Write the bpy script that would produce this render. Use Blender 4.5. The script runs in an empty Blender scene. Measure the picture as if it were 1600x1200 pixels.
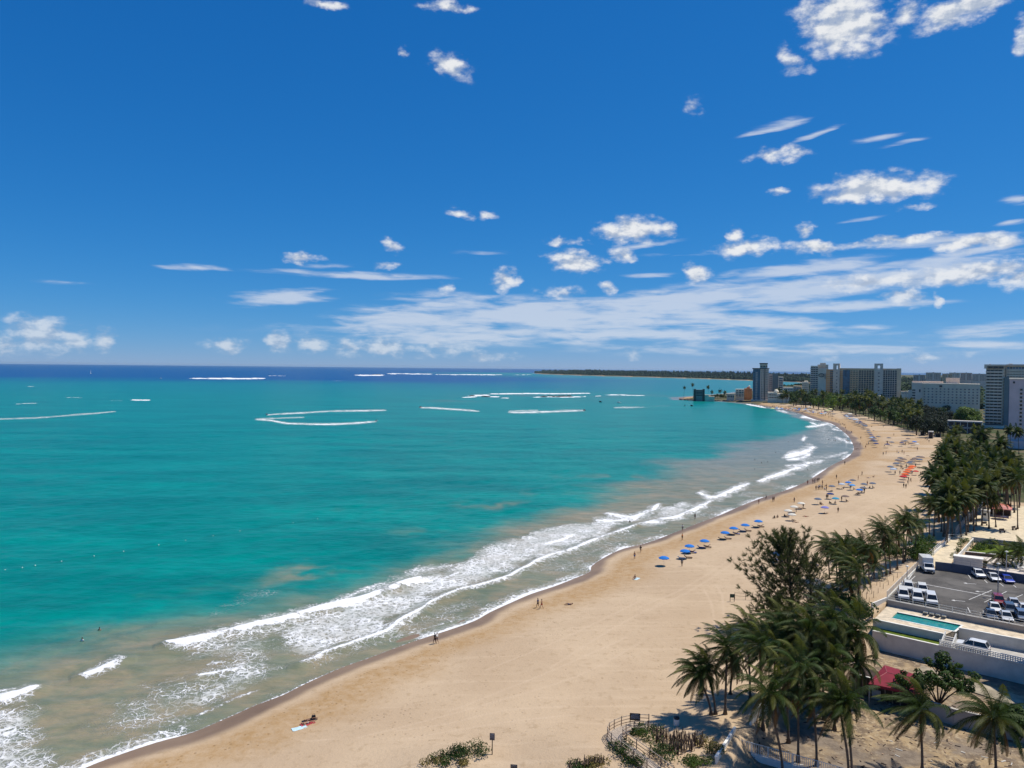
import bpy, math, random
import numpy as np
from mathutils import Vector, Matrix, Euler, noise as mnoise
HAZE = 1.7e-5
rng = random.Random(7)
npr = np.random.RandomState(7)
sc = bpy.context.scene
COL = sc.collection
# ------------------------------------------------------------------ camera
FPX, CH = 1156.0, 45.0
PITCH, ROLL = math.atan(25.0 / FPX), math.radians(0.573)
Fv = np.array([0, math.cos(PITCH), -math.sin(PITCH)])
R0 = np.array([1.0, 0, 0]); U0 = np.array([0, math.sin(PITCH), math.cos(PITCH)])
Rv = R0 * math.cos(ROLL) + U0 * math.sin(ROLL)
Uv = U0 * math.cos(ROLL) - R0 * math.sin(ROLL)
cam = bpy.data.cameras.new('camera'); cam.sensor_width = 36.0; cam.lens = 36.0 * FPX / 1600.0
cam.clip_start = 0.5; cam.clip_end = 90000
co = bpy.data.objects.new('camera', cam); COL.objects.link(co)
M = Matrix.Identity(4)
for i in range(3):
    M[i][0], M[i][1], M[i][2] = Rv[i], Uv[i], -Fv[i]
M[2][3] = CH
co.matrix_world = M
sc.camera = co
# ------------------------------------------------------------------ sun, world, exposure
SUN_EL = math.radians(62); SUN_AZ = math.atan2(0.955, 0.295)     # azimuth from +Y towards +X
sdir = Vector((math.sin(SUN_AZ) * math.cos(SUN_EL), math.cos(SUN_AZ) * math.cos(SUN_EL), math.sin(SUN_EL)))
sl = bpy.data.lights.new('sun', 'SUN'); sl.energy = 4.8; sl.angle = math.radians(0.5); sl.color = (1.0, 0.94, 0.84)
so = bpy.data.objects.new('sun', sl); COL.objects.link(so)
so.rotation_euler = sdir.to_track_quat('Z', 'Y').to_euler()
sc.view_settings.view_transform = 'Standard'; sc.view_settings.look = 'None'
sc.view_settings.exposure = 0.0; sc.view_settings.gamma = 1.0; sc.view_settings.use_curve_mapping = False
sc.cycles.use_denoising = True
sc.cycles.max_bounces = 6; sc.cycles.diffuse_bounces = 2; sc.cycles.glossy_bounces = 2
sc.cycles.transmission_bounces = 3; sc.cycles.transparent_max_bounces = 6; sc.cycles.volume_bounces = 0
sc.cycles.caustics_reflective = False; sc.cycles.caustics_refractive = False

def nd(nt, typ, ins=None, out=0, **props):
    n = nt.nodes.new(typ)
    for k, v in props.items():
        setattr(n, k, v)
    for k, v in (ins or {}).items():
        s = n.inputs[k]
        if isinstance(v, bpy.types.NodeSocket): nt.links.new(v, s)
        elif isinstance(v, bpy.types.Node): nt.links.new(v.outputs[0], s)
        else: s.default_value = v
    return n.outputs[out] if out is not None else n
def mth(nt, op, a, b=None, c=None, clamp=False):
    ins = {0: a}
    if b is not None: ins[1] = b
    if c is not None: ins[2] = c
    return nd(nt, 'ShaderNodeMath', ins, operation=op, use_clamp=clamp)
def mixc(nt, f, a, b, blend='MIX'):
    n = nt.nodes.new('ShaderNodeMix'); n.data_type = 'RGBA'; n.blend_type = blend
    for s, v in ((n.inputs[0], f), (n.inputs[6], a), (n.inputs[7], b)):
        if isinstance(v, bpy.types.NodeSocket): nt.links.new(v, s)
        else: s.default_value = v if not isinstance(v, tuple) else (tuple(v) + (1,))[:4]
    return n.outputs[2]
def rmp(nt, f, lo, hi, a=0.0, b=1.0, smooth=True):
    return nd(nt, 'ShaderNodeMapRange', {0: f, 1: lo, 2: hi, 3: a, 4: b}, interpolation_type='SMOOTHSTEP' if smooth else 'LINEAR')
def nois(nt, vec, scale, detail=4, rough=0.55, dist=0.0, out=0):
    return nd(nt, 'ShaderNodeTexNoise', {'Vector': vec, 'Scale': scale, 'Detail': detail, 'Roughness': rough, 'Distortion': dist}, out=out)

def ray(px, py):
    return Fv + Rv * ((px - 800) / FPX) + Uv * ((600 - py) / FPX)
def azel(px, py):
    d = ray(px, py); d = d / np.linalg.norm(d)
    return math.atan2(d[0], d[1]), math.asin(d[2])
def proj(p):
    d = np.array([p[0], p[1], p[2] - CH]); w = d @ Fv
    return 800 + FPX * (d @ Rv) / w, 600 - FPX * (d @ Uv) / w
def horizon(px): return 575 + (px - 800) * math.tan(ROLL)

W = bpy.data.worlds.new('World'); sc.world = W; W.use_nodes = True
nt = W.node_tree; nt.nodes.clear()
sky = nt.nodes.new('ShaderNodeTexSky'); sky.sky_type = 'NISHITA'; sky.sun_disc = False
sky.sun_elevation = SUN_EL; sky.sun_rotation = SUN_AZ
sky.altitude = 2000; sky.air_density = 1.0; sky.dust_density = 0.0; sky.ozone_density = 6.0
ss = nd(nt, 'ShaderNodeSeparateXYZ', {0: sky.outputs[0]}, out=None)        # the camera's colour response, the same all over the sky
def chan(i, p, k):
    return nd(nt, 'ShaderNodeMath', {0: nd(nt, 'ShaderNodeMath', {0: nd(nt, 'ShaderNodeMath', {0: ss.outputs[i], 1: .1}, operation='MULTIPLY'), 1: p}, operation='POWER'), 1: k * 10}, operation='MULTIPLY')
hs = nd(nt, 'ShaderNodeCombineXYZ', {0: chan(0, 1.6, .52), 1: chan(1, .76, .525), 2: chan(2, .55, .80)})
tc = nd(nt, 'ShaderNodeTexCoord', out=0)
dn = nd(nt, 'ShaderNodeVectorMath', {0: tc}, operation='NORMALIZE')
sx = nd(nt, 'ShaderNodeSeparateXYZ', {0: dn}, out=None)
az = mth(nt, 'ARCTAN2', sx.outputs[0], sx.outputs[1]); el = mth(nt, 'ARCSINE', sx.outputs[2])
ae = nd(nt, 'ShaderNodeCombineXYZ', {0: az, 1: el, 2: 0.0})
def vop(op, a, b=None, c=None):
    ins = {0: a}
    if b is not None: ins[1] = b
    if c is not None: ins[2] = c
    return nd(nt, 'ShaderNodeVectorMath', ins, operation=op)
# px, py, rx, ry (photo pixels), rot degrees, weight
CUM = [(60,524,72,36,0,1),(120,528,26,22,0,.8),(166,528,24,22,0,.9),(15,535,40,20,0,.8),(62,508,26,20,0,.8),
 (352,540,40,12,0,.65),(440,538,28,18,0,.85),(485,535,34,16,0,.95),(540,542,26,16,0,.75),(602,540,50,20,0,.95),(690,545,60,14,0,.55),(760,556,60,9,0,.5),
 (470,405,38,10,0,.7),(612,386,20,12,10,.6),(604,418,22,8,0,.6),(705,103,42,22,20,1),(680,95,16,14,0,.5),(631,80,8,9,0,.55),(505,5,45,9,0,.8),(700,8,45,10,0,.7),
 (720,334,24,10,8,.75),(760,337,18,7,0,.5),(985,360,58,26,0,1.15),(1040,362,22,14,0,.7),(900,409,50,20,5,1.1),(972,398,26,14,5,.9),
 (790,438,24,22,-20,1.1),(698,450,16,12,0,.7),(948,447,18,11,10,.8),(870,378,20,9,0,.6),(905,376,30,6,0,.5),(872,456,44,12,0,.55),
 (1090,428,26,20,0,1.15),(1148,368,18,14,30,.95),(1165,388,58,16,-4,.95),(1256,358,12,16,20,.8),(1272,386,50,12,4,1),(1290,388,22,12,15,.9),
 (1320,42,78,54,8,1.3),(1310,10,80,26,0,1),(1415,20,34,26,0,.9),(1510,10,95,30,-10,1.25),(1600,55,22,36,0,.9),(1240,95,26,16,35,.6),(1222,80,8,18,0,.5),(1245,108,26,14,10,.5),
 (1375,292,110,28,-1,1.25),(1330,300,70,18,0,1),(1215,242,55,13,0,.75),(1220,299,22,8,0,.6),(1430,325,34,8,-8,.6),(1412,464,40,16,5,1.05),(1465,467,9,12,0,.8),
 (1520,380,90,16,-2,1),(1400,376,120,9,-2,.8),(1510,428,150,20,-3,1),(1600,430,70,26,0,1),(1360,440,90,15,-4,.9),(1086,168,18,16,0,.45),(990,552,14,10,0,.5),(1495,553,34,12,0,.6),(1440,560,60,8,0,.5),(1290,558,20,8,0,.5)]
CIR = [(306,419,58,7,0,.95),(440,464,100,15,-3,.95),(560,430,170,6,-2,.7),(500,415,60,5,0,.3),(660,500,170,34,-3,.9),(750,480,150,22,3,.75),(880,495,300,34,-1,1.1),(1060,470,220,26,-3,1.15),(1150,500,200,14,3,1),
 (720,524,190,22,0,.9),(950,522,240,13,0,.9),(1240,455,190,22,-3,1.1),(1400,430,230,22,-4,1.1),(1300,478,190,10,0,1.1),(1240,422,150,14,-3,1),
 (1213,199,62,5,-10,.75),(1268,209,48,6.5,-14,.85),(1380,213,48,5,-6,.6),(1405,224,42,5,-6,.6),(1450,378,150,11,0,1),(1510,395,110,9,-8,.9),
 (1340,344,40,5,-4,.6),(1580,312,28,7,0,.6),(1590,348,30,6,-5,.7),(1000,385,60,5,-10,.7),(1060,398,60,4,0,.4),(1550,515,120,14,-3,.7),(1350,512,80,8,0,.5),
 (1020,432,40,5,0,.5),(900,520,500,22,0,.7),(1200,545,420,14,0,.45),(1540,540,160,10,0,.5),(100,440,60,4,0,.3),(760,395,40,4,0,.35),(1230,190,70,5,-8,.4)]
rr = random.Random(3)
def acc(lst, warp, extra):
    f = None
    L = []
    for (x, y, a, b, r, w) in lst:
        c = azel(x, y); ex = azel(x + 20, y); ey = azel(x, y - 20)
        su = math.hypot(ex[0] - c[0], ex[1] - c[1]) / 20; sv = (ey[1] - c[1]) / 20
        L.append((c[0], c[1], a * su, b * sv, -math.radians(r), w))
    for k in range(extra):                                   # the sky goes on round the rest of the horizon
        a_ = rr.choice([-1, 1]) * rr.uniform(0.72, 3.1)
        L.append((a_, rr.uniform(0.03, 0.7), rr.uniform(.03, .14) * (1 if lst is CUM else 2), rr.uniform(.01, .035), 0, rr.uniform(.7, 1.1)))
    L.sort(key=lambda e: round(math.degrees(e[4]) / 5))
    rot = None; wr = warp
    for i_, (cx, cy, a, b, r, w) in enumerate(L):
        q = math.radians(round(math.degrees(r) / 5) * 5)
        if q != rot:
            rot = q; wr = warp if abs(q) < .01 else nd(nt, 'ShaderNodeVectorRotate', {0: warp, 'Angle': -q}, rotation_type='Z_AXIS')
        elif i_ % 8 == 0: wr = vop('MULTIPLY_ADD', f, (1e-9, 1e-9, 1e-9), wr)   # keeps the shader evaluating in order
        x_ = cx * math.cos(q) + cy * math.sin(q); y_ = -cx * math.sin(q) + cy * math.cos(q)
        m = vop('MULTIPLY_ADD', wr, (.93 / a, .93 / b, 0), (-x_ * .93 / a, -y_ * .93 / b, 0))
        ln = nd(nt, 'ShaderNodeVectorMath', {0: m}, operation='LENGTH', out='Value')
        v = mth(nt, 'MULTIPLY_ADD', ln, -w, w)
        f = v if f is None else mth(nt, 'MAXIMUM', f, v)
    return f
st = vop('MULTIPLY', ae, (1, 1.7, 1))
wn = nois(nt, st, 22, 6, 0.62, 0, out=1)
wv = vop('MULTIPLY_ADD', vop('SUBTRACT', wn, (.5, .5, .5)), (.034, .026, 0), ae)
fc = acc(CUM, wv, 10)
n1 = nois(nt, st, 40, 7, 0.555, 0.0)
dc = mth(nt, 'MULTIPLY_ADD', mth(nt, 'SUBTRACT', n1, 0.47), 2.1, fc)
dc = mth(nt, 'MULTIPLY', rmp(nt, dc, 0.0, 0.95), rmp(nt, fc, -0.12, 0.15))
st2 = vop('MULTIPLY', ae, (1, 6.5, 1))
wn2 = nois(nt, st2, 7, 4, 0.5, 0, out=1)
wv2 = vop('MULTIPLY_ADD', vop('SUBTRACT', wn2, (.5, .5, .5)), (.06, .012, 0), ae)
fi = acc(CIR, wv2, 6)
n2 = nois(nt, st2, 15, 7, 0.58, 0.3)
di = mth(nt, 'MULTIPLY_ADD', mth(nt, 'SUBTRACT', n2, 0.45), 2.5, fi)
di = mth(nt, 'MULTIPLY', mth(nt, 'MULTIPLY', rmp(nt, di, 0.0, 1.0), rmp(nt, fi, -0.1, 0.3)), 0.72)
# self-shading of the heaps: lower-left parts greyer
nsh = nois(nt, vop('ADD', st, (-.006, .014, 0)), 40, 6, 0.555, 0.0)
sh = rmp(nt, mth(nt, 'SUBTRACT', n1, nsh), -0.16, 0.14)
ccol = mixc(nt, sh, (4.4, 5.1, 6.3), (8.6, 8.7, 8.8))
lowf = rmp(nt, el, 0.0, 0.16, 0.55, 1.0)
ccol = mixc(nt, lowf, hs, ccol)
c1 = mixc(nt, di, hs, (6.6, 7.2, 8.2))
c2 = mixc(nt, mth(nt, 'MULTIPLY', dc, 0.95), c1, ccol)
bg = nd(nt, 'ShaderNodeBackground', {0: c2, 1: 0.1}, out=0)
wo = nt.nodes.new('ShaderNodeOutputWorld'); nt.links.new(bg, wo.inputs[0])
W.cycles.sampling_method = 'MANUAL'; W.cycles.sample_map_resolution = 512

# ------------------------------------------------------------------ helpers
def tag(o, label=None, cat=None, group=None, kind=None):
    if label: o['label'] = label
    if cat: o['category'] = cat
    if group: o['group'] = group
    if kind: o['kind'] = kind
    return o
def thing(name, label, cat, loc=(0, 0, 0), rz=0.0, group=None):
    o = bpy.data.objects.new(name, None); COL.objects.link(o)
    o.location = loc; o.rotation_euler = (0, 0, rz); o.empty_display_size = .3
    return tag(o, label, cat, group)
def link(name, me, parent=None, loc=(0, 0, 0), rot=(0, 0, 0), scale=(1, 1, 1)):
    o = bpy.data.objects.new(name, me); COL.objects.link(o)
    if parent is not None: o.parent = parent
    o.location = loc; o.rotation_euler = rot; o.scale = scale
    return o
def copy_thing(t, loc, rz=0.0, label=None, scale=None, group=None, cat=None):
    def rec(o, par):
        c = o.copy(); COL.objects.link(c); c.parent = par
        for ch in o.children: rec(ch, c)
        return c
    c = rec(t, None); c.location = loc; c.rotation_euler = (t.rotation_euler[0], t.rotation_euler[1], rz)
    if scale: c.scale = scale if not isinstance(scale, (int, float)) else (scale,) * 3
    tag(c, label, cat, group)
    return c
def kids(t, acc=None):
    acc = [] if acc is None else acc
    for c in t.children: acc.append(c); kids(c, acc)
    return acc

class MB:
    def __init__(s): s.v = []; s.f = []; s.m = []; s.sm = []
    def add(s, vs, fs, mi=0, smooth=False):
        b = len(s.v); s.v.extend([tuple(map(float, p)) for p in vs])
        for f in fs: s.f.append(tuple(b + i for i in f)); s.m.append(mi); s.sm.append(smooth)
        return s
    def box(s, c, d, mi=0, rz=0.0, taper=1.0):
        cx, cy, cz = c; dx, dy, dz = d[0] / 2, d[1] / 2, d[2] / 2; P = []
        for z, t in ((-dz, 1.0), (dz, taper)):
            for x, y in ((-dx, -dy), (dx, -dy), (dx, dy), (-dx, dy)):
                x *= t; y *= t
                P.append((cx + x * math.cos(rz) - y * math.sin(rz), cy + x * math.sin(rz) + y * math.cos(rz), cz + z))
        return s.add(P, [(3, 2, 1, 0), (4, 5, 6, 7), (0, 1, 5, 4), (1, 2, 6, 5), (2, 3, 7, 6), (3, 0, 4, 7)], mi)
    def tube(s, pts, rad, n=6, mi=0, cap=True, smooth=True):
        pts = [Vector(p) for p in pts]; R = rad if hasattr(rad, '__len__') else [rad] * len(pts)
        V = []
        for i, p in enumerate(pts):
            t = (pts[min(i + 1, len(pts) - 1)] - pts[max(i - 1, 0)]).normalized()
            a = t.orthogonal().normalized() if i == 0 else (a - t * a.dot(t)).normalized()
            b = t.cross(a)
            for k in range(n):
                q = 2 * math.pi * k / n
                V.append(p + (a * math.cos(q) + b * math.sin(q)) * R[i])
        F = [(i * n + k, i * n + (k + 1) % n, (i + 1) * n + (k + 1) % n, (i + 1) * n + k) for i in range(len(pts) - 1) for k in range(n)]
        if cap: F += [tuple(range(n - 1, -1, -1)), tuple((len(pts) - 1) * n + k for k in range(n))]
        return s.add(V, F, mi, smooth)
    def bar(s, a, b, w, h=None, mi=0):
        return s.tube([a, b], w / 2 * 1.25, 4, mi, True, False)
    def lathe(s, prof, n=12, mi=0, c=(0, 0, 0), smooth=True, sx=1, sy=1):
        V = [(c[0] + r * math.cos(2 * math.pi * k / n) * sx, c[1] + r * math.sin(2 * math.pi * k / n) * sy, c[2] + z) for r, z in prof for k in range(n)]
        F = [(i * n + k, i * n + (k + 1) % n, (i + 1) * n + (k + 1) % n, (i + 1) * n + k) for i in range(len(prof) - 1) for k in range(n)]
        F += [tuple(range(n - 1, -1, -1)), tuple((len(prof) - 1) * n + k for k in range(n))]
        return s.add(V, F, mi, smooth)
    def prism(s, poly, z0, z1, mi=0):
        n = len(poly)
        zz0 = z0 if hasattr(z0, '__len__') else [z0] * n; zz1 = z1 if hasattr(z1, '__len__') else [z1] * n
        V = [(p[0], p[1], zz0[i]) for i, p in enumerate(poly)] + [(p[0], p[1], zz1[i]) for i, p in enumerate(poly)]
        F = [tuple(range(n - 1, -1, -1)), tuple(range(n, 2 * n))] + [(i, (i + 1) % n, n + (i + 1) % n, n + i) for i in range(n)]
        return s.add(V, F, mi)
    def mesh(s, name, mats):
        me = bpy.data.meshes.new(name); me.from_pydata(s.v, [], s.f)
        for m in (mats if isinstance(mats, (list, tuple)) else [mats]): me.materials.append(m)
        me.polygons.foreach_set('material_index', s.m); me.polygons.foreach_set('use_smooth', s.sm)
        me.update(); return me
    def obj(s, name, mats, parent=None, **k): return link(name, s.mesh(name, mats), parent, **k)

def mat(name, col, rough=0.7, spec=0.4, metal=0.0, var=0.12, scale=1.5, bump=0.0, bscale=8.0, coat=0.0, objrand=0.0, trans=0.0, space='obj'):
    m = bpy.data.materials.new(name); m.use_nodes = True; t = m.node_tree
    b = t.nodes['Principled BSDF']
    b.inputs['Roughness'].default_value = rough; b.inputs['Specular IOR Level'].default_value = spec
    b.inputs['Metallic'].default_value = metal; b.inputs['Coat Weight'].default_value = coat
    if space == 'obj': v = nd(t, 'ShaderNodeTexCoord', out=3)
    else: v = nd(t, 'ShaderNodeNewGeometry', out=0)
    c = (tuple(col) + (1,))[:4]
    if var > 0:
        n = nois(t, v, scale, 5, 0.6)
        f = rmp(t, n, 0.3, 0.7, 1 - var, 1 + var)
        if objrand > 0:
            oi = nd(t, 'ShaderNodeObjectInfo', out='Random')
            f = mth(t, 'MULTIPLY', f, rmp(t, oi, 0, 1, 1 - objrand, 1 + objrand, False))
        g = nd(t, 'ShaderNodeCombineXYZ', {0: f, 1: f, 2: f})
        cc = mixc(t, 1.0, c, g, 'MULTIPLY'); t.links.new(cc, b.inputs['Base Color'])
    else: b.inputs['Base Color'].default_value = c
    if bump > 0:
        n = nois(t, v, bscale, 5, 0.6)
        bn = nd(t, 'ShaderNodeBump', {'Strength': bump, 'Height': n, 'Distance': 0.05}); t.links.new(bn, b.inputs['Normal'])
    if trans > 0:
        tr = nd(t, 'ShaderNodeBsdfTranslucent', {0: (c[0] * 1.6, c[1] * 1.6, c[2] * .8, 1)})
        mx = nd(t, 'ShaderNodeMixShader', {0: trans, 1: b.outputs[0], 2: tr})
        t.links.new(mx, t.nodes['Material Output'].inputs[0])
    return m
def setcol(m, col): m.node_tree.nodes['Principled BSDF'].inputs['Base Color'].default_value = (tuple(col) + (1,))[:4]
# ------------------------------------------------------------------ shore and terrain
def g0(px, py, z=0.0):
    d = ray(px, py); t = (z - CH) / d[2]
    return np.array([d[0] * t, d[1] * t])
def crom(P, k=6):
    P = [np.array(p, float) for p in P]; out = []
    for i in range(len(P) - 1):
        a, b, c, d = P[max(i - 1, 0)], P[i], P[i + 1], P[min(i + 2, len(P) - 1)]
        for j in range(k):
            t = j / k
            out.append(0.5 * ((2 * b) + (-a + c) * t + (2 * a - 5 * b + 4 * c - d) * t * t + (-a + 3 * b - 3 * c + d) * t ** 3))
    out.append(P[-1]); return out
SH = [(20,1262),(80,1226),(135,1199),(185,1180),(245,1160),(300,1145),(355,1122),(400,1102),(440,1087),(470,1072),(500,1058),(540,1041),(575,1029),(612,1015),
 (650,1001),(700,985),(742,970),(765,957),(800,941),(830,928),(864,917),(900,903),(922,893),(925,884),(950,868),(975,857),(1012,848),(1060,830),(1090,818),
 (1125,805),(1150,794),(1182,781),(1225,767),(1255,755),(1279,741),(1300,727),(1325,714),(1334,702),(1331,690),(1325,681),(1313,671),(1299,662),(1272,655),
 (1248,646),(1220,639),(1195,635),(1172,631)]
near = [g0(*p) for p in crom(SH, 3)]
BK = [(1150,628.5),(1110,626),(1085,625.5),(1062,624.5),(1060,621.5),(1090,619),(1140,615),(1190,608),(1240,604),(1262,601),(1255,597.5),(1225,596.5),(1170,594.8),(1100,592.3),(1040,590.5),(1000,589.4),(925,587.4),(880,586.0),(845,584.6),(834,583.4)]
far = [g0(*p) for p in BK]
cape = [g0(845, 581.2), g0(1000, 582.8), g0(1300, 585.6), np.array([9000, 12000.]), np.array([40000, 22000.])]
poly = np.array([np.array([-60, -400.]), np.array([-95, -40.])] + near + far + cape + [np.array([60000, -20000.]), np.array([0, -20000.])])
SA, SB = poly, np.roll(poly, -1, axis=0)
def sdist(X, Y):
    """signed distance to the waterline, positive on land"""
    sh = X.shape; x = X.ravel(); y = Y.ravel(); out = np.full(x.shape, 1e12); ins = np.zeros(x.shape, bool)
    for a, b in zip(SA, SB):
        dx, dy = b - a; L = dx * dx + dy * dy + 1e-9
        t = np.clip(((x - a[0]) * dx + (y - a[1]) * dy) / L, 0, 1)
        out = np.minimum(out, (x - a[0] - t * dx) ** 2 + (y - a[1] - t * dy) ** 2)
        c = (a[1] > y) != (b[1] > y)
        if abs(dy) > 1e-9: ins ^= c & (x < a[0] + (y - a[1]) / dy * dx)
    return (np.where(ins, 1, -1) * np.sqrt(out)).reshape(sh)
def pdist(X, Y, P, soft=False):
    x = X.ravel(); y = Y.ravel(); out = np.full(x.shape, 1e12)
    for a, b in zip(P[:-1], P[1:]):
        dx, dy = b - a; L = dx * dx + dy * dy + 1e-9
        t = np.clip(((x - a[0]) * dx + (y - a[1]) * dy) / L, 0, 1)
        out = np.minimum(out, (x - a[0] - t * dx) ** 2 + (y - a[1] - t * dy) ** 2)
    return np.sqrt(out).reshape(X.shape)
def inpoly(X, Y, P):
    x = X.ravel(); y = Y.ravel(); ins = np.zeros(x.shape, bool)
    for a, b in zip(P, np.roll(P, -1, axis=0)):
        c = (a[1] > y) != (b[1] > y); dy = b[1] - a[1]
        if abs(dy) > 1e-9: ins ^= c & (x < a[0] + (y - a[1]) / dy * (b[0] - a[0]))
    return ins.reshape(X.shape)
def sst(x, a, b):
    t = np.clip((x - a) / (b - a), 0, 1); return t * t * (3 - 2 * t)
# cheap value noise on arrays
TAB = npr.rand(256, 256)
def vn(X, Y, sc_=1.0, off=0):
    x = X / sc_ + off * 17.3; y = Y / sc_ + off * 9.1
    xi = np.floor(x).astype(int); yi = np.floor(y).astype(int); fx = x - xi; fy = y - yi
    fx = fx * fx * (3 - 2 * fx); fy = fy * fy * (3 - 2 * fy)
    A = TAB[xi & 255, yi & 255]; B = TAB[(xi + 1) & 255, yi & 255]; C = TAB[xi & 255, (yi + 1) & 255]; D = TAB[(xi + 1) & 255, (yi + 1) & 255]
    return (A * (1 - fx) + B * fx) * (1 - fy) + (C * (1 - fx) + D * fx) * fy
def fbm(X, Y, sc_, o=4, off=0):
    s = 0; a = 1; n = 0
    for i in range(o): s = s + a * vn(X, Y, sc_ / 2 ** i, off + i * 3); n += a; a *= .5
    return s / n
def zland(s, x, y):
    s = np.asarray(s, float)
    z = np.where(s < 0, np.maximum(0.07 * s, -4), 2.1 * (1 - np.exp(-np.maximum(s, 0) / 20)))
    d = fbm(np.asarray(x, float), np.asarray(y, float), 9, 3)
    z = z + (d - .5) * .22 * sst(s, 6, 25)
    # dune behind the boardwalk
    for (cx, cy, r, h) in DUNES:
        z = z + h * np.exp(-(((x - cx) ** 2 + (y - cy) ** 2) / r ** 2))
    z = z * (1 - LVL(x, y, PKP, 14)) + 4.25 * LVL(x, y, PKP, 14)
    m_ = LVL(x, y, YARD, 3.0, True); z = z * (1 - m_) + (.6 + .25 * (d - .5)) * m_
    m_ = LVL(x, y, PIT, .6, True); z = z * (1 - m_) + .5 * m_
    # the land of the bay rises towards the inner shore
    z = z + 9 * sst(np.asarray(y, float), 3800, 5200) * sst(s, 60, 400)
    return z
def LVL(x, y, Pg, w, inside=False):
    x = np.atleast_1d(np.asarray(x, float)); y = np.atleast_1d(np.asarray(y, float)); out = np.zeros(x.shape)
    lo, hi = Pg.min(0) - w, Pg.max(0) + w; b_ = (x > lo[0]) & (x < hi[0]) & (y > lo[1]) & (y < hi[1])
    if b_.any():
        i = inpoly(x[b_], y[b_], Pg); dd = pdist(x[b_], y[b_], np.vstack([Pg, Pg[:1]]))
        out[b_] = sst(dd, 0, w) * i if inside else np.where(i, 1, 1 - sst(dd, 0, w))
    return out
PKP = np.array([g0(*p, 4.4) for p in [(1385,940),(1440,879),(1490,835),(1530,800),(1640,790),(1800,900),(1800,1010),(1600,988),(1490,966)]])
YARD = np.array([g0(*p, .6) for p in [(1128,1230),(1148,1180),(1172,1160),(1206,1122),(1245,1085),(1330,1040),(1362,1002),(1380,997),(1500,1024),(1600,1046),(1760,1080),(1900,1250),(1500,1400),(1200,1400)]])
PIT = np.array([g0(*p, 3.4) for p in [(1362,964),(1387,949),(1487,969),(1600,992),(1760,1026),(1800,1110),(1600,1060),(1376,1008)]])
DUNES = []
for (px, py, r, h) in [(680,1195,5,.9),(735,1185,3,.7),(820,1190,6,.5),(900,1185,5,.6),(960,1190,5,.8),(1060,1185,6,.8),(1120,1150,5,.9),(880,1175,7,.4),(1150,1115,4,.8)]:
    c = g0(px, py, 2); DUNES.append((c[0], c[1], r, h))
def zat(x, y):
    return float(zland(sdist(np.array([x]), np.array([y])), np.array([x]), np.array([y]))[0])
def G(px, py, z=None, lift=0.0):
    """the point of the ground seen at photo pixel (px, py)"""
    if z is not None:
        p = g0(px, py, z); return Vector((p[0], p[1], z))
    zz = 1.5
    for _ in range(5):
        p = g0(px, py, zz); zz = max(zat(p[0], p[1]), 0.0)
    return Vector((p[0], p[1], zz + lift))
def hgt(px, py0, py1, base=None):
    """height of something standing at (px, py0) that reaches up to py1"""
    b = base or G(px, py0); d = ray(px, py1); t = b[1] / d[1]
    return CH + d[2] * t - b[2]

def polar(azs, dys):
    A, D = np.meshgrid(azs, dys, indexing='ij')
    dist = CH / (D / FPX)
    return dist * np.sin(A), dist * np.cos(A)
azs = np.radians(np.concatenate([np.linspace(-85, -41, 16, endpoint=False), np.linspace(-41, 41, 860), np.linspace(41, 85, 17)[1:]]))
dys = np.concatenate([[1.2, 1.8, 2.4, 3.2, 4.2, 5.4, 6.7], np.linspace(8, 130, 190), np.linspace(130, 760, 400)[1:], np.linspace(760, 3000, 30)[1:]])
def sheet(name, X, Y, Z, keep, attrs, material):
    n, m = X.shape
    idx = np.arange(n * m).reshape(n, m)
    a = idx[:-1, :-1]; b = idx[1:, :-1]; c = idx[1:, 1:]; d = idx[:-1, 1:]
    k = keep[:-1, :-1] | keep[1:, :-1] | keep[1:, 1:] | keep[:-1, 1:]
    F = np.stack([a[k], d[k], c[k], b[k]], 1)
    used = np.unique(F); re = np.full(n * m, -1); re[used] = np.arange(len(used)); F = re[F]
    V = np.stack([X.ravel()[used], Y.ravel()[used], Z.ravel()[used]], 1)
    me = bpy.data.meshes.new(name); me.vertices.add(len(V)); me.vertices.foreach_set('co', V.ravel())
    me.loops.add(F.size); me.polygons.add(len(F)); me.loops.foreach_set('vertex_index', F.ravel())
    me.polygons.foreach_set('loop_start', np.arange(0, F.size, 4)); me.polygons.foreach_set('loop_total', np.full(len(F), 4))
    me.polygons.foreach_set('use_smooth', np.ones(len(F), bool))
    for nm, arr in attrs.items():
        at = me.color_attributes.new(nm, 'FLOAT_COLOR', 'POINT')
        at.data.foreach_set('color', np.stack([q.ravel()[used] for q in arr], 1).astype(np.float32).ravel())
    me.update(); me.validate(); me.materials.append(material)
    return link(name, me)

X, Y = polar(azs, dys); S = sdist(X, Y); D = np.hypot(X, Y)
PXL = D * D / (CH * FPX)           # metres per photo pixel along the view
# ---- sea
_dx, _dy, _dz = X, Y, -CH
_w = _dx * Fv[0] + _dy * Fv[1] + _dz * Fv[2]
PX = 800 + FPX * (_dx * Rv[0] + _dy * Rv[1] + _dz * Rv[2]) / _w
PY = 600 - FPX * (_dx * Uv[0] + _dy * Uv[1] + _dz * Uv[2]) / _w
_bad = _w < 5
PX[_bad] = -9e3; PY[_bad] = 9e3
del _dx, _dy, _w
def P(pts, k=4): return np.array([g0(*p) for p in crom(pts, k)])
foam = np.zeros_like(X); lace = np.zeros_like(X); crest = np.zeros_like(X)
FARW = sst(D, 300, 900)
UW = (fbm(X, Y, 5, 4, 5) * 1.5 + .25) * (1 - FARW) + FARW * (fbm(X, Y, 40, 4, 5) * 1.9 + .1)
UW2 = fbm(X, Y, 3, 3, 51)
NZ = (fbm(X, Y, 7, 4, 2) - .5) * 9
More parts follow.
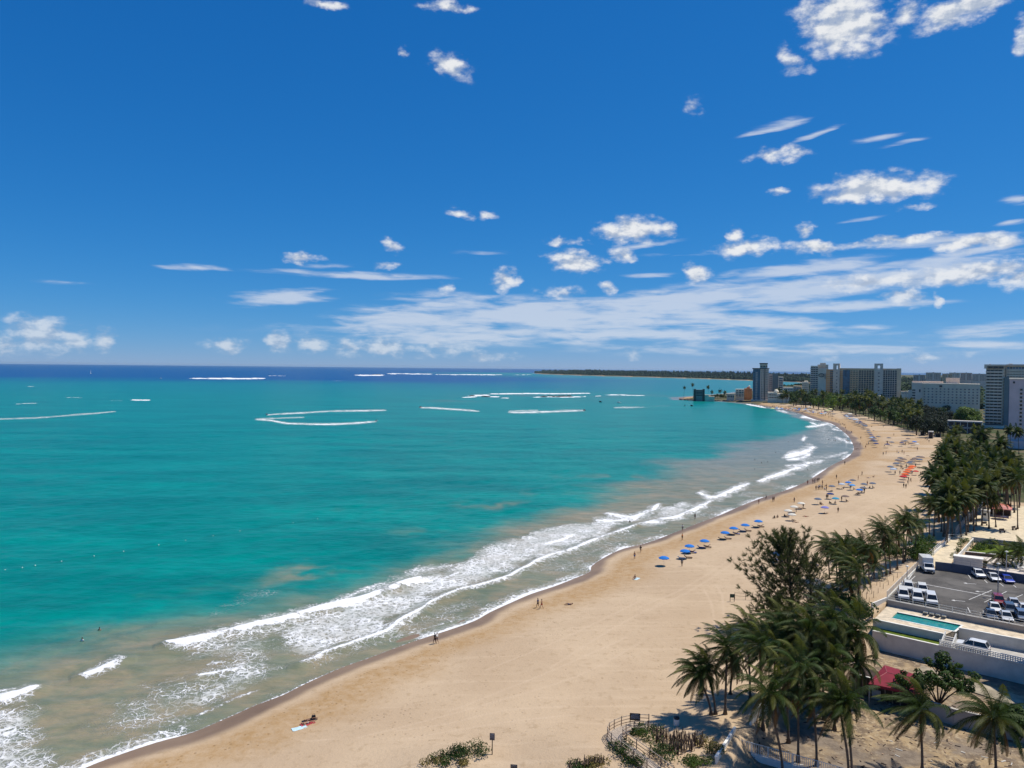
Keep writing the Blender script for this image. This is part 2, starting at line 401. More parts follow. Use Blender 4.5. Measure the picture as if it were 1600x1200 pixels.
def band(pts, w0, w1=None, amt=1.0, h=0.0):
    """breaking crest along photo points; w = half width in photo pixels (in y)"""
    global foam, crest
    Pw = P(pts); Q = np.array(crom(pts, 4)); d = np.full(X.shape, 1e3); q0, q1 = Q.min(0) - 22, Q.max(0) + 22
    bx = (PX > q0[0]) & (PX < q1[0]) & (PY > q0[1]) & (PY < q1[1])
    d[bx] = pdist(PX[bx] * .45, PY[bx], Q * [.45, 1])
    far_ = FARW
    u = UW
    ends = np.clip(np.minimum(PX - Q[:, 0].min(), Q[:, 0].max() - PX) / (4 + (Q[:, 0].max() - Q[:, 0].min()) * .12), 0, 1) ** .5
    wm = w0 * .62 * u * (.35 + .65 * ends)
    f = 1 - sst(d, wm * .45, wm * 1.3 + .12)
    foam = np.maximum(foam, f * amt * (1 - .45 * sst(UW2, .5, .72)))
    TR_ = 1 - sst(d, wm * 1.0, wm * 3.2 + .8); lace[:] = np.maximum(lace, TR_ * .62 * (D < 900))
    if h:
        d = np.full(X.shape, 1e3); d[bx] = pdist(X[bx], Y[bx], Pw); crest = np.maximum(crest, h * np.exp(-(d / 1.6) ** 2))
def zone(pts, amt, soft=2.5, k=1):
    global lace
    Pw = np.array([g0(*p) for p in pts]); i = inpoly(X, Y, Pw); d = pdist(X, Y, np.vstack([Pw, Pw[:1]]))
    sd = np.where(i, d, -d); nse = NZ
    lace = np.maximum(lace, amt * sst(sd + nse * np.minimum(1, soft / 2), -soft * .3, soft))
band([(262,1010),(290,1006),(320,1000),(360,991),(400,980),(440,972),(470,962),(500,953),(530,946),(570,936),(600,926),(640,912),(655,908)], 8.5, h=.9)
band([(525,944),(560,925),(600,914),(640,918)], 2.2, amt=.8)
band([(470,1040),(490,1033),(507,1022),(550,1008),(575,998),(607,988),(625,973),(655,956),(675,942),(700,932),(725,923),(760,915),(787,906),(825,887),(850,873),(900,858),(950,838),(995,822)], 3.0, h=.6)
band([(600,922),(630,917),(655,912),(690,905),(716,896)], 2.6)
band([(850,850),(880,842),(895,836)], 3)
band([(948,803),(985,809),(1005,803),(1020,797),(1030,789)], 4.5, h=.3)
band([(930,812),(960,813),(995,811)], 3.5, amt=.9)
band([(1000,819),(1040,812),(1075,802),(1112,783)], 4, h=.4)
band([(1092,770),(1108,777),(1125,775),(1140,768),(1170,756)], 4, h=.3)
band([(1140,763),(1152,760),(1166,757)], 1.6, amt=.8)
band([(1185,752),(1215,742),(1245,732),(1262,728)], 3.6, h=.3); band([(1228,728),(1250,727),(1270,723)], 2.2, amt=.85)
band([(1227,713),(1240,710),(1258,706),(1272,699)], 5.5, h=.3); band([(1230,718),(1250,716),(1266,710)], 3)
band([(1255,721),(1270,724),(1285,720)], 2.2, amt=.8); band([(1254,688),(1258,683)], 3.4); band([(1290,715),(1310,711),(1325,706)],1.2,amt=.6)
band([(1260,667),(1278,665),(1294,662)], 1.8); band([(1252,652),(1262,652),(1275,656)], 2); band([(1266,660),(1275,663)], 1.2)
band([(1165,631.5),(1180,634),(1196,637)], 1.5); band([(1213,640.5),(1230,644)], 1.3); band([(1300,670),(1310,672)], 1)
band([(1318,686),(1322,690),(1326,692)], 1.6, amt=.8); band([(1305,683),(1318,688)], 1.2, amt=.7); band([(1285,653),(1300,667)], 1, amt=.5)
band([(130,1056),(150,1051),(170,1043),(192,1033)], 5.5, h=.45)
band([(-60,1105),(-20,1101),(10,1092),(35,1085),(58,1077)], 7, h=.4); band([(-20,1088),(5,1082),(25,1079)], 2, amt=.8)
band([(310,1058),(335,1054),(360,1048),(385,1041)], 3.2, h=.25); band([(325,1040),(340,1036),(352,1037)], 1.4, amt=.7)
# swash line along the beach
LN = np.array(near); dsw = pdist(X, Y, LN[4:])
sw = fbm(X, Y, 14, 4, 8)
w_sw = (0.1 + 1.0 * sst(sw, .45, .7)) * (1 + np.minimum(D, 250) / 700) + .18
foam = np.maximum(foam, (1 - sst(dsw - .1, w_sw * .3, w_sw * 1.3)) * (.5 + .4 * sst(sw, .35, .6)) * (D < 1500))
lace = np.maximum(lace, .6 * (1 - sst(-S, 1, 4.5)) * sst(sw, .35, .6) * (D < 700))
# second, older swash lines
o2 = 2.2 + 3 * fbm(X, Y, 25, 2, 11)
foam = np.maximum(foam, .55 * (1 - sst(np.abs(dsw - o2), .15, .7)) * sst(fbm(X, Y, 10, 2, 12), .5, .62) * (S < 0) * (D < 500))
# reefs and offshore breakers
for b in [([(297,591.2),(330,591.4),(370,591.6),(414,591.2)],2.1,1),([(420,587),(447,587.2)],.9,.7),([(555,585.8),(575,586.6),(600,586)],2,1),([(604,583.8),(640,584.2),(675,584.6)],1.4,1),([(680,585),(720,585.4),(784,585.5)],1.2,.9),
 ([(800,586),(830,585.4)],1,.7),([(722,621),(745,620)],1.5,.9),([(732,618.5),(765,617.5)],2,1),([(765,615.5),(830,614.8),(870,615),(922,614.6)],1.8,1),([(762,619.8),(780,619.8)],1.4,1),([(783,622),(796,622)],1.3,1),([(832,621),(850,620),(880,620.5),(915,619.5)],1.7,.95),
 ([(930,619),(940,618.6)],1.2,.7),([(945,617),(965,616.8),(985,617.6),(1008,618.2)],1.5,.95),([(205,625),(235,625)],2,.85),([(25,631.5),(45,630.2),(60,630.2)],1.2,.7),([(104,621),(130,621.3)],1.1,.7),([(170,626),(192,626)],1,.5),([(40,603.6),(55,604)],1,.6),([(520,595),(536,595.4)],1,.5)]:
    band(b[0], b[1] * .8, amt=b[2])
# wakes of the jet skis
for pts, w, am in [([(418,648.3),(440,646.6),(475,645),(500,643.2),(520,642.4),(560,641.8),(602,641)],1.5,.9),([(400,655.5),(420,656.5),(440,660),(455,661.5),(500,663),(540,662),(587,658.6)],1.9,.95),([(400,654.6),(430,653.6),(475,652)],1,.36),
 ([(657,636.8),(680,637.6),(710,639.4),(730,641),(748,642.6)],1.3,.85),([(795,644.6),(830,644),(870,642.8),(912,641.5)],1.7,.95),([(795,642.6),(840,640.8)],.9,.4),([(960,637),(990,635.8),(1030,634.4),(1070,634.4)],1.1,.55),
 ([(-40,656),(0,654.6),(60,652.6),(120,648),(180,643)],1.1,.28),([(1090,622.6),(1062,634)],0.3,.1)]:
    band(pts, w * .58, amt=am * .92)
# lace
zone([(470,960),(520,948),(600,925),(640,905),(690,893),(716,880),(750,858),(807,836),(870,820),(950,806),(1000,800),(1005,812),(990,822),(950,838),(900,857),(850,873),(800,900),(760,914),(725,922),(690,938),(655,955),(625,970),(600,990),(550,1006),(500,1024),(470,1040),(440,1030),(425,1000),(430,980)], .80, 5)
zone([(120,1150),(150,1100),(230,1060),(300,1030),(420,1010),(470,1040),(400,1090),(320,1130),(240,1160),(180,1175)], .42, 8)
zone([(280,1010),(360,992),(440,975),(460,1000),(440,1040),(330,1040),(290,1030)], .5, 5)
zone([(620,905),(640,880),(690,880),(716,882),(690,898)], .62, 3)
zone([(170,1110),(200,1085),(240,1100),(290,1070),(320,1045),(380,1035),(430,1030),(470,1040),(445,1062),(380,1095),(310,1130),(250,1115),(210,1130)], .74, 6)
zone([(265,1015),(330,1005),(420,985),(470,980),(440,1030),(380,1030),(300,1050),(250,1050)], .42, 6)
zone([(-60,1110),(10,1100),(50,1095),(60,1120),(70,1160),(95,1180),(110,1230),(0,1260),(-100,1240)], .66, 5)
zone([(600,990),(655,960),(720,930),(760,918),(740,950),(700,975),(640,1000),(600,1010)], .36, 5)
zone([(930,802),(985,812),(1030,790),(1080,783),(1085,800),(1040,812),(985,820),(940,830),(900,826)], .8, 5)
zone([(1000,795),(1100,775),(1180,752),(1250,727),(1290,722),(1270,735),(1200,762),(1120,790),(1050,810)], .3, 8)
zone([(310,960),(380,925),(440,915),(470,925),(400,945),(330,968)], .26, 4)
zone([(1230,715),(1320,700),(1325,712),(1280,728),(1240,728)], .4, 10); zone([(1260,660),(1310,665),(1325,690),(1290,700),(1260,690)], .34, 12)
lace = np.maximum(lace, .30 * sst(-S, 1, 4) * (1 - sst(-S, 8, 30)) * sst(fbm(X, Y, 16, 3, 4), .42, .62))
# sediment
wd = (34 + 22 * sst(D, 150, 420)) * (1 - .8 * sst(D, 430, 700)); wd = wd * (.7 + .75 * fbm(X, Y, 34, 4, 7))
sed = 1 - sst(-S, wd * .45, wd * 1.6)
for (px, py, rx, ry, a) in [(470,893,55,22,.75),(430,905,40,18,.5),(560,880,70,16,.45),(780,790,90,9,.5),(860,770,80,8,.4),(950,745,120,8,.45),(640,830,60,9,.35),(1190,715,60,9,.5),(560,795,80,5,.25),(1050,715,90,7,.35)]:
    c = g0(px, py); ax = np.linalg.norm(g0(px + rx, py) - c); ay = np.linalg.norm(g0(px, py - ry) - c)
    dd = ((X - c[0]) / ax) ** 2 + ((Y - c[1]) / ay) ** 2
    sed = np.maximum(sed, a * np.exp(-dd) * sst(fbm(X, Y, 11, 4, 6), .3, .62))
# depth: 0 shallow turquoise, 1 open ocean
yy = Y + (fbm(X, Y, 700, 3, 3) - .5) * 900
deep = sst(yy, 1450, 2600) * 1.0
capeD = pdist(X, Y, np.array(far[9:]))
deep = deep * sst(capeD, 150, 1300) ; deep = np.where(X > -200, np.maximum(deep, .9 * sst(yy, 1500, 2200) * sst(capeD, 250, 800) * sst(X + yy * .1, 500, 1000) * sst(fbm(X * .4, Y, 300, 3, 13), .38, .55)), deep)
mid = .5 * sst(Y + (fbm(X, Y, 200, 3, 15) - .5) * 300, 900, 1700)
reef = np.zeros_like(X)
for (px, py, rx, ry) in [(850,618,110,4),(980,618,60,2.5),(700,626,70,2.5)]:
    c = g0(px, py); ax = np.linalg.norm(g0(px + rx, py) - c); ay = np.linalg.norm(g0(px, py - ry) - c)
    reef = np.maximum(reef, np.exp(-(((X - c[0]) / ax) ** 2 + ((Y - c[1]) / ay) ** 2)) * sst(fbm(X, Y, 60, 3, 1), .3, .6))
Zs = crest + ((fbm(X * .5 + Y * .5, (Y - X) * .9, 4.5, 4, 21) - .5) * .5 + (fbm(X * .6, Y * 1.3, 15, 2, 23) - .5) * .5) * (1 - sst(D, 500, 900)) - 0.0
Zs = np.where(S > -3, Zs * sst(-S, 0, 3), Zs)

def water_mat():
    m = bpy.data.materials.new('sea_water'); m.use_nodes = True; t = m.node_tree; b = t.nodes['Principled BSDF']
    pos = nd(t, 'ShaderNodeNewGeometry', out=0)
    A = nd(t, 'ShaderNodeVertexColor', layer_name='mask', out=None); sA = nd(t, 'ShaderNodeSeparateColor', {0: A.outputs[0]}, out=None)
    fo, la, se = sA.outputs[0], sA.outputs[1], sA.outputs[2]; de = A.outputs[1]
    B = nd(t, 'ShaderNodeVertexColor', layer_name='mask2', out=None); sB = nd(t, 'ShaderNodeSeparateColor', {0: B.outputs[0]}, out=None)
    mi, rf = sB.outputs[0], sB.outputs[1]
    lo = nois(t, nd(t, 'ShaderNodeVectorMath', {0: pos, 1: (.35, 1, 1)}, operation='MULTIPLY'), .03, 6, .6)
    c = mixc(t, rmp(t, lo, .3, .7), (.0, .158, .140), (.0, .215, .180))
    c = mixc(t, mi, c, (.0, .158, .190))
    c = mixc(t, mth(t, 'MULTIPLY', rf, .55), c, (.085, .15, .12))
    c = mixc(t, de, c, (.0, .055, .185))
    sn = nois(t, pos, .12, 6, .65, .6)
    sc_ = mixc(t, rmp(t, sn, .35, .65), (.17, .19, .125), (.245, .215, .135))
    sc_ = mixc(t, sB.outputs[2], sc_, (.165, .20, .185))
    sf = rmp(t, mth(t, 'MULTIPLY_ADD', mth(t, 'SUBTRACT', nois(t, pos, .05, 6, .65, 1.0), .5), .7, se), .12, .85)
    c = mixc(t, sf, c, sc_)
    # chop: shading of wave backs and faces put into the colour as noise
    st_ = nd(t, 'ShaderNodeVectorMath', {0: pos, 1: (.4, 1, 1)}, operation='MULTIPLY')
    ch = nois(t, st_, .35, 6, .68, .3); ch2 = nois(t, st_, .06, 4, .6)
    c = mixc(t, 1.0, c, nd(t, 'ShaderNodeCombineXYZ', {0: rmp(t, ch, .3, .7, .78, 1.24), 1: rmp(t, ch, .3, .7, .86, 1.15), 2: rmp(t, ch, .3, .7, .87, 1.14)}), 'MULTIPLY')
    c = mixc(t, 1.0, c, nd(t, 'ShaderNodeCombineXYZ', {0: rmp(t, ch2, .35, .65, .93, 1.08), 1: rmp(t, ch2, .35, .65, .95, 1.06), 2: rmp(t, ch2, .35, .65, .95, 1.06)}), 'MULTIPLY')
    # foam lace
    wp = nd(t, 'ShaderNodeVectorMath', {0: nois(t, pos, .45, 3, .6, out=1), 1: (2.2, 2.2, 0), 2: pos}, operation='MULTIPLY_ADD')
    v1 = nd(t, 'ShaderNodeTexVoronoi', {'Vector': wp, 'Scale': .75, 'Randomness': 1.0}, feature='DISTANCE_TO_EDGE')
    v2 = nd(t, 'ShaderNodeTexVoronoi', {'Vector': wp, 'Scale': 1.9, 'Randomness': 1.0}, feature='DISTANCE_TO_EDGE')
    fn = nois(t, pos, 1.3, 6, .7)
    th = mth(t, 'MULTIPLY', mth(t, 'MULTIPLY', la, la), rmp(t, fn, .3, .7, .12, .55))
    w1 = mth(t, 'SUBTRACT', 1.0, nd(t, 'ShaderNodeMapRange', {0: mth(t, 'DIVIDE', v1, mth(t, 'ADD', th, .002)), 1: .35, 2: 1.15, 3: 0.0, 4: 1.0}), clamp=True)
    w2 = mth(t, 'SUBTRACT', 1.0, nd(t, 'ShaderNodeMapRange', {0: mth(t, 'DIVIDE', v2, mth(t, 'ADD', mth(t, 'MULTIPLY', th, 1.0), .002)), 1: .35, 2: 1.15, 3: 0.0, 4: 1.0}), clamp=True)
    lf = mth(t, 'MULTIPLY', mth(t, 'MAXIMUM', w1, mth(t, 'MULTIPLY', w2, .8)), rmp(t, la, .05, .35))
    patch = rmp(t, nois(t, pos, .16, 4, .6), .38, .6, .25, 1.0)
    lf = mth(t, 'MULTIPLY', lf, mth(t, 'MAXIMUM', patch, rmp(t, la, .6, .95)))
    ff = rmp(t, mth(t, 'MULTIPLY_ADD', mth(t, 'SUBTRACT', fn, .5), 1.7, fo), .36, .72)
    fa = mth(t, 'MAXIMUM', ff, mth(t, 'MULTIPLY', lf, .9), clamp=True)
    c = mixc(t, mth(t, 'MULTIPLY', rmp(t, la, .2, .9), .35), c, (.34, .35, .31))
    c = mixc(t, fa, c, mixc(t, rmp(t, fn, .3, .75), (.72, .73, .73), (.88, .88, .87)))
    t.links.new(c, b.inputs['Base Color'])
    t.links.new(rmp(t, fa, 0, 1, .28, .8), b.inputs['Roughness'])
    b.inputs['IOR'].default_value = 1.33
    t.links.new(rmp(t, fa, 0, 1, .14, .0), b.inputs['Specular IOR Level'])
    hh = mth(t, 'ADD', mth(t, 'MULTIPLY', nois(t, st_, .5, 5, .6, .4), .55), mth(t, 'MULTIPLY', fa, .25))
    t.links.new(nd(t, 'ShaderNodeBump', {'Strength': .75, 'Distance': 1.0, 'Height': hh}), b.inputs['Normal'])
    return m
farsed = sst(D, 260, 480)
sea = sheet('sea', X, Y, Zs, S < 6, {'mask': (foam, lace, sed, deep), 'mask2': (mid, reef, farsed, sed * 0 + 1)}, water_mat())
tag(sea, kind='structure', label='turquoise sea turning deep blue beyond the reefs, surf along the beach')

# ---- land
def lines_mask(lst, w):
    r = np.zeros_like(X)
    for pts in lst:
        d = pdist(X, Y, P(pts)); r = np.maximum(r, 1 - sst(d, w * .3, w + PXL * .5))
    return r
TR = [[(1100,935),(1112,960),(1116,1000),(1113,1040)],[(1118,925),(1128,945),(1130,975)],[(1000,960),(1060,935),(1110,905),(1150,878)],[(1010,968),(1070,940),(1125,905),(1160,880)],
 [(860,1060),(950,1000),(1040,950)],[(700,1130),(850,1070),(980,1010)],[(560,1170),(720,1130),(900,1075),(1000,1020)],[(440,1130),(438,1150),(450,1162),(480,1172),(520,1170)],[(455,1120),(450,1140),(465,1152),(490,1160)],
 [(1340,805),(1390,785),(1440,760)],[(1260,850),(1340,812),(1380,792)],[(1290,905),(1300,885),(1330,865)],[(620,1160),(700,1150),(790,1130),(880,1125)],[(640,1175),(760,1155),(900,1140)],[(1180,850),(1240,830),(1300,800)],[(760,1060),(880,1010),(1000,950)]]
track = lines_mask(TR, .22)
wet = 1 - sst(S + (fbm(X, Y, 16, 3, 31) - .5) * 4.5, 0.9 + D / 260, 2.8 + D / 180)
damp = sst(S, 3, 6) * (1 - sst(S + (fbm(X, Y, 20, 3, 33) - .5) * 10, 6 + D / 90, 13 + D / 60))
damp = np.maximum(damp, .9 * sst(fbm(X * .35 + Y * .2, Y, 12, 3, 41), .50, .60) * sst(D, 280, 380) * (S > 2) * (1 - sst(S, 30, 60)) * (D < 800))
yard = LVL(X.ravel(), Y.ravel(), YARD, 2.5, True).reshape(X.shape)
INL = np.array([g0(*p, 2) for p in [(1195,629),(1270,634),(1300,640),(1345,648),(1380,660),(1420,672),(1470,680),(1475,700),(1465,740),(1470,800),(1520,780),(1640,790),(1800,800),(3000,640),(1600,586),(1270,596),(1262,601),(1190,608),(1120,616),(1062,623),(1120,626.5),(1170,630)]])
inl = np.maximum(inpoly(X, Y, INL).astype(float), sst(Y, 3000, 3300) * sst(S, 25, 40))
Zl = zland(S, X, Y)
def land_mat():
    m = bpy.data.materials.new('sand'); m.use_nodes = True; t = m.node_tree; b = t.nodes['Principled BSDF']
    pos = nd(t, 'ShaderNodeNewGeometry', out=0)
    A = nd(t, 'ShaderNodeVertexColor', layer_name='mask', out=None); s = nd(t, 'ShaderNodeSeparateColor', {0: A.outputs[0]}, out=None)
    B = nd(t, 'ShaderNodeVertexColor', layer_name='mask2', out=None); s2 = nd(t, 'ShaderNodeSeparateColor', {0: B.outputs[0]}, out=None)
    n1 = nois(t, pos, .05, 6, .6, .5); n2 = nois(t, pos, .8, 7, .65); n3 = nois(t, pos, 3.2, 4, .6)
    rot = nd(t, 'ShaderNodeMapping', {0: pos, 2: (0, 0, math.radians(-38)), 3: (.08, 1.1, 1)})
    n4 = nois(t, rot, .55, 4, .6, .2)
    c = mixc(t, rmp(t, n1, .3, .7), (.455, .333, .213), (.53, .40, .262))
    c = mixc(t, mth(t, 'MULTIPLY', rmp(t, n4, .5, .68), .30), c, (.60, .46, .31))
    c = mixc(t, mth(t, 'MULTIPLY', rmp(t, n2, .52, .68), .42), c, (.33, .23, .13))
    c = mixc(t, mth(t, 'MULTIPLY', s.outputs[2], rmp(t, n2, .3, .7, .1, .45)), c, (.60, .46, .32))
    # footprints
    v = nd(t, 'ShaderNodeTexVoronoi', {'Vector': pos, 'Scale': 1.1, 'Randomness': 1.0})
    fp = mth(t, 'MULTIPLY', mth(t, 'SUBTRACT', 1.0, rmp(t, v, .06, .24)), mth(t, 'MAXIMUM', rmp(t, nois(t, pos, .11, 4, .6), .45, .62), s.outputs[1]))
    c = mixc(t, mth(t, 'MULTIPLY', fp, mth(t, 'MULTIPLY_ADD', s.outputs[1], .6, .38)), c, (.27, .17, .085))
    c = mixc(t, mth(t, 'MULTIPLY', s.outputs[1], rmp(t, n2, .3, .7, .35, .85)), c, (.37, .225, .095))
    c = mixc(t, s.outputs[0], c, mixc(t, rmp(t, n1, .3, .7), (.17, .11, .065), (.27, .185, .115)))
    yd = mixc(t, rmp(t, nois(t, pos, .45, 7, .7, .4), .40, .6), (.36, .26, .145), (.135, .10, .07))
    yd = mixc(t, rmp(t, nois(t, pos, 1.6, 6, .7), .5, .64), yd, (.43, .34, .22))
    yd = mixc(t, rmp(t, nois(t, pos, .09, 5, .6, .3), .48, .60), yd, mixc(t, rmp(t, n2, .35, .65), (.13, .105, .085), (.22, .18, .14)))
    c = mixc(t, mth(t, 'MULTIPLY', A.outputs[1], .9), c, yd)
    il = mixc(t, rmp(t, nois(t, pos, .04, 7, .7), .4, .6), (.045, .065, .02), (.15, .12, .07))
    c = mixc(t, s2.outputs[0], c, il)
    t.links.new(c, b.inputs['Base Color'])
    t.links.new(rmp(t, s.outputs[0], 0, 1, .95, .5), b.inputs['Roughness'])
    t.links.new(rmp(t, s.outputs[0], 0, 1, .12, .3), b.inputs['Specular IOR Level'])
    h = mth(t, 'ADD', mth(t, 'MULTIPLY', n2, .5), mth(t, 'ADD', mth(t, 'MULTIPLY', n3, .2), mth(t, 'MULTIPLY', fp, -.35)))
    t.links.new(nd(t, 'ShaderNodeBump', {'Strength': rmp(t, s.outputs[0], 0, 1, .6, .05), 'Distance': .3, 'Height': h}), b.inputs['Normal'])
    return m
land = sheet('beach', X, Y, Zl, S > -6, {'mask': (wet, damp, track, yard), 'mask2': (inl, inl * 0, inl * 0, inl * 0 + 1)}, land_mat())
tag(land, kind='structure', label='curving tan sand beach with a darker wet edge')
# ------------------------------------------------------------------ vegetation
def leafmat(name, col, var=.35, rough=.58, trans=.22, objrand=.2, scale=.6):
    return mat(name, col, rough=rough, spec=.16, var=var, scale=scale, trans=trans, objrand=objrand)
M_FROND = leafmat('palm_frond_green', (.031, .054, .010)); M_FROND2 = leafmat('palm_frond_olive_highlight', (.092, .102, .022))  # olive fronds hold the highlights of the crowns in their colour
M_DEAD = leafmat('dead_frond_brown', (.16, .085, .028), trans=.15); M_YEL = leafmat('palm_frond_yellowing', (.13, .12, .025))
M_PTRUNK = mat('palm_trunk_bark', (.115, .085, .062), .9, var=.3, scale=3, bump=.5)
M_BARK = mat('tree_bark', (.10, .075, .055), .9, var=.3, scale=3, bump=.5)
M_LEAF = leafmat('broad_leaves', (.038, .070, .014)); M_LEAFB = leafmat('bright_leaves', (.085, .135, .018)); M_LEAFD = leafmat('dark_leaves', (.016, .026, .012))
M_NEEDLE = leafmat('casuarina_needles', (.068, .082, .028), trans=.25); M_SHRUB = leafmat('sea_grape_leaves', (.055, .095, .014))
M_DRY = leafmat('dry_grass', (.20, .16, .05)); M_COCO = mat('coconut_husk', (.13, .11, .03), .6, scale=3)
WIND = Vector((-1.0, -.25, 0)).normalized()

def frond(mb, az, el0, L, droop, wind, nl, lw, mi=0, rng_=rng, ll=.95, rach=True, dead=False):
    """one palm frond: arched rib with drooping leaflets"""
    n = 9; p = Vector((0, 0, 0)); d = Vector((math.cos(az) * math.cos(el0), math.sin(az) * math.cos(el0), math.sin(el0)))
    pts = [p.copy()]; dirs = [d.copy()]
    for i in range(n):
        t = (i + 1) / n
        d = (d + Vector((0, 0, -droop * (.35 + t))) / n * 1.6 + WIND * wind * (.3 + t) / n * 1.6).normalized()
        p = p + d * (L / n); pts.append(p.copy()); dirs.append(d.copy())
    if rach: mb.tube(pts, [.05 * (1 - i / (n + 1)) + .012 for i in range(n + 1)], 3, mi, cap=False)
    V = []; F = []
    for k in range(nl):
        t = .10 + .90 * (k + .5) / nl; x = t * n; i = min(int(x), n - 1); f = x - i
        q = pts[i].lerp(pts[i + 1], f); dd = dirs[i].lerp(dirs[i + 1], f).normalized()
        side = dd.cross(Vector((0, 0, 1)))
        if side.length < .1: side = Vector((1, 0, 0))
        side.normalize(); up = side.cross(dd)
        le = ll * (math.sin(math.pi * min(1, (t * .86 + .16))) ** .7) * rng_.uniform(.85, 1.12)
        for s in (-1, 1):
            hang = .75 + .45 * rng_.random() + (.7 if dead else 0)
            v = (side * s * .85 + dd * .62 + up * (.22 - hang * .2) + WIND * wind * .35 - Vector((0, 0, hang * .45))).normalized()
            e1 = q + v * le * .55; v2 = (v - Vector((0, 0, .55 * hang)) + WIND * wind * .3).normalized(); e2 = e1 + v2 * le * .5
            w = dd * lw
            b = len(V); V += [q - w * .5, q + w * .5, e1 + w * .55, e1 - w * .55, e2]
            F += [(b, b + 1, b + 2, b + 3), (b + 3, b + 2, b + 4)]
    mb.add(V, F, mi)
PROTO_FR = []
def frond_set(seed, nf, wind, nl, lw, L=4.4):
    r = random.Random(seed); out = []
    for k in range(nf):
        az = 2 * math.pi * (k * .381966 + r.uniform(-.03, .03)); lv = k / (nf - 1)
        el0 = math.radians(68 - 98 * lv + r.uniform(-8, 8)); dead = lv > .86
        mb = MB(); frond(mb, az, el0, L * r.uniform(.85, 1.1) * (1 - .12 * lv), 0.8 + .75 * lv + (.8 if dead else 0), wind * r.uniform(.7, 1.3), nl, lw, 0, r, dead=dead)
        out.append((mb, dead, lv))
    return out
FSETS = []
for sd, wind in ((1, 1.1), (2, 1.5), (3, .85)):
    fs = []
    for k, (mb, dead, lv) in enumerate(frond_set(sd, 34, wind, 48, .060, 5.5)):
        m_ = M_DEAD if dead else (M_YEL if lv > .74 and k % 2 else (M_FROND2 if k % 3 == 0 else M_FROND))
        fs.append((mb.mesh('frond', m_), dead))
    FSETS.append(fs)
mbc = MB()
for k in range(7):
    a = k * .9; mbc.lathe([(.02, -.17), (.12, -.1), (.15, 0), (.1, .11), (.02, .16)], 6, 0, (math.cos(a) * .3, math.sin(a) * .3, -.3 - .08 * (k % 3)))
ME_COCO = mbc.mesh('coconut_cluster', M_COCO)
def trunk_mesh(off, H, r0=.17, r1=.10, base=.3):
    mb = MB(); pts = []; n = 9
    for i in range(n + 1):
        t = i / n; b = t * t * (3 - 2 * t) * .5 + t * .5
        pts.append((off[0] * b ** 1.3, off[1] * b ** 1.3, H * t))
    mb.tube(pts, [base if i == 0 else r0 + (r1 - r0) * i / n for i in range(n + 1)], 8, 0)
    return mb.mesh('palm_trunk', M_PTRUNK)
npalm = 0
def near_palm(cx, cy, bx, by, label, zb=None, s=1.0, name='coconut_palm', group='coconut palms near the building', dy=0.0, fset=None, nf=24):
    global npalm
    B = G(bx, by, zb) if zb is not None else G(bx, by)
    d = ray(cx, cy); t = (B[1] + dy) / d[1]; Cc = Vector((d[0] * t, B[1] + dy, CH + d[2] * t))
    k = npalm; npalm += 1
    T = thing(name, label, 'palm tree', B, 0, group)
    off = Cc - B
    link('trunk', trunk_mesh(off, off[2], .15, .11), T)
    R = rng.uniform(-.35, .35)
    for i, (me, dead) in enumerate(FSETS[k % 3 if fset is None else fset][:nf + 10]):
        if rng.random() < .05: continue
        o = link('dead_frond' if dead else 'frond', me, T, off, (rng.uniform(-.1, .1), rng.uniform(-.1, .1), R + rng.uniform(-.08, .08)), (s * rng.uniform(.92, 1.08),) * 3)
        if dead: o['label'] = 'brown dead frond hanging below the crown'
    link('coconut_cluster', ME_COCO, T, off)
    return T
# cheaper crowns for the palms that show small
def crown_mesh(seed, nf, nl, lw, mats, wind=.5, L=4.0):
    mb = MB()
    for (m_, dead, lv) in frond_set(seed, nf, wind, nl, lw, L):
        mi = 2 if dead else (1 if rng.random() < .35 else 0)
        mb.add(m_.v, m_.f, mi)
    return mb.mesh('palm_crown', mats)
CROWN_M = [crown_mesh(10 + i, 32, 20, .17, [M_FROND, M_FROND2, M_DEAD], .45) for i in range(4)]
CROWN_F = [crown_mesh(20 + i, 22, 8, .42, [M_FROND, M_FROND2, M_DEAD], .35, 3.9) for i in range(4)]
TRK = [trunk_mesh(o, 10.0, .17, .12) for o in ((.8, .3), (-1.0, .2), (.3, -.6), (-.4, .5))]
def palm(x, y, H, label, group, lod=0, s=1.0, zb=None):
    k = rng.randrange(4); z = zat(x, y) if zb is None else zb
    T = thing('coconut_palm', label, 'palm tree', (x, y, z), 0, group)
    o = ((.8, .3), (-1.0, .2), (.3, -.6), (-.4, .5))[k]
    link('trunk', TRK[k], T, (0, 0, 0), (0, 0, 0), (1, 1, H / 10))
    link('crown', (CROWN_F if lod else CROWN_M)[rng.randrange(4)], T, (o[0], o[1], H), (rng.uniform(-.12, .12), rng.uniform(-.12, .12), rng.uniform(0, 6.28)), (s * rng.uniform(.85, 1.15),) * 3)
    return T

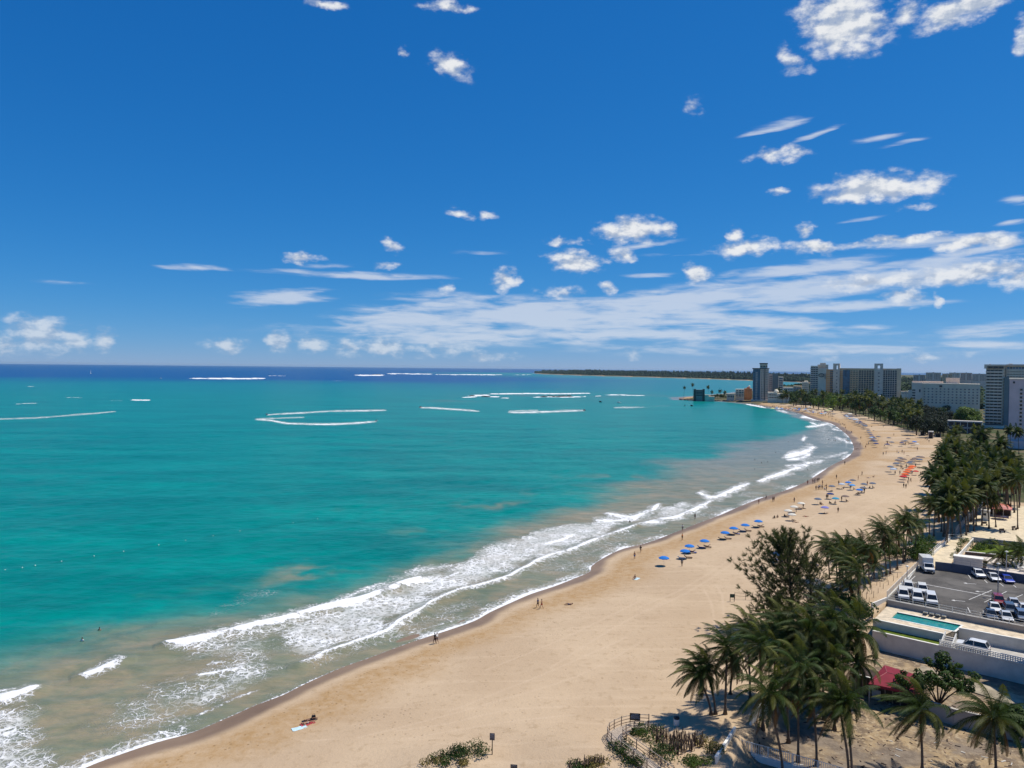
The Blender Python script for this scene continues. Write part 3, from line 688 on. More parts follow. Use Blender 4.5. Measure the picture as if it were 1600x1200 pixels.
def leaf_cloud(mb, blobs, nper, size, mi=0, flat=.6, r=npr, mis=None):
    """leaf clumps spread over the outside of several lobes"""
    V = []; F = []; mm = []
    for bi, (cx, cy, cz, rx, ry, rz) in enumerate(blobs):
        n = int(nper * (rx * ry + rx * rz) / 2)
        u = r.normal(size=(n, 3)); u /= np.linalg.norm(u, axis=1)[:, None]; rad = r.uniform(.55, 1.08, n) ** .6
        c = np.array([cx, cy, cz]) + u * rad[:, None] * np.array([rx, ry, rz])
        nrm = u + r.normal(scale=.55, size=(n, 3)); nrm[:, 2] += flat; nrm /= np.linalg.norm(nrm, axis=1)[:, None]
        a = np.cross(nrm, r.normal(size=(n, 3))); a /= np.linalg.norm(a, axis=1)[:, None] + 1e-6; b = np.cross(nrm, a)
        s = size * r.uniform(.5, 1.3, n)[:, None]
        Q = np.stack([c - a * s, c - b * s * .6, c + a * s, c + b * s * .6], 1).reshape(-1, 3)
        k = len(V); V.extend(map(tuple, Q)); F.extend([(k + 4 * i, k + 4 * i + 1, k + 4 * i + 2, k + 4 * i + 3) for i in range(n)])
    mb.add(V, F, mi)
def tree_proto(seed, lobes, H, R, nper, size, leafm, limbs=6, tr=.25, spread=1.0, shape=.75):
    """trunk mesh and crown mesh of a round-headed tree, crown from H*.35 to H"""
    r = random.Random(seed); pr = np.random.RandomState(seed); B = []
    for i in range(lobes):
        a = r.uniform(0, 6.28); q = r.uniform(.1, .8) * R * spread; z = H * r.uniform(.48, .86) - q / R * H * .12
        rr_ = R * r.uniform(.26, .48); B.append((math.cos(a) * q, math.sin(a) * q, z, rr_, rr_, rr_ * shape))
    B.append((0, 0, H * .8, R * .45, R * .45, H * .18))
    mb = MB(); leaf_cloud(mb, B, nper, size, 0, .5, pr); crown = mb.mesh('tree_crown', leafm)
    mt = MB(); mt.tube([(0, 0, -.3), (.1, 0, H * .2), (0, .1, H * .45), (0, 0, H * .75)], [tr * 1.3, tr, tr * .8, tr * .25], 7)
    for i in range(min(limbs, len(B))):
        b = B[i]; mt.tube([(0, 0, H * r.uniform(.2, .4)), (b[0] * .45, b[1] * .45, (b[2] + H * .3) / 2), (b[0], b[1], b[2])], [tr * .5, tr * .35, tr * .12], 5)
    return mt.mesh('tree_trunk', M_BARK), crown
TP = [tree_proto(30 + i, 9, 8.0, 4.2, 26, .42, m_) for i, m_ in enumerate((M_LEAF, M_LEAF, M_LEAFB, M_LEAFB))]
TD = [tree_proto(40 + i, 10, 12.0, 4.6, 30, .40, M_LEAFD, shape=1.3) for i in range(2)]
def tree(x, y, proto, label, group=None, s=1.0, sz=None, name='broadleaf_tree', z=None):
    T = thing(name, label, 'tree', (x, y, zat(x, y) if z is None else z), 0, group)
    a = rng.uniform(0, 6.28); sc_ = (s, s, sz or s)
    link('trunk', proto[0], T, rot=(0, 0, a), scale=sc_); link('crown', proto[1], T, rot=(0, 0, a), scale=sc_)
    return T

# ---- casuarina at the beach edge
def casuarina(px, py, top, label, lean=(-1.6, 0), nb=42, seed=5, spread=1.0, zb=None):
    r = random.Random(seed); pr = np.random.RandomState(seed)
    B = G(px, py, zb) if zb is not None else G(px, py); H = hgt(px, py, top, B)
    T = thing('casuarina_tree', label, 'tree', B)
    mt = MB(); mc = MB(); n = 10
    P_ = lambda t: Vector((lean[0] * t * t, lean[1] * t, H * .93 * t))
    mt.tube([P_(i / n) for i in range(n + 1)], [.26 * (1 - i / n * .9) + .02 for i in range(n + 1)], 7)
    V = []; F = []
    def twig(p, d, L, w):
        """a spray of thin drooping needles"""
        for j in range(14):
            t = (j + r.random()) / 14; q = p + d * L * t
            for _ in range(2 if lean[0] < -1 else 1):
                v = (d * .9 + Vector((r.gauss(0, .45), r.gauss(0, .45), r.gauss(0, .45))) + Vector((-.15, 0, -.18))).normalized() * r.uniform(.28, .6)
                s = v.cross(Vector((r.gauss(0, 1), r.gauss(0, 1), r.gauss(0, 1)))).normalized() * w * 1.25
                b = len(V); V.extend([q - s, q + s, q + v + s * .35, q + v - s * .35]); F.append((b, b + 1, b + 2, b + 3))
    for k in range(nb):
        t = .12 + .86 * (k / nb); a = k * 2.4 + r.uniform(-.3, .3)
        L = (1 - t) ** .6 * H * .78 * spread * r.uniform(.75, 1.2) + .8
        d = Vector((math.cos(a), math.sin(a), .42 + .9 * t)); d += Vector((-.42, -.05, 0)); d.normalize()
        p = P_(t); pts = [p.copy()]; m = 7
        for i in range(m):
            d = (d + Vector((r.gauss(0, .08) - .03, r.gauss(0, .08), r.gauss(0, .06) + .05))).normalized(); p = p + d * L / m; pts.append(p.copy())
            for _ in range(3 if i else 1):
                sd = (d * .8 + Vector((r.gauss(0, .55), r.gauss(0, .55), r.gauss(.1, .4)))).normalized()
                l2 = r.uniform(.35, .85) * (1.2 - i / m * .5); mt.tube([p, p + sd * l2], [.02, .008], 3, cap=False)
                twig(p, sd, l2 * 1.15, .021)
        mt.tube(pts, [.075 * (1 - t * .6) * (1 - i / (m + 1)) + .012 for i in range(m + 1)], 4, cap=False)
    mc.add(V, F, 0)
    mt.obj('trunk', M_BARK, T); mc.obj('crown', M_NEEDLE, T)
    return T
casuarina(1238, 985, 840, 'feathery wind-swept casuarina tree standing above the palms at the edge of the sand', seed=5, nb=80, lean=(-1.4, .3))
casuarina(1268, 992, 872, 'shorter thin casuarina leaning in front of the midway palms, right of the tall feathery one', seed=8, nb=34, lean=(-.6, .2), spread=.85)
casuarina(1230, 1010, 942, 'low spreading casuarina bush with a branch reaching out over the sand', seed=9, nb=20, lean=(-2.4, -.3), spread=1.35)

NP = [(1092,1052,1111,1117,'first coconut palm of the clump on the sand, the one farthest towards the sea',None,.80,0),
 (1104,1040,1118,1116,'coconut palm leaning beside its seaward twin, trunks almost crossing at the foot',None,.72,1),
 (1136,1012,1133,1116,'tall coconut palm with a dark foot right of the twin palms',None,.85,0),
 (1146,1035,1141,1085,'coconut palm behind the tall one with the dark foot',None,.72,0),
 (1187,1008,1192,1142,'coconut palm rising behind the end of the white wall',None,.85,-1),
 (1201,1084,1223,1212,'windblown coconut palm leaning inwards in front of the slatted fence',.6,.86,0),
 (1246,1040,1247,1190,'straight coconut palm with a long bare trunk in the dirt yard',.6,.9,0),
 (1270,1078,1276,1196,'coconut palm with a thin dark trunk in the middle of the dirt yard',.6,.85,0),
 (1312,1100,1326,1212,'coconut palm whose fronds stream seaward at the foot of the red canopy',.6,.95,0),
 (1322,1096,1331,1214,'second trunk crossing the palm with streaming fronds near the red canopy',.6,.6,.5),
 (1438,1108,1441,1206,'windblown coconut palm between the red canopy and the round tree',.6,.95,0),
 (1552,1120,1556,1208,'windblown coconut palm near the frame corner, right of all others',.6,1.0,0),
 (1336,985,1340,1095,'big dark coconut palm left of the long grey wall',.8,1.15,1),
 (1262,985,1266,1120,'coconut palm in the dark heart of the clump below the casuarina',.8,1.0,1),
 (1298,968,1300,1110,'coconut palm with its crown overlapping the casuarina from the right',.8,1.0,2),
 (1340,1036,1342,1106,'coconut palm with brown hanging fronds beside the red canopy',.8,.8,1),
 (1210,1020,1212,1128,'coconut palm deep in the dark middle of the clump, seaward side',.9,1.0,1),(1240,1000,1243,1115,'coconut palm deep in the dark middle of the clump, just under the casuarina',.8,1.05,2),(1284,1020,1287,1125,'coconut palm deep in the dark middle of the clump, towards the canopy',.8,1.05,1),(1316,1000,1319,1108,'coconut palm between the big dark one and the middle of the clump',.8,1.0,2),
 (1222,975,1225,1100,'coconut palm just under the low casuarina branches',None,.9,2),
 (1300,1045,1304,1140,'coconut palm crown half hidden between two darker ones left of the canopy',.6,.9,1),
 (1168,985,1172,1095,'coconut palm with its crown against the sand left of the casuarina',None,.8,0),
 (1228,1072,1232,1160,'short coconut palm crowded behind the slatted fence',.6,.8,0)]
for (a_, b_, c_, d_, lb, zb, s_, dy_) in NP: near_palm(a_, b_, c_, d_, lb, zb, s_, dy=dy_)
MP = [(1377,828,1385,899,'palm with an upright tuft at the seaward end of the row by the truck'),(1388,848,1391,897,'palm directly behind the staked sand path'),
 (1413,812,1411,880,'palm leaning behind the box truck, its crown over the open sand'),(1418,824,1414,877,'palm beside the green sea grape bush by the truck'),
 (1344,850,1350,905,'olive palm in the midway clump nearest the open beach'),(1330,880,1330,934,'palm with a thick skirt of brown fronds in the midway clump'),
 (1292,853,1296,905,'palm at the seaward corner of the midway clump, over the navy lounger'),(1365,882,1366,905,'yellowish low palm above the stakes'),
 (1326,912,1330,936,'short palm with drooping crown at the foot of the midway clump'),(1310,872,1313,925,'palm hidden in the middle of the midway clump'),
 (1452,786,1452,840,'palm with a full round crown, first of the row along the beach fence'),(1461,793,1459,838,'palm close behind the full round crown by the beach fence'),
 (1472,782,1471,831,'third palm of the row along the beach fence'),(1483,772,1482,826,'fourth palm of the row along the beach fence'),
 (1492,762,1488,815,'palm over the brown thatch by the beach fence'),(1500,768,1496,815,'palm in front of the sunlit path by the fence'),
 (1521,765,1521,820,'slender palm leaning over the fence corner'),(1529,770,1525,822,'slender palm just inside the fence corner'),
 (1551,782,1556,824,'low palm in front of the red roofed pavilion'),(1588,750,1590,827,'tall palm in front of the right end of the red roof'),
 (1566,868,1567,885,'fan palm with stiff grey-green leaves on the lawn'),(1592,862,1590,884,'small palm at the end of the lawn'),
 (1474,735,1473,773,'palm standing out on the sand at the corner of the grove'),(1540,762,1544,812,'palm with a bare curved trunk left of the red roof'),
 (1305,856,1308,912,'palm just right of the seaward corner palm of the midway clump'),(1318,850,1322,915,'palm between two others at the back of the midway clump'),(1400,836,1402,890,'palm filling the gap behind the stakes'),(1355,858,1358,912,'palm leaning over the wide green bush of the midway clump'),(1340,895,1342,945,'low palm at the near end of the midway clump'),(1432,815,1430,872,'palm nearest the truck, its crown over the bushes')]
for (a_, b_, c_, d_, lb) in MP: near_palm(a_, b_, c_, d_, lb, None if c_ < 1440 and d_ > 850 or c_ < 1430 else 4.25, .82 if d_ > 840 else .9, group='coconut palms between the beach and the car park', nf=22)
# grove right of the beach
GR = [(1462,740),(1470,712),(1468,690),(1480,672),(1510,668),(1545,672),(1572,690),(1580,705),(1605,722),(1608,742),(1562,752),(1535,768),(1510,782),(1495,788),(1478,796)]
def inp(x, y, P_):
    c = False; n = len(P_)
    for i in range(n):
        (x1, y1), (x2, y2) = P_[i], P_[(i + 1) % n]
        if (y1 > y) != (y2 > y) and x < (x2 - x1) * (y - y1) / (y2 - y1) + x1: c = not c
    return c
pts = []; tries = 0
while len(pts) < 96 and tries < 9000:
    tries += 1; x = rng.uniform(1460, 1610); y = rng.uniform(666, 800)
    if inp(x, y, GR) and all((x - a) ** 2 / 60 + (y - b) ** 2 / 22 > 1 for a, b in pts): pts.append((x, y))
for (x, y) in pts:
    H = rng.uniform(10, 13.5); p = g0(x, y, 2.5 + H)
    zb_ = min(zat(p[0], p[1]), 4.3)
    palm(p[0], p[1], 2.5 + H - zb_, 'coconut palm packed into the dense grove between the beach and the white tower', 'palms of the grove', 0, 1.06, zb_)
for (x, y, by) in [(1580,672,708),(1592,675,710),(1571,745,790)]:
    p = g0(x, by, 3); h = hgt(x, by, y, Vector((p[0], p[1], 3)))
    palm(p[0], p[1], h, {672: 'left of the two tall palms against the white tower', 675: 'right of the two tall palms against the white tower', 745: 'tall palm rising above the grove behind the red roof'}[y], 'tall palms by the white tower', 0, 1.1, 3)
# belt behind the far beach
BLT = [(1232,634),(1270,638),(1300,643),(1345,651),(1382,661),(1425,674),(1452,681),(1475,684),(1480,662),(1440,645),(1380,636),(1320,629),(1270,626),(1215,626)]
pts = []; tries = 0
while len(pts) < 285 and tries < 40000:
    tries += 1; x = rng.uniform(1215, 1480); y = rng.uniform(625, 684)
    if inp(x, y, BLT) and all((x - a) ** 2 / 16 + (y - b) ** 2 / 1.2 > 1 for a, b in pts): pts.append((x, y))
for (x, y) in pts:
    p = g0(x, y, 2.2); bright = 1278 < x < 1335
    if x > 1438: tree(p[0], p[1], TD[rng.randrange(2)], 'dark dense tree at the near end of the belt behind the beach', 'dark trees of the beach belt', rng.uniform(.8, 1.0), name='dark_tree')
    elif rng.random() < (.66 if bright else .46): tree(p[0], p[1], TP[rng.randrange(2) + (2 if rng.random() < (.8 if bright else .15) else 0)], 'bright green round tree in the belt before the slab hotel' if bright else 'round tree among the palms behind the far beach', 'round trees of the beach belt', rng.uniform(1.1, 1.55) * (1.0 if x > 1370 else 1.35))
    else: palm(p[0], p[1], rng.uniform(9, 15) + (3 if x < 1370 else 0), 'coconut palm in the belt of trees behind the far beach', 'palms of the beach belt', 1, 1.3 if x > 1370 else 1.6)
p = G(1450, 683); tree(p[0], p[1] + 14, TD[0], 'broad dark casuarina at the corner where belt and beach meet', None, 1.5, 1.15, 'dark_tree')
p = G(1466, 686); tree(p[0], p[1] + 10, TD[1], 'blackish conical tree beside the beach huts', None, 1.3, 1.1, 'dark_tree')
BIG = tree_proto(60, 26, 15, 9.5, 26, .55, [M_LEAFB], limbs=12, tr=.7, shape=.8)
p = g0(1512, 668, 3); tree(p[0], p[1], BIG, 'huge spreading bright-crowned fig tree beside the balcony tower', None, 1.12, 1.05, 'fig_tree', 3)
p = g0(1490, 664, 3); tree(p[0] - 2, p[1], TD[0], 'darker round tree merging into the fig tree', None, 1.2, .95, 'dark_tree', 3)
for (x, y, s_) in [(1425,640,1.1),(1440,644,1.0),(1455,642,1.2),(1470,650,1.1),(1478,658,1.0),(1405,632,1.1),(1412,637,1),(1480,646,1.1),(1500,680,.8),(1530,676,.8),(1546,680,.7)]:
    p = g0(x, y, 3); tree(p[0], p[1], TP[rng.randrange(2)], 'round garden tree in front of the white hotel', 'garden trees by the white hotel', s_, None, 'broadleaf_tree', 3)
# ---- round tree by the red canopy, individually limbed
def open_tree(px, py, top, label, zb, R=3.9, seed=11):
    r = random.Random(seed); B = G(px, py, zb); H = hgt(px, py, top, B); T = thing('broadleaf_tree', label, 'tree', B)
    mt = MB(); blobs = []
    mt.tube([(0, 0, -.2), (.1, 0, H * .18)], [.22, .18], 7)
    for k in range(9):
        a = k * .698 + r.uniform(-.2, .2); q = R * r.uniform(.35, .95); e = Vector((math.cos(a) * q, math.sin(a) * q, H * r.uniform(.6, .95) - q * .15))
        mt.tube([(0, 0, H * .12), (e[0] * .35, e[1] * .35, e[2] * .5), (e[0] * .8, e[1] * .8, e[2] * .85), e], [.13, .09, .05, .02], 5)
        for j in range(9):
            f = e + Vector((r.gauss(0, .8), r.gauss(0, .8), r.gauss(0, .5))); mt.tube([(e[0] * .7, e[1] * .7, e[2] * .78), f], [.035, .012], 3)
            s_ = r.uniform(.38, .72); blobs.append((f[0], f[1], f[2], s_, s_, s_ * .7))
    mc = MB(); leaf_cloud(mc, blobs, 260, .19, 0, .6, np.random.RandomState(seed))
    mt.obj('trunk', M_BARK, T); mc.obj('crown', M_LEAF, T)
open_tree(1466, 1112, 1034, 'round open-branched tree with pale limbs right of the red canopy', .6)
open_tree(1578, 1150, 1112, 'small round tree behind the palm in the frame corner', .6, 1.6, 12)
# ---- shrubs
def shrub(px, py, w, h, label, leafm, zb=None, seed=0, cat='shrub', name='shrub', size=.13, group=None, dens=90, flat=.3):
    r = random.Random(seed * 7 + 1); B = G(px, py, zb) if zb is not None else G(px, py)
    T = thing(name, label, cat, B, 0, group); bl = []
    for k in range(7 if w < 3 else 12):
        a = r.uniform(0, 6.28); q = w * .36 * r.random() ** .5; s_ = w * r.uniform(.16, .26)
        bl.append((math.cos(a) * q, math.sin(a) * q, h * r.uniform(.3, .62), s_, s_, h * .38))
    mc = MB(); leaf_cloud(mc, bl, dens, size, 0, flat, np.random.RandomState(seed)); mc.obj('foliage', leafm, T)
    ms = MB()
    for b in bl[:6]: ms.tube([(0, 0, -.1), (b[0] * .5, b[1] * .5, b[2] * .5), (b[0], b[1], b[2])], [.04, .03, .01], 4)
    ms.obj('stem', M_BARK, T); return T
for i, (x, y, w, h, lb, m_) in enumerate([(1437,868,5.5,3.4,'rounded sea grape bush beside the box truck, nearest the path',M_SHRUB),(1445,858,5,3,'sea grape bush behind the rounded one near the truck',M_SHRUB),(1428,874,5,3,'sea grape bush under the palms by the truck',M_SHRUB),
 (1352,875,6,3.4,'wide green bush inside the midway clump of palms',M_SHRUB),(1335,862,5.5,3.6,'bright bush at the seaward side of the midway clump',M_SHRUB),(1318,880,5,3,'dark bush under the midway palms',M_LEAF),(1372,868,5,3,'bush between the two palm clumps',M_LEAF),(1400,870,5,2.6,'low bush under the palm row by the stakes',M_LEAF),
 (1322,950,5,2.4,'bush at the lower end of the staked path',M_LEAF),(1342,968,5,2.6,'bush touching the corner of the pool wall',M_LEAF),(1300,945,6,3,'dark bush beneath the casuarina',M_LEAF),(1280,1000,7,3.2,'dark undergrowth bush between the palms below the casuarina',M_LEAFD),(1312,1020,7,3,'dark undergrowth bush left of the red canopy',M_LEAFD),(1250,1030,6,2.6,'undergrowth bush in the shade of the palm clump',M_LEAFD)]):
    shrub(x, y, w * 1.15, h * (1.15 if y < 1000 else 1.5), lb, m_, None, i, size=.24, dens=46)
for i, (x, y) in enumerate([(1506,847),(1502,855),(1497,863),(1491,872)]):
    shrub(x, y, 3.0 - .2 * i, 1.3, ['round clipped bush farthest along the sand path wall','second clipped bush beside the white garden wall','third clipped bush beside the white garden wall','clipped bush at the near end by the dark car park wall'][i], M_SHRUB, 4.3, 30 + i, size=.12, dens=110, group='clipped bushes by the sand path')
for i, (x, y, w, h) in enumerate([(1524,858,4,1.3),(1532,853,4,1.5),(1520,866,3,1),(1545,857,3,1.1),(1585,855,4,1.5),(1598,858,4,1.5),(1553,850,3.5,1.6)]):
    shrub(x, y, w, h, 'green garden bush on the lawn behind the low brown wall', M_LEAF if i % 2 else M_SHRUB, 4.35, 40 + i, size=.14, dens=80, group='bushes of the lawn garden')
DB = [(733,1178,4.6,1.0,'wide dark green bush beside the post sign',M_LEAF),(688,1184,2.4,.8,'bush on the dune left of the wide dark one',M_LEAF),(672,1193,2.6,.6,'straggly dune plant nearest the sea',M_DRY),(700,1196,2.6,.8,'dune bush at the lower edge below the others',M_LEAF),(726,1197,2,.6,'small dune plant below the wide bush',M_DRY),
 (975,1166,2.6,.9,'green plant in the bend of the boardwalk, seaward side',M_LEAF),(966,1176,3,1,'green plant below the boardwalk bend',M_LEAF),(985,1190,3.2,.9,'bush in the shade of the boardwalk',M_LEAF),(1003,1148,3,1.1,'green bush inside the boardwalk bend',M_LEAF),(1014,1158,2.8,1.1,'bush between boardwalk and stick fence',M_SHRUB),(1036,1182,3.4,1.2,'tall green plant right of the boardwalk',M_LEAF),(1028,1145,2.6,.9,'leafy plant at the head of the stick fence',M_LEAF),
 (1108,1172,2.4,1.3,'grassy tuft near the white wall',M_DRY),(1118,1178,2.4,1.4,'olive bush in front of the white wall',M_LEAF),(1090,1192,3.4,.8,'bright green low plant at the bottom by the white wall',M_SHRUB),(1078,1197,2.4,.7,'low green plant left of the bright one',M_SHRUB),(1096,1162,2,.8,'dry tuft at the end of the stick fence',M_DRY),(934,1196,3,.6,'dune plants among the short sticks',M_DRY),(905,1199,3,.5,'creeping plant among the short sticks by the frame edge',M_LEAF),(1052,1170,2.4,.8,'plant behind the standing sticks',M_LEAF)]
for i, (x, y, w, h, lb, m_) in enumerate(DB): shrub(x, y, w, h, lb, m_, None, 60 + i, 'dune plant', 'dune_plant', .10, dens=210, group='plants on the dune')
# ---- far wood on the cape and behind the hotels
def wood(name, cells, label, col):
    mb = MB(); r = random.Random(9); pr = np.random.RandomState(9); V = []; F = []
    for (x, y, z, s, h) in cells:
        n = 7; ring = []; b = len(V)
        for j, (q, zz) in enumerate(((1.0, .0), (1.12, .45), (.75, .85), (.25, 1.02))):
            for k in range(n):
                a = 2 * math.pi * k / n + j * .4; u = q * s * r.uniform(.7, 1.25)
                V.append((x + math.cos(a) * u, y + math.sin(a) * u, z + h * zz * r.uniform(.88, 1.12)))
        for j in range(3): F += [(b + j * n + k, b + j * n + (k + 1) % n, b + (j + 1) * n + (k + 1) % n, b + (j + 1) * n + k) for k in range(n)]
        F.append(tuple(b + 3 * n + k for k in range(n)))
    mb.add(V, F); m = leafmat(name + '_leaves', col, var=.5, scale=.03, trans=0, objrand=0, rough=.9)
    return tag(mb.obj(name, m), label, None, None, 'stuff')
cells = []
CT = [(836,583.2,3.2),(850,583.8,6),(862,584.5,6.5),(880,585.3,7),(900,586,8),(925,586.8,8.4),(960,587.7,8),(1000,588.7,8.5),(1040,589.7,9),(1080,590.8,9.5),(1120,592.2,11),(1165,594,13),(1210,595.8,14),(1250,597.2,15),(1275,599,16),(1330,604,19),(1420,606,19),(1700,610,21)]
def cti(x):
    for a, b in zip(CT[:-1], CT[1:]):
        if a[0] <= x <= b[0]:
            t = (x - a[0]) / (b[0] - a[0]); return a[1] + (b[1] - a[1]) * t, a[2] + (b[2] - a[2]) * t
for row in range(6):
    x = 837.0
    while x < 1690:
        yb, hp = cti(x); yb -= row * (.45 + (x - 837) / 900); p = g0(x, yb - .15)
        if row < 5 or x < 1300:
            px_m = p[1] / FPX
            h = hp * px_m * (.62 + .09 * row) * rng.uniform(.7, 1.1) * .52; s = max(1.6 * px_m, 7) * rng.uniform(.8, 1.3)
            cells.append((p[0] + rng.uniform(-3, 3), p[1], zat(p[0], p[1]) - 1, s, max(h, 5)))
        x += rng.uniform(1.3, 3.2)
wood('far_woods', cells, 'dark green wood covering the low cape across the bay', (.034, .056, .030))
cells = []
for k in range(1500):
    x = rng.uniform(1225, 1760); y = rng.uniform(592, 640) if x > 1400 else rng.uniform(600, 626)
    p = g0(x, y, 2)
    if sdist(np.array([p[0]]), np.array([p[1]]))[0] > 70: cells.append((p[0], p[1], 2, rng.uniform(3, 6) * (1 + p[1] / 2500), rng.uniform(5, 9) + p[1] / 400))
wood('town_trees', cells, 'mass of trees between the hotels and the town', (.034, .055, .020))
# ------------------------------------------------------------------ buildings
def wmat(n, c, **k): return mat(n, (min(c[0] * 1.12, .84), c[1] * 1.0, c[2] * .84), rough=k.pop('rough', .85), spec=.25, var=.10, scale=.12, **k)
W_WHITE = wmat('white_render', (.78, .75, .69)); W_GREY = wmat('pale_grey_render', (.64, .61, .57)); W_LGREY = wmat('light_concrete', (.64, .61, .56))
W_CREAM = wmat('cream_render', (.68, .58, .44)); W_PINK = wmat('pinkish_render', (.62, .53, .50)); W_SALMON = wmat('salmon_render', (.66, .42, .26)); W_ORANGE = wmat('orange_brick_render', (.50, .22, .10))
W_BLUE = wmat('blue_grey_shade_panels', (.10, .19, .30)); W_ROOF = wmat('roof_surface', (.45, .44, .42)); W_DARK = wmat('dark_render', (.07, .075, .085)); W_TEAL = wmat('teal_grey_render', (.17, .24, .28))
W_SEA = wmat('sea_green_render', (.60, .62, .57)); W_LAV = wmat('lavender_render', (.56, .52, .60))
M_GLASS = mat('window_glass_dark', (.018, .026, .034), rough=.18, spec=.6, var=.5, scale=.3, objrand=.5)
M_GLASSB = mat('window_glass_blue', (.03, .10, .15), rough=.15, spec=.6, var=.4, scale=.3, objrand=.5)
M_GLASSL = mat('window_glass_curtained', (.12, .13, .14), rough=.3, spec=.5, var=.4, scale=.4, objrand=.4)
M_RAIL = mat('balcony_rail_grey', (.46, .46, .46), .6)
WINC = {}
class Bl:
    def __init__(s, name, label, px, Y, cat='building', group=None, z0=2.0):
        d = ray(px, 590); s.az = math.atan2(d[0], d[1]); s.n = np.array([math.sin(s.az), math.cos(s.az)]); s.e = np.array([math.cos(s.az), -math.sin(s.az)])
        s.Y = Y / math.cos(s.az); s.z0 = z0; s.x0 = 0.0; o = s.n * s.Y; s.T = thing(name, label, cat, (o[0], o[1], z0), -s.az, group)
    def wx(s, px, py=590):
        d = ray(px, py); return (d[:2] @ s.e) * s.Y / (d[:2] @ s.n)
    def wz(s, px, py):
        d = ray(px, py); return CH + d[2] * s.Y / (d[:2] @ s.n)
    def box(s, name, xa, xb, yt, yb, dep, m, dy=0.0, parent=None, label=None):
        xm = (xa + xb) / 2; X0, X1 = s.wx(xa) - s.x0, s.wx(xb) - s.x0; Z1 = s.wz(xm, yt) - s.z0
        Z0 = -1.0 if yb is None else s.wz(xm, yb) - s.z0
        o = MB().box(((X0 + X1) / 2, dy + dep / 2, (Z0 + Z1) / 2), (X1 - X0, dep, Z1 - Z0)).obj(name, m, parent or s.T)
        if label: o['label'] = label
        return o
    def grid(s, name, xa, xb, yt, yb, nx, nz, fw, fh, m, dy=0.0, dep=.3, skip=0.0, parent=None, m2=None, frame=None):
        xm = (xa + xb) / 2; X0, X1 = s.wx(xa) - s.x0, s.wx(xb) - s.x0; Z1 = s.wz(xm, yt) - s.z0; Z0 = s.wz(xm, yb) - s.z0
        cw, chh = (X1 - X0) / nx, (Z1 - Z0) / nz; w, h = cw * fw, chh * fh
        key = (name, round(w, 1), round(h, 1), m.name, dep)
        if key not in WINC:
            b = MB().box((0, 0, 0), (w, dep, h), 0)
            if frame is not None:
                t = min(w, h) * .1
                for q in (-1, 1):
                    b.box((q * w / 2, -.06, 0), (t, dep, h + t), 1); b.box((0, -.06, q * h / 2), (w - t, dep, t), 1)
            WINC[key] = b.mesh(name, [m, frame or m])
        for i in range(nx):
            for j in range(nz):
                if skip and rng.random() < skip: continue
                link(name, WINC[key], parent or s.T, (X0 + cw * (i + .5), dy - .05 + dep / 2 - .08, Z0 + chh * (j + .5)))
def balcony_mesh(w, d, h, m1, m2):
    b = MB(); b.box((0, -d / 2, -.1), (w, d, .2), 0); b.box((0, -d + .04, h / 2), (w, .08, h), 1)
    for q in (-1, 1): b.box((q * (w / 2 - .04), -d / 2 + .04, h / 2), (.08, d - .1, h), 1)
    return b.mesh('balcony', [m1, m2])
def balconies(B, xa, xb, yt, yb, nx, nz, m1, m2, d=1.4, h=1.0, fw=.92, dy=0.0):
    xm = (xa + xb) / 2; X0, X1 = B.wx(xa) - B.x0, B.wx(xb) - B.x0; Z1 = B.wz(xm, yt) - B.z0; Z0 = B.wz(xm, yb) - B.z0
    cw, chh = (X1 - X0) / nx, (Z1 - Z0) / nz; me = balcony_mesh(cw * fw, d, h, m1, m2)
    for i in range(nx):
        for j in range(nz): link('balcony', me, B.T, (X0 + cw * (i + .5), dy - .01, Z0 + chh * j))
# blue and pink tower at the bend of the beach
B = Bl('apartment_tower', 'tall blue-fronted apartment tower with a rounded penthouse at the far end of the beach', 1188, 1040)
B.box('wall', 1176.4, 1188, 576, None, 18, W_BLUE, label='seaward half of the tower with blue shading painted on'); B.box('wall', 1188, 1201, 576, None, 18, W_PINK, -.6, label='pinkish half of the tower')  # blue glass face, with its blue shading put into the wall colour
B.box('cornice', 1175.2, 1202, 575.2, 576.6, 20, W_DARK, -1.2)
B.grid('window', 1177, 1188, 578, 624, 4, 17, .7, .62, M_GLASSB, 0); B.grid('window', 1189, 1194, 578, 624, 2, 17, .5, .5, M_GLASS, -.6); B.grid('window', 1196.2, 1201, 578, 624, 2, 17, .5, .5, M_GLASS, -.6)
B.box('window_bay', 1194.3, 1195.8, 577, 625, .5, M_GLASS, -.8); balconies(B, 1180.5, 1184, 580, 624, 1, 17, W_LGREY, M_RAIL, 1.2)
B.box('penthouse', 1187, 1199, 569, 575.2, 12, W_LGREY, 1); B.box('penthouse_roof', 1186.2, 1199.4, 567.2, 569, 13, W_DARK, .4); B.grid('window', 1188, 1198.5, 570.5, 574.5, 4, 1, .7, .6, M_GLASS, 1)
B.box('podium', 1174, 1203, 624.6, None, 24, W_GREY, -5)
B = Bl('apartment_block', 'grey windowless-sided apartment block right behind the blue tower', 1210, 1090)
B.box('wall', 1201, 1207, 585, None, 16, W_PINK); B.box('wall', 1207, 1216, 583.5, None, 17, W_TEAL, -.5, label='blank grey-green side wall'); B.box('wall', 1216, 1224, 588.5, None, 14, W_WHITE, .5)
B.grid('window', 1202, 1206.5, 587, 620, 2, 11, .6, .5, M_GLASS, 0); B.grid('window', 1217, 1223.4, 590, 617, 1, 8, .9, .6, M_GLASSB, .5)
B = Bl('low_hotel', 'low white building with a domed stair head, right of the blue tower foot', 1207, 1000)
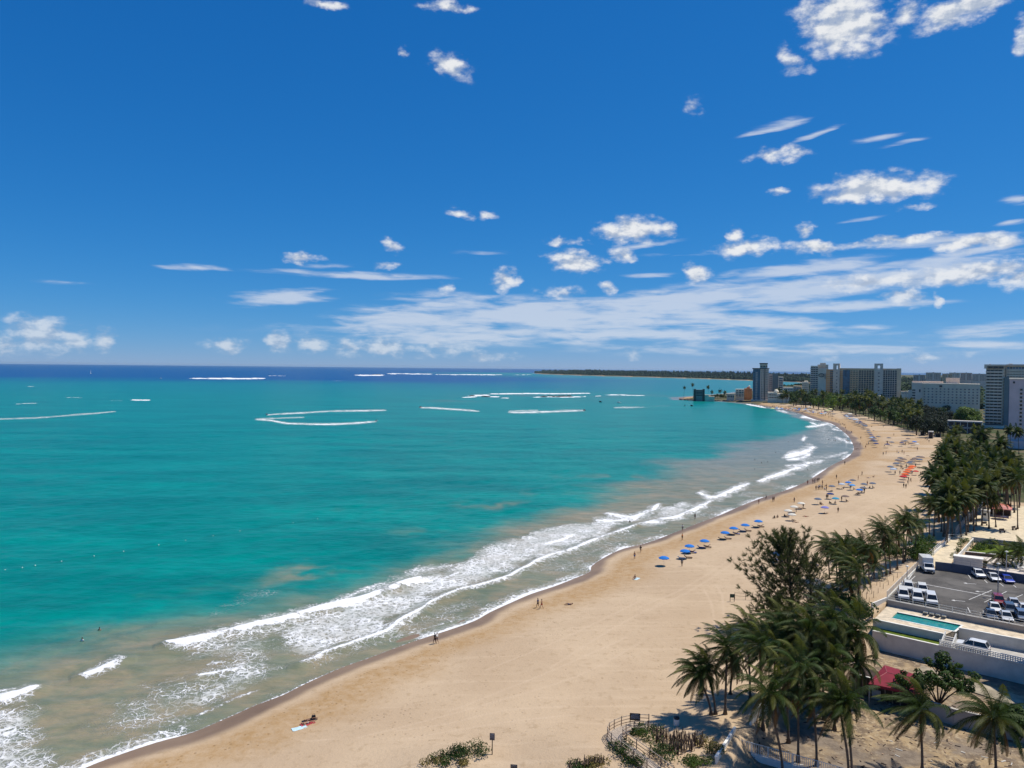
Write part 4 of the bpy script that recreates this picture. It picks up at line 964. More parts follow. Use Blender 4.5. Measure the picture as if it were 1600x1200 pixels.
B.box('wall', 1200, 1215, 613, None, 14, W_WHITE); B.box('wall', 1215, 1234, 615, None, 14, W_WHITE, 1); B.grid('window', 1201, 1214, 615, 623, 5, 2, .7, .45, M_GLASS, 0); B.grid('window', 1217, 1232, 617, 625, 6, 2, .4, .4, M_GLASS, 1)
MB().lathe([(3.2, 0), (3.1, 1.2), (2.4, 2.6), (1.2, 3.4), (.2, 3.7)], 12).obj('dome', W_WHITE, B.T, loc=(B.wx(1213.6) - B.x0, 5, B.wz(1213, 613.2) - 2)); B.box('stair_head', 1211, 1216, 608.5, 613, 5, W_WHITE, 6)
B = Bl('white_apartments', 'stepped white apartment block behind the palms, left of the hotel with the oval emblem', 1239, 1020)
B.box('wall', 1224, 1240, 605, None, 16, W_WHITE); B.box('wall', 1240, 1253.5, 603, None, 14, W_CREAM, 1); B.grid('window', 1225, 1239, 607, 620, 5, 4, .6, .5, M_GLASS, 0); B.grid('window', 1241, 1252.6, 605, 620, 3, 5, .75, .5, M_GLASS, 1); balconies(B, 1241, 1252.6, 605, 620, 3, 5, W_WHITE, M_RAIL, 1.2, dy=1)
B = Bl('white_apartments', 'small white block of square windows touching the emblem hotel on its left', 1258, 1000)
B.box('wall', 1253.5, 1264, 597, None, 14, W_WHITE); B.grid('window', 1254, 1263.6, 598.5, 613, 5, 5, .55, .5, M_GLASS, 0); B.box('roof_house', 1257, 1262.5, 595, 597, 5, W_WHITE, 4)
# emblem hotel
B = Bl('hotel_tower', 'pale hotel tower with an oval emblem high on its blank wall', 1278, 950)
B.box('wall', 1266.4, 1278.3, 571.5, None, 20, W_SEA); B.box('wall', 1278.3, 1290.5, 576, None, 22, W_GREY, -1.5, label='blank wall carrying the oval emblem'); B.box('wall', 1277, 1294, 569.6, 577, 14, W_LGREY, 3)
B.box('roof_house', 1281, 1290, 567, 569.6, 8, W_LGREY, 5); B.grid('window', 1278.8, 1293, 571, 575.5, 8, 2, .4, .6, M_GLASS, 3)
balconies(B, 1265.5, 1278, 573, 625, 3, 17, W_WHITE, M_RAIL, 1.6, .9); B.grid('window', 1266.4, 1278, 573, 625, 3, 17, .8, .6, M_GLASS, 0)
ring = MB(); a_ = [(math.cos(t) * 3.1, 0, math.sin(t) * 1.7) for t in [k * math.pi / 12 for k in range(25)]]; ring.tube(a_, .42, 5); ring.tube([(-1.4, 0, 0), (-.4, 0, .5), (.6, 0, -.4), (1.5, 0, .1)], .35, 4); ring.box((4.2, 0, -1), (.35, .3, 6.4)); 
for k in range(7): ring.box((4.75, 0, 1.6 - k * .85), (.6, .3, .22))
ring.obj('emblem', W_DARK, B.T, loc=(B.wx(1283.4) - B.x0, -1.75, B.wz(1284, 586.3) - 2), scale=(1, 1, 1.15))
# slab hotel
B = Bl('slab_hotel', 'long slab hotel with two taller stair towers pierced near the top', 1350, 975)
B.box('wall', 1290.5, 1302, 577, None, 16, W_SALMON, 2); B.box('wall', 1311.5, 1366, 576.4, None, 16, W_CREAM); B.box('wall', 1378.5, 1402, 576.4, None, 16, W_LGREY); B.box('end_wall', 1401.6, 1408, 575.6, None, 18, W_CREAM, -1)
B.box('roof', 1311.5, 1401.8, 575.6, 576.5, 17, W_CREAM, -.7)
for (xa, xb, hs_) in ((1301.6, 1312, (1306.2, 1309)), (1366, 1379.5, (1371, 1375.4))):
    B.box('stair_tower', xa, xb, 577, None, 20, W_GREY, -2.5); B.box('tower_head', xa, hs_[0], 568, 577, 18, W_GREY, -2.4); B.box('tower_head', hs_[1], xb, 568, 577, 18, W_GREY, -2.4); B.box('tower_head', hs_[0], hs_[1], 568, 571, 18, W_GREY, -2.4)
    B.grid('window', hs_[0] - .3, hs_[1] + .2, 580, 613, 1, 6, .5, .22, M_GLASS, -2.5)
B.grid('window', 1297, 1301.6, 579, 618, 2, 14, .8, .7, M_GLASSB, 2); balconies(B, 1292, 1297, 579, 619, 1, 14, W_SALMON, W_CREAM, 1.2, .9, dy=2)
balconies(B, 1312, 1317, 578.5, 619, 1, 14, W_SALMON, W_SALMON, 1.2, .9); B.box('glass_strip', 1317, 1328, 578, 616, .5, M_GLASSB, -.3); B.grid('mullion', 1317, 1328, 578, 616, 5, 14, .16, .5, W_BLUE, -.5)
balconies(B, 1328, 1341, 578.5, 619, 3, 14, W_SALMON, W_CREAM, 1.3, .9); B.grid('window', 1328, 1341, 578.5, 619, 3, 14, .6, .55, M_GLASS, 0)
for xa, xb, n in ((1341.5, 1365.5, 6), (1379.8, 1401.4, 6)):
    B.grid('window', xa, xb, 578.5, 622, n, 15, .78, .72, M_GLASS if n == 6 else M_GLASSB, 0, m2=None)
B.box('podium', 1293, 1404, 620, None, 22, W_LGREY, -8)
B = Bl('hotel_annex', 'low white round-ended annex at the foot of the second stair tower', 1366, 880)
B.box('wall', 1359, 1377, 619.5, None, 12, W_GREY); MB().lathe([(4.5, 0), (4.5, 9.2), (4.3, 9.6)], 16).obj('round_end', W_GREY, B.T, loc=(B.wx(1360) - B.x0, 5.5, 0)); B.box('roof', 1357, 1377.4, 618.4, 619.5, 13, W_WHITE, -.4); B.grid('window', 1368, 1371, 622, 625, 1, 1, .6, .7, M_GLASS, 0)
# white courtyard hotel
B = Bl('white_hotel', 'long low white hotel with a regular grid of windows beyond the fig tree', 1480, 760)
B.box('wall', 1441.5, 1532, 600, None, 18, W_SEA); B.box('wall', 1425, 1441.5, 598, None, 20, W_GREY, -1.5); B.box('wall', 1419.5, 1425, 610, None, 16, W_GREY, 0); B.box('wall', 1424, 1474, 596.2, 603, 14, W_PINK, 10); B.box('wall', 1478, 1500, 590.8, 601, 9, W_PINK, 12); B.box('roof', 1441.5, 1532, 599.4, 600.4, 18.6, W_WHITE, -.3)
B.grid('window', 1442, 1531, 606, 632, 14, 6, .46, .5, M_GLASSL, 0, frame=W_WHITE); B.grid('window', 1436.4, 1439, 608, 613, 1, 1, .9, .9, M_GLASS, -1.5); B.grid('window', 1425.6, 1431, 607.5, 624, 1, 4, .9, .5, M_GLASS, -1.5); B.grid('window', 1434, 1466, 599, 602.4, 7, 1, .5, .7, M_GLASSL, 10); B.box('hatch', 1468, 1472.5, 602, 605, .4, W_DARK, -.3)
# town blocks on the horizon
for i, (xa, xb, yt, yb, m_, lb) in enumerate([(1427,1446,586,597,W_PINK,'pinkish block of flats, leftmost on the skyline right of the slab hotel'),(1446.5,1470,582.6,597,W_LGREY,'pale block of flats with a flat top on the skyline over the white hotel'),(1472,1488,584.4,597,W_CREAM,'cream block with a dark strip of windows on the skyline'),
  (1483,1500,582.8,592,W_WHITE,'white block of flats behind the cream one on the skyline'),(1500.5,1518.5,583,597,W_PINK,'block of flats with a stair tower on the skyline left of the balcony tower'),(1519,1541,584.6,598,W_GREY,'grey block partly behind the balcony tower'),(1408.5,1424,612,622,W_WHITE,'low white roofs between the slab hotel and the white hotel')]):
    B = Bl('flats', lb, (xa + xb) / 2, 1500 + 60 * i if i < 6 else 930, group='blocks of flats on the skyline' if i < 6 else None)
    B.box('wall', xa, xb, yt, None, 14, m_); B.box('roof', xa - .3, xb + .3, yt - .5, yt + .3, 15, W_ROOF, -.5)
    n = int((xb - xa) / 2.4); B.grid('window', xa + .6, xb - .6, yt + 1.5, yt + 10.5 if i < 6 else yt + 4, n, 5 if i < 6 else 2, .6, .45, M_GLASS, 0)
    B.box('stair_tower', xa + (xb - xa) * .45, xa + (xb - xa) * .56, yt - 1.2, None, 4, W_GREY, -.4)
# balcony tower and white tower on the right
B = Bl('balcony_tower', 'grey concrete apartment tower of long stacked balconies beside the fig tree', 1555, 575)
B.box('wall', 1540.5, 1569.5, 571, None, 18, W_LGREY, 1.5); B.box('wall', 1569.5, 1577.5, 590, None, 16, W_TEAL, -1.5, label='narrow blue-green corner shaft'); B.box('wall', 1570, 1640, 570.5, None, 20, W_LGREY, 6)
B.box('parapet', 1537.5, 1572, 569.4, 572, 20, W_GREY, -.6); B.box('parapet', 1537.5, 1542, 572, 576, 4, W_GREY, -.6); B.box('parapet', 1572, 1642, 569.2, 571.6, 20, W_GREY, 4.5)
B.grid('window', 1543, 1568, 572.5, 576, 3, 1, .93, .9, M_GLASS, -.7)
nf = 18; balconies(B, 1540, 1567.5, 577, 664, 1, nf, W_WHITE, W_GREY, 1.6, .95, 1.0, 1.4); B.grid('window', 1541, 1566, 577, 664, 4, nf, .88, .66, M_GLASS, 1.5, .4)
B.grid('balcony_stub', 1566.5, 1569.5, 578, 664, 1, nf, .9, .3, W_WHITE, .8, 1.4)
balconies(B, 1572, 1610, 575.5, 592, 2, 4, W_WHITE, W_SEA, 1.4, 1.0, 1.0, 5.9); B.grid('window', 1573, 1610, 572.5, 590, 8, 4, .8, .66, M_GLASSB, 6, .4)
B.grid('balcony_stub', 1537.6, 1540.4, 600, 664, 1, 13, 1.0, .35, W_WHITE, 2.6, 1.6)
B.box('podium', 1538, 1571, 664, None, 20, W_WHITE, -3); B.box('painted_podium_shade', 1541, 1569, 662.5, 664, 2, W_DARK, -3.2); B.box('roof_house', 1576, 1582, 568, 569.4, 4, W_LGREY, 8); B.box('roof_house', 1545, 1548, 568.6, 569.4, 3, W_LGREY, 6)  # dark box stands in for the shade line above the podium
B = Bl('white_tower', 'blue-white apartment tower with one column of dark windows at the frame edge', 1590, 425)
B.box('wall', 1577.5, 1640, 593, None, 22, W_LAV); B.box('roof', 1576.8, 1641, 591.4, 593, 23, W_WHITE, -.4); B.grid('window', 1593.6, 1599, 606, 672, 1, 11, .8, .62, M_GLASS, 0, frame=W_GREY); B.grid('window', 1602, 1630, 606, 672, 4, 11, .6, .6, M_GLASS, 0)
B.box('roof_house', 1583, 1586, 596, 599, .4, W_DARK, -.2); B.box('side_wall', 1576.2, 1577.4, 604, None, 12, W_BLUE, 1); B.box('base_wall', 1574, 1640, 689, None, 3, W_LAV, -6)
# point with the dark hotel
B = Bl('seaside_hotel', 'small dark hotel standing alone on the rocky point', 1092, 1060, z0=1)
B.box('wall', 1084, 1088, 608, None, 10, W_DARK); B.box('wall', 1088, 1098, 609, None, 10, W_TEAL, .5); B.box('wall', 1098, 1101.5, 608, None, 10, W_DARK, 0); B.grid('window', 1088.2, 1097.8, 609.5, 619, 1, 4, .95, .6, M_GLASS, .5); B.box('annex', 1101.5, 1108, 617, None, 8, W_GREY, 1); B.box('annex', 1108, 1117, 619.6, None, 8, W_PINK, 1)
B = Bl('orange_building', 'windowless orange-brown building between the white balconies and the blue tower', 1169, 1080)
B.box('wall', 1163.2, 1175.5, 607, None, 14, W_ORANGE); B.grid('ledge', 1164, 1175, 608, 621, 4, 6, .5, .18, W_CREAM, -.1); B.box('roof_house', 1167, 1172, 605, 607, 4, W_ORANGE, 5)
MB().lathe([(1.4, 0), (1.6, .8), (.9, 1.7), (.1, 2.0)], 10).obj('roof_tank', W_WHITE, B.T, loc=(B.wx(1171) - B.x0, 7, B.wz(1170, 604.6) - 2))
B = Bl('white_balcony_house', 'white apartment house with deep balconies left of the orange building', 1157, 1070)
B.box('wall', 1149.5, 1163, 608, None, 12, W_WHITE); balconies(B, 1150, 1163, 609, 620, 2, 4, W_WHITE, W_WHITE, 1.3, .8); B.grid('window', 1150, 1163, 609, 620, 3, 4, .75, .5, M_GLASS, 0)
B = Bl('seaside_house', 'low pinkish house among trees behind the rocky shore', 1142, 1060)
B.box('wall', 1136, 1148, 616.5, None, 10, W_PINK); B.box('roof', 1134.5, 1149.5, 615.2, 616.5, 11, W_ROOF, -.6); B.grid('window', 1137, 1147.5, 617.5, 621.5, 4, 1, .6, .7, M_GLASS, 0)
for x, y, t_, by in [(1068.5,605.5,0,622.5),(1083,601.3,0,622),(1106.6,605,0,622.5),(1111.5,612.5,0,622.5),(1124,610.8,0,622),(1132,613.5,0,622.5)]:
    p = g0(x, by, 1.2); h = hgt(x, by, y, Vector((p[0], p[1], 1.2)))
    palm(p[0], p[1], h, {1068.5:'lone tall palm at the tip of the rocky point',1083:'tallest palm beside the dark hotel on the point',1106.6:'tall palm right of the dark hotel on the point'}.get(x, 'small palm among the houses behind the rocky shore'), 'palms on the point', 1, 1.15, 1.2)
for x, s_ in [(1113,.75),(1117,.85),(1121,1.0),(1126,.95),(1130,.8),(1134,.6)]:
    p = g0(x, 623, 1.2); tree(p[0], p[1], TP[rng.randrange(2)], 'dark round tree in the clump behind the rocky shore', 'trees behind the rocky shore', s_, None, 'broadleaf_tree', 1.2)
# rocks of the point
M_ROCK = mat('wet_rock', (.045, .042, .04), .8, var=.4, scale=.5, bump=.6)
mb = MB(); r = random.Random(4)
for k in range(150):
    t = r.random(); x = 1061 + 110 * t; y = 624.6 + 3.4 * t + r.uniform(-.5, .3); p = g0(x, y, .3); s_ = r.uniform(1.0, 2.6)
    V = [(p[0] + math.cos(a + r.uniform(-.2, .2)) * s_ * q * r.uniform(.7, 1.2), p[1] + math.sin(a) * s_ * q, zz * s_ * .8 - .4) for q, zz in ((1, 0), (.9, .7), (.4, 1.1)) for a in [i * 1.0472 for i in range(6)]]
    mb.add(V, [(i + 6 * j, (i + 1) % 6 + 6 * j, (i + 1) % 6 + 6 * j + 6, i + 6 * j + 6) for j in (0, 1) for i in range(6)] + [(12, 13, 14, 15, 16, 17)])
tag(mb.obj('rocks', M_ROCK), 'dark boulders lining the point below the small hotel', None, None, 'stuff')
mb = MB(); r = random.Random(6)
for k in range(46):
    x = r.choice([r.uniform(848, 884), r.uniform(862, 905), r.uniform(583, 596), r.uniform(735, 770)]); y = 619.5 + r.uniform(-1, 1) if x > 700 else 585.4
    p = g0(x, y); s_ = r.uniform(1, 3) * (1 if x > 700 else 2)
    V = [(p[0] + math.cos(a) * s_ * 2 * q * r.uniform(.7, 1.2), p[1] + math.sin(a) * s_ * q, zz * s_ * .5 - .3) for q, zz in ((1, 0), (.8, .8), (.3, 1.1)) for a in [i * 1.0472 for i in range(6)]]
    mb.add(V, [(i + 6 * j, (i + 1) % 6 + 6 * j, (i + 1) % 6 + 6 * j + 6, i + 6 * j + 6) for j in (0, 1) for i in range(6)] + [(12, 13, 14, 15, 16, 17)])
tag(mb.obj('reef_rocks', M_ROCK), 'dark reef rocks breaking the surf in the middle of the bay', None, None, 'stuff')
# tower outside the frame whose shadow falls on the yard
T = thing('neighbour_tower', 'tall apartment tower right of the walled yard whose stepped shadow falls on the drive', 'building', (93, 92, .6))
MB().box((0, 0, 17), (20, 22, 36)).obj('wall', W_WHITE, T); MB().box((-9.5, 10, 11), (9, 14, 22)).obj('wall', W_WHITE, T); MB().box((0, 0, 35.4), (21, 23, .8)).obj('roof', W_ROOF, T)
me = balcony_mesh(8, 1.5, 1.0, W_WHITE, M_RAIL); mw = MB().box((0, 0, 0), (5, .3, 2)).mesh('window', M_GLASS)
for j in range(10):
    for q in (-5, 5): link('balcony', me, T, (q, -11.01, 3 + j * 3)); link('window', mw, T, (q, -11, 4.3 + j * 3))
# ------------------------------------------------------------------ walled yard, pool and car park
C_WALL = mat('painted_wall', (.68, .62, .52), .85, .2, var=.12, scale=.5); C_WHITE = mat('white_paint', (.80, .77, .69), .7, .3, var=.08, scale=.6)
C_TAUPE = mat('taupe_wall', (.36, .32, .28), .85, .2, var=.12, scale=.4); C_NAVY = mat('dark_slate_wall', (.10, .115, .155), .8, .2, var=.15, scale=.4)
C_DECK = mat('pool_paving', (.60, .50, .36), .85, .2, var=.22, scale=.9); C_CONC = mat('pale_concrete', (.50, .47, .42), .9, .2, var=.2, scale=.5)
C_LAWN = mat('lawn', (.10, .14, .018), .95, .1, var=.3, scale=1.2, bump=.6, bscale=30); C_PATH = mat('sandy_path', (.62, .52, .36), .95, .1, var=.15, scale=.8, bump=.3)
C_BROWN = mat('brown_planter', (.10, .07, .055), .9, .2); C_WOOD = mat('weathered_wood', (.27, .19, .13), .85, .2, var=.3, scale=2); C_DWOOD = mat('dark_wood', (.055, .038, .03), .85, .2, var=.3, scale=2)
C_STEEL = mat('grey_steel', (.33, .34, .35), .5, .4); C_PATIO = mat('patio_paving', (.62, .54, .45), .85, .2, var=.15, scale=1.0)
C_BLACK = mat('black_paint', (.02, .02, .022), .5, .4); C_LINE = mat('white_road_paint', (.62, .61, .58), .8, .2, var=.2, scale=2)
def asphalt():
    m = bpy.data.materials.new('asphalt'); m.use_nodes = True; t = m.node_tree; b = t.nodes['Principled BSDF']; p = nd(t, 'ShaderNodeNewGeometry', out=0)
    c = mixc(t, rmp(t, nois(t, p, .16, 6, .65, .4), .38, .62), (.052, .047, .042), (.118, .108, .095)); c = mixc(t, rmp(t, nois(t, p, 6, 4, .7), .5, .75), c, (.13, .12, .11))
    st_ = nd(t, 'ShaderNodeMapping', {0: p, 2: (0, 0, .7), 3: (.12, 1.6, 1)}); c = mixc(t, rmp(t, nois(t, st_, .8, 5, .6), .55, .72, 0, .5), c, (.05, .046, .043))
    t.links.new(c, b.inputs['Base Color']); b.inputs['Roughness'].default_value = .9; return m
C_ASPH = asphalt()
def pool_water():
    m = bpy.data.materials.new('pool_water'); m.use_nodes = True; t = m.node_tree; b = t.nodes['Principled BSDF']; p = nd(t, 'ShaderNodeNewGeometry', out=0)
    c = mixc(t, rmp(t, nois(t, p, 1.4, 5, .65, .8), .4, .6), (.012, .19, .18), (.03, .27, .25)); t.links.new(c, b.inputs['Base Color']); b.inputs['Roughness'].default_value = .08
    t.links.new(nd(t, 'ShaderNodeBump', {'Strength': .25, 'Height': nois(t, p, 2.2, 4, .6), 'Distance': .1}), b.inputs['Normal']); return m
C_POOL = pool_water()
def gp(px, py, z): q = g0(px, py, z); return Vector((q[0], q[1], z))
def struct(name, mb, m, label=None): return tag(mb.obj(name, m), label, None, None, 'structure')
def wallm(mb, pts, z0, z1, th=.25, mi=0):
    for a, b in zip(pts[:-1], pts[1:]):
        d = Vector((b[0] - a[0], b[1] - a[1], 0)); L = d.length; rz = math.atan2(d.y, d.x)
        mb.box(((a[0] + b[0]) / 2, (a[1] + b[1]) / 2, (z0 + z1) / 2), (L, th, z1 - z0), mi, rz)
def wall(name, label, pts, z0, z1, m, th=.25, cap=None, cat='wall'):
    o = Vector((pts[0][0], pts[0][1], z0)); L = [Vector((p[0], p[1], 0)) - Vector((o.x, o.y, 0)) for p in pts]
    T = thing(name, label, cat, o); mb = MB(); wallm(mb, L, 0, z1 - z0, th); mb.obj('wall_panel', m, T)
    if cap:
        mb = MB(); wallm(mb, L, z1 - z0 + .003, z1 - z0 + .09, th + .1); mb.obj('coping', cap, T)
    return T
def fence(name, label, pts, z, h, m, step=2.0, rails=(.95, .1), slat=None, post=.08, zf=None, group=None):
    """posts, rails and (when slat is given) upright slats, each piece a part"""
    o = Vector((pts[0][0], pts[0][1], z)); T = thing(name, label, 'fence', o, 0, group)
    pm = MB().box((0, 0, h / 2), (post, post, h)).mesh('post', m); sm = MB().box((0, 0, h * .5), (.045, .03, h * .86)).mesh('slat', m) if slat else None
    ns = 0; SL = MB()
    for a, b in zip(pts[:-1], pts[1:]):
        a = Vector((a[0], a[1], z)) - o; b = Vector((b[0], b[1], z)) - o; d = b - a; n = max(1, round(d.length / step)); rz = math.atan2(d.y, d.x)
        for i in range(n + (1 if b is not None and pts[-1] is not None else 0)):
            q = a + d * (i / n); link('post', pm, T, (q.x, q.y, (zf(q + o) - z) if zf else 0), (0, 0, rz))
        for r_ in rails:
            for i in range(n):
                q0, q1 = a + d * (i / n), a + d * ((i + 1) / n); z0 = (zf(q0 + o) - z) if zf else 0; z1 = (zf(q1 + o) - z) if zf else 0
                MB().tube([(q0.x, q0.y, z0 + h * r_), (q1.x, q1.y, z1 + h * r_)], .035, 4, 0, True, False).obj('rail', m, T)
        if slat:
            k = int(d.length / slat)
            for i in range(k):
                q = a + d * ((i + .5) / k); ns += 1
                if ns <= 290: link('slat', sm, T, (q.x, q.y, 0), (0, 0, rz))
                else: SL.box((q.x, q.y, h * .5), (.045, .03, h * .86), 0, rz)
    if SL.v: tag(SL.obj('slats', m, T), None, None, None, 'stuff')
    return T
ZY, ZL, ZD, ZDr, ZP = .6, 3.3, 4.4, 2.7, 4.6
wA, wB, wC = gp(1363,1012,ZY), gp(1600,1068,ZY), gp(1780,1112,ZY)
dW = (wB - wA).normalized(); wM = wA + dW * (wB - wA).length * .47
nW = Vector((-dW.y, dW.x, 0)); nW = nW if nW.y > 0 else -nW
T = wall('long_wall', 'long grey wall below the pool and the drive, running to the frame edge', [wA, wB, wC], ZY - .4, 3.34, C_WALL, .25, C_WHITE)
bb = MB(); Lb = (wC - wM).length
for k in range(int(Lb / .30)):
    q = wM + dW * (k * .30) - Vector((wA.x, wA.y, ZY - .4)); rz = math.atan2(dW.y, dW.x); zz = 3.44 - (ZY - .4)
    bb.box((q.x, q.y, zz + .4), (.11, .14, .8), 0, rz)
for h_ in (0.03, .29, .55, .81):
    q = (wM + wC) / 2 - Vector((wA.x, wA.y, ZY - .4)); bb.box((q.x, q.y, 3.44 - (ZY - .4) + h_), (Lb, .137, .10), 0, math.atan2(dW.y, dW.x))
bb.obj('pierced_block_rail', C_WHITE, T)
p1, p2 = gp(1364,979,ZL), gp(1476,1003,ZL)
in1 = wA + nW * .2; in2 = wM + nW * .2
struct('lawn_strip', MB().prism([(q.x, q.y) for q in (in1, in2, p2 - nW * .14, p1 - nW * .14)], ZY - .3, ZL), C_LAWN)
wall('pool_wall', 'grey retaining wall between the narrow lawn and the pool', [p1, p2], ZL - .3, ZD + .12, C_WALL, .25, C_WHITE)
pa, pb, pc, pd = gp(1402,956.5,ZD), gp(1504,977,ZD), gp(1492,987,ZD), gp(1392,966,ZD)
q1, q2, q3 = gp(1498,982,ZD), gp(1598,1000.5,ZD), gp(1760,1031,ZD)
w4a, w4b, w4c = gp(1387,946,ZD), gp(1600,988.5,ZD), gp(1760,1020,ZD)
e1 = p1 + nW * .13; e2 = p2 + nW * .13
dk = MB(); xy = lambda *Q: [(q.x, q.y) for q in Q]
w4m = w4a + (w4b - w4a) * .5
for Q in ((e1, pd, pa, w4a), (pa, pb, w4m, w4a), (e1, e2, pc, pd), (e2, q1, pb, pc)): dk.prism(xy(*Q), ZD - 1.6, ZD)
dk.prism(xy(q1, q2, q3, w4c, w4b, w4m, pb), ZD - 1.61, ZD - .004)
struct('pool_deck', dk, C_DECK); struct('pool_basin', MB().prism(xy(pd, pc, pb, pa), ZD - 1.5, ZD - 1.4), C_POOL)
struct('pool_water', MB().prism(xy(pd, pc, pb, pa), ZD - 1.3, ZD - .16), C_POOL)
st_ = MB()
for a, b in ((pa, pb), (pb, pc), (pd, pc)):
    d = (b - a).normalized(); wallm(st_, [a, b], ZD + .002, ZD + .05, .3)
struct('pool_edge', st_, C_WHITE)
wall('deck_wall', 'shaded white wall dropping from the pool terrace to the drive', [q1, q2, q3], ZDr - .5, ZD + .1, C_WALL, .22, C_WHITE)
wall('parking_wall', 'taupe retaining wall between pool terrace and car park', [w4a, w4b, w4c], ZD - .2, ZP + .75, C_TAUPE, .25, C_CONC)
fence('parking_railing', 'pale railing on top of the taupe wall beside the car park', [w4a, w4b, w4c], ZP + .85, .85, C_WHITE, 1.9, (.97, .5, .1))
sa, sb_ = gp(1478,1004,ZL), gp(1497,1009,ZL)
drv = MB().prism(xy(in2, wC + nW * .2, q3 - nW * .2, q1 - nW * .15, e2), ZY - .3, ZDr); struct('driveway', drv, C_CONC, 'pale drive between the pierced wall and the pool terrace')
T = thing('stairway', 'white-sided outdoor steps from the drive up to the pool terrace', 'stairs', (p2.x, p2.y, ZDr))
dS = (wM - p2); dS.z = 0; u = dS.normalized(); v = dW
for k in range(7):
    q = u * (.15 + k * .3) + v * .7; link('step', MB().box((0, 0, 0), (1.2, .3, 1.6 - k * .22)).mesh('step', C_CONC), T, (q.x, q.y, (1.6 - k * .22) / 2), (0, 0, math.atan2(v.y, v.x)))
for s_ in (0.0, 1.45):
    mb = MB(); a = v * s_; b = u * 2.4 + v * s_
    mb.prism([(a.x, a.y), (b.x, b.y), (b.x + v.x * .15, b.y + v.y * .15), (a.x + v.x * .15, a.y + v.y * .15)], 0, [2.3, .9, .9, 2.3]); mb.obj('side_wall', C_WHITE, T)
# car park
pk = [gp(*p, ZP) for p in [(1386,937),(1440,884),(1462,889.5),(1488,892.5),(1600,911),(1780,942),(1800,1020)]]
pk = [pk[0], pk[1], pk[2], pk[3], pk[4], pk[5]] + [w4c + nW * .13, w4b + nW * .13, w4a + nW * .13]
struct('car_park', MB().prism(xy(*pk), ZP - 1.5, ZP), C_ASPH, 'asphalt car park behind the pool')
T = wall('back_wall', 'dark slate-blue wall closing the car park towards the garden', [gp(1461,890,ZP), gp(1488,893,ZP), gp(1600,911,ZP), gp(1780,942,ZP)], ZP - .2, ZP + 1.65, C_NAVY, .25)
fence('garden_railing', 'low railing above the dark slate wall', [gp(1490,893,ZP), gp(1600,911,ZP), gp(1780,942,ZP)], ZP + 1.65, .9, C_STEEL, 3.0, (.97, .5))
sw = [gp(1362,951,ZP - .6), gp(1386,936,ZP), gp(1440,881,ZP), gp(1484,842,ZP)]
T = wall('seaside_wall', 'low white wall along the sand beside the car park and the pool', [sw[0], sw[1], sw[2], sw[3]], 3.0, ZP + .35, C_WHITE, .22)
fence('seaside_fence', 'white slatted fence on the low wall by the row of vans', [sw[1], sw[2]], ZP + .35, 1.1, C_WHITE, 2.4, (.95, .08), slat=.30)
fence('path_fence', 'thin white railing between the beach and the sunlit path', [sw[2], sw[3]], ZP + .35, .9, C_WHITE, 2.4, (.97, .5, .1))
def stripe(mb, a, b, w=.14):
    A, B_ = gp(*a, ZP), gp(*b, ZP); mb.box(((A.x + B_.x) / 2, (A.y + B_.y) / 2, ZP + .004), ((B_ - A).length, w, .006), 0, math.atan2(B_.y - A.y, B_.x - A.x))
mk = MB()
for a, b, w in [((1424,909),(1610,943),.22),((1512,897),(1517,904),.12),((1535,903),(1543,911),.12),((1559,909),(1568,916),.12),((1580,911),(1588,918),.12),((1514,937),(1550,922),.12),((1538,941),(1573,924),.12),((1570,941),(1598,929),.12),((1536,954),(1540,962),.12),((1512,949),(1516,957),.12),((1420,909),(1430,900),.12),((1424,909),(1429,912),.12),((1428,893),(1420,905),.12),((1560,965),(1565,973),.12)]: stripe(mk, a, b, w)
struct('parking_lines', mk, C_LINE)
for (x, y, rz) in [(1518,912,-.3),(1500,939,-.3),(1537,925,-.3)]:
    q = gp(x, y, ZP); mb = MB(); mb.box((0, 0, 0), (1.6, .16, .006)); mb.add([(-.8, -.4, .003), (-.8, .4, .003), (-1.4, 0, .003)], [(0, 2, 1)]); tag(mb.obj('painted_arrow', C_LINE, loc=(q.x, q.y, ZP + .006), rot=(0, 0, rz)), None, None, None, 'structure')
# cars ------------------------------------------------------------
PAINT = {}
def paint(n, c): 
    if n not in PAINT: PAINT[n] = mat('car_paint_' + n, c, .3, .5, var=.03, coat=.6)
    return PAINT[n]
C_CGL = mat('car_glass', (.012, .015, .018), .08, .7, var=0); C_TYRE = mat('tyre_rubber', (.02, .02, .02), .8, var=0); C_RIM = mat('wheel_rim', (.35, .35, .36), .35, .5, metal=.6, var=0); C_LAMP = mat('lamp_lens', (.6, .6, .58), .15, .6, var=0); C_RED = mat('tail_lamp_red', (.35, .015, .012), .2, .6, var=0)
PROF = { # (y from front, z) lower body outline top and cabin
 'car': dict(L=4.4, W=1.78, body=[(0,.35),(0,.62),(.25,.74),(1.15,.88),(3.95,.95),(4.35,.86),(4.4,.4)], cab=[(1.2,.87),(1.95,1.40),(2.3,1.45),(3.2,1.43),(3.95,.94)]),
 'suv': dict(L=4.5, W=1.88, body=[(0,.4),(0,.85),(.2,.98),(1.15,1.05),(4.4,1.08),(4.5,.95),(4.5,.45)], cab=[(1.1,1.04),(1.75,1.62),(2.2,1.70),(4.0,1.68),(4.42,1.07)]),
 'van': dict(L=4.9, W=1.95, body=[(0,.4),(0,.9),(.15,1.02),(.9,1.15),(4.85,1.2),(4.9,1.0),(4.9,.45)], cab=[(.75,1.13),(1.5,1.85),(1.9,1.93),(4.6,1.92),(4.88,1.19)])}
CARP = {}
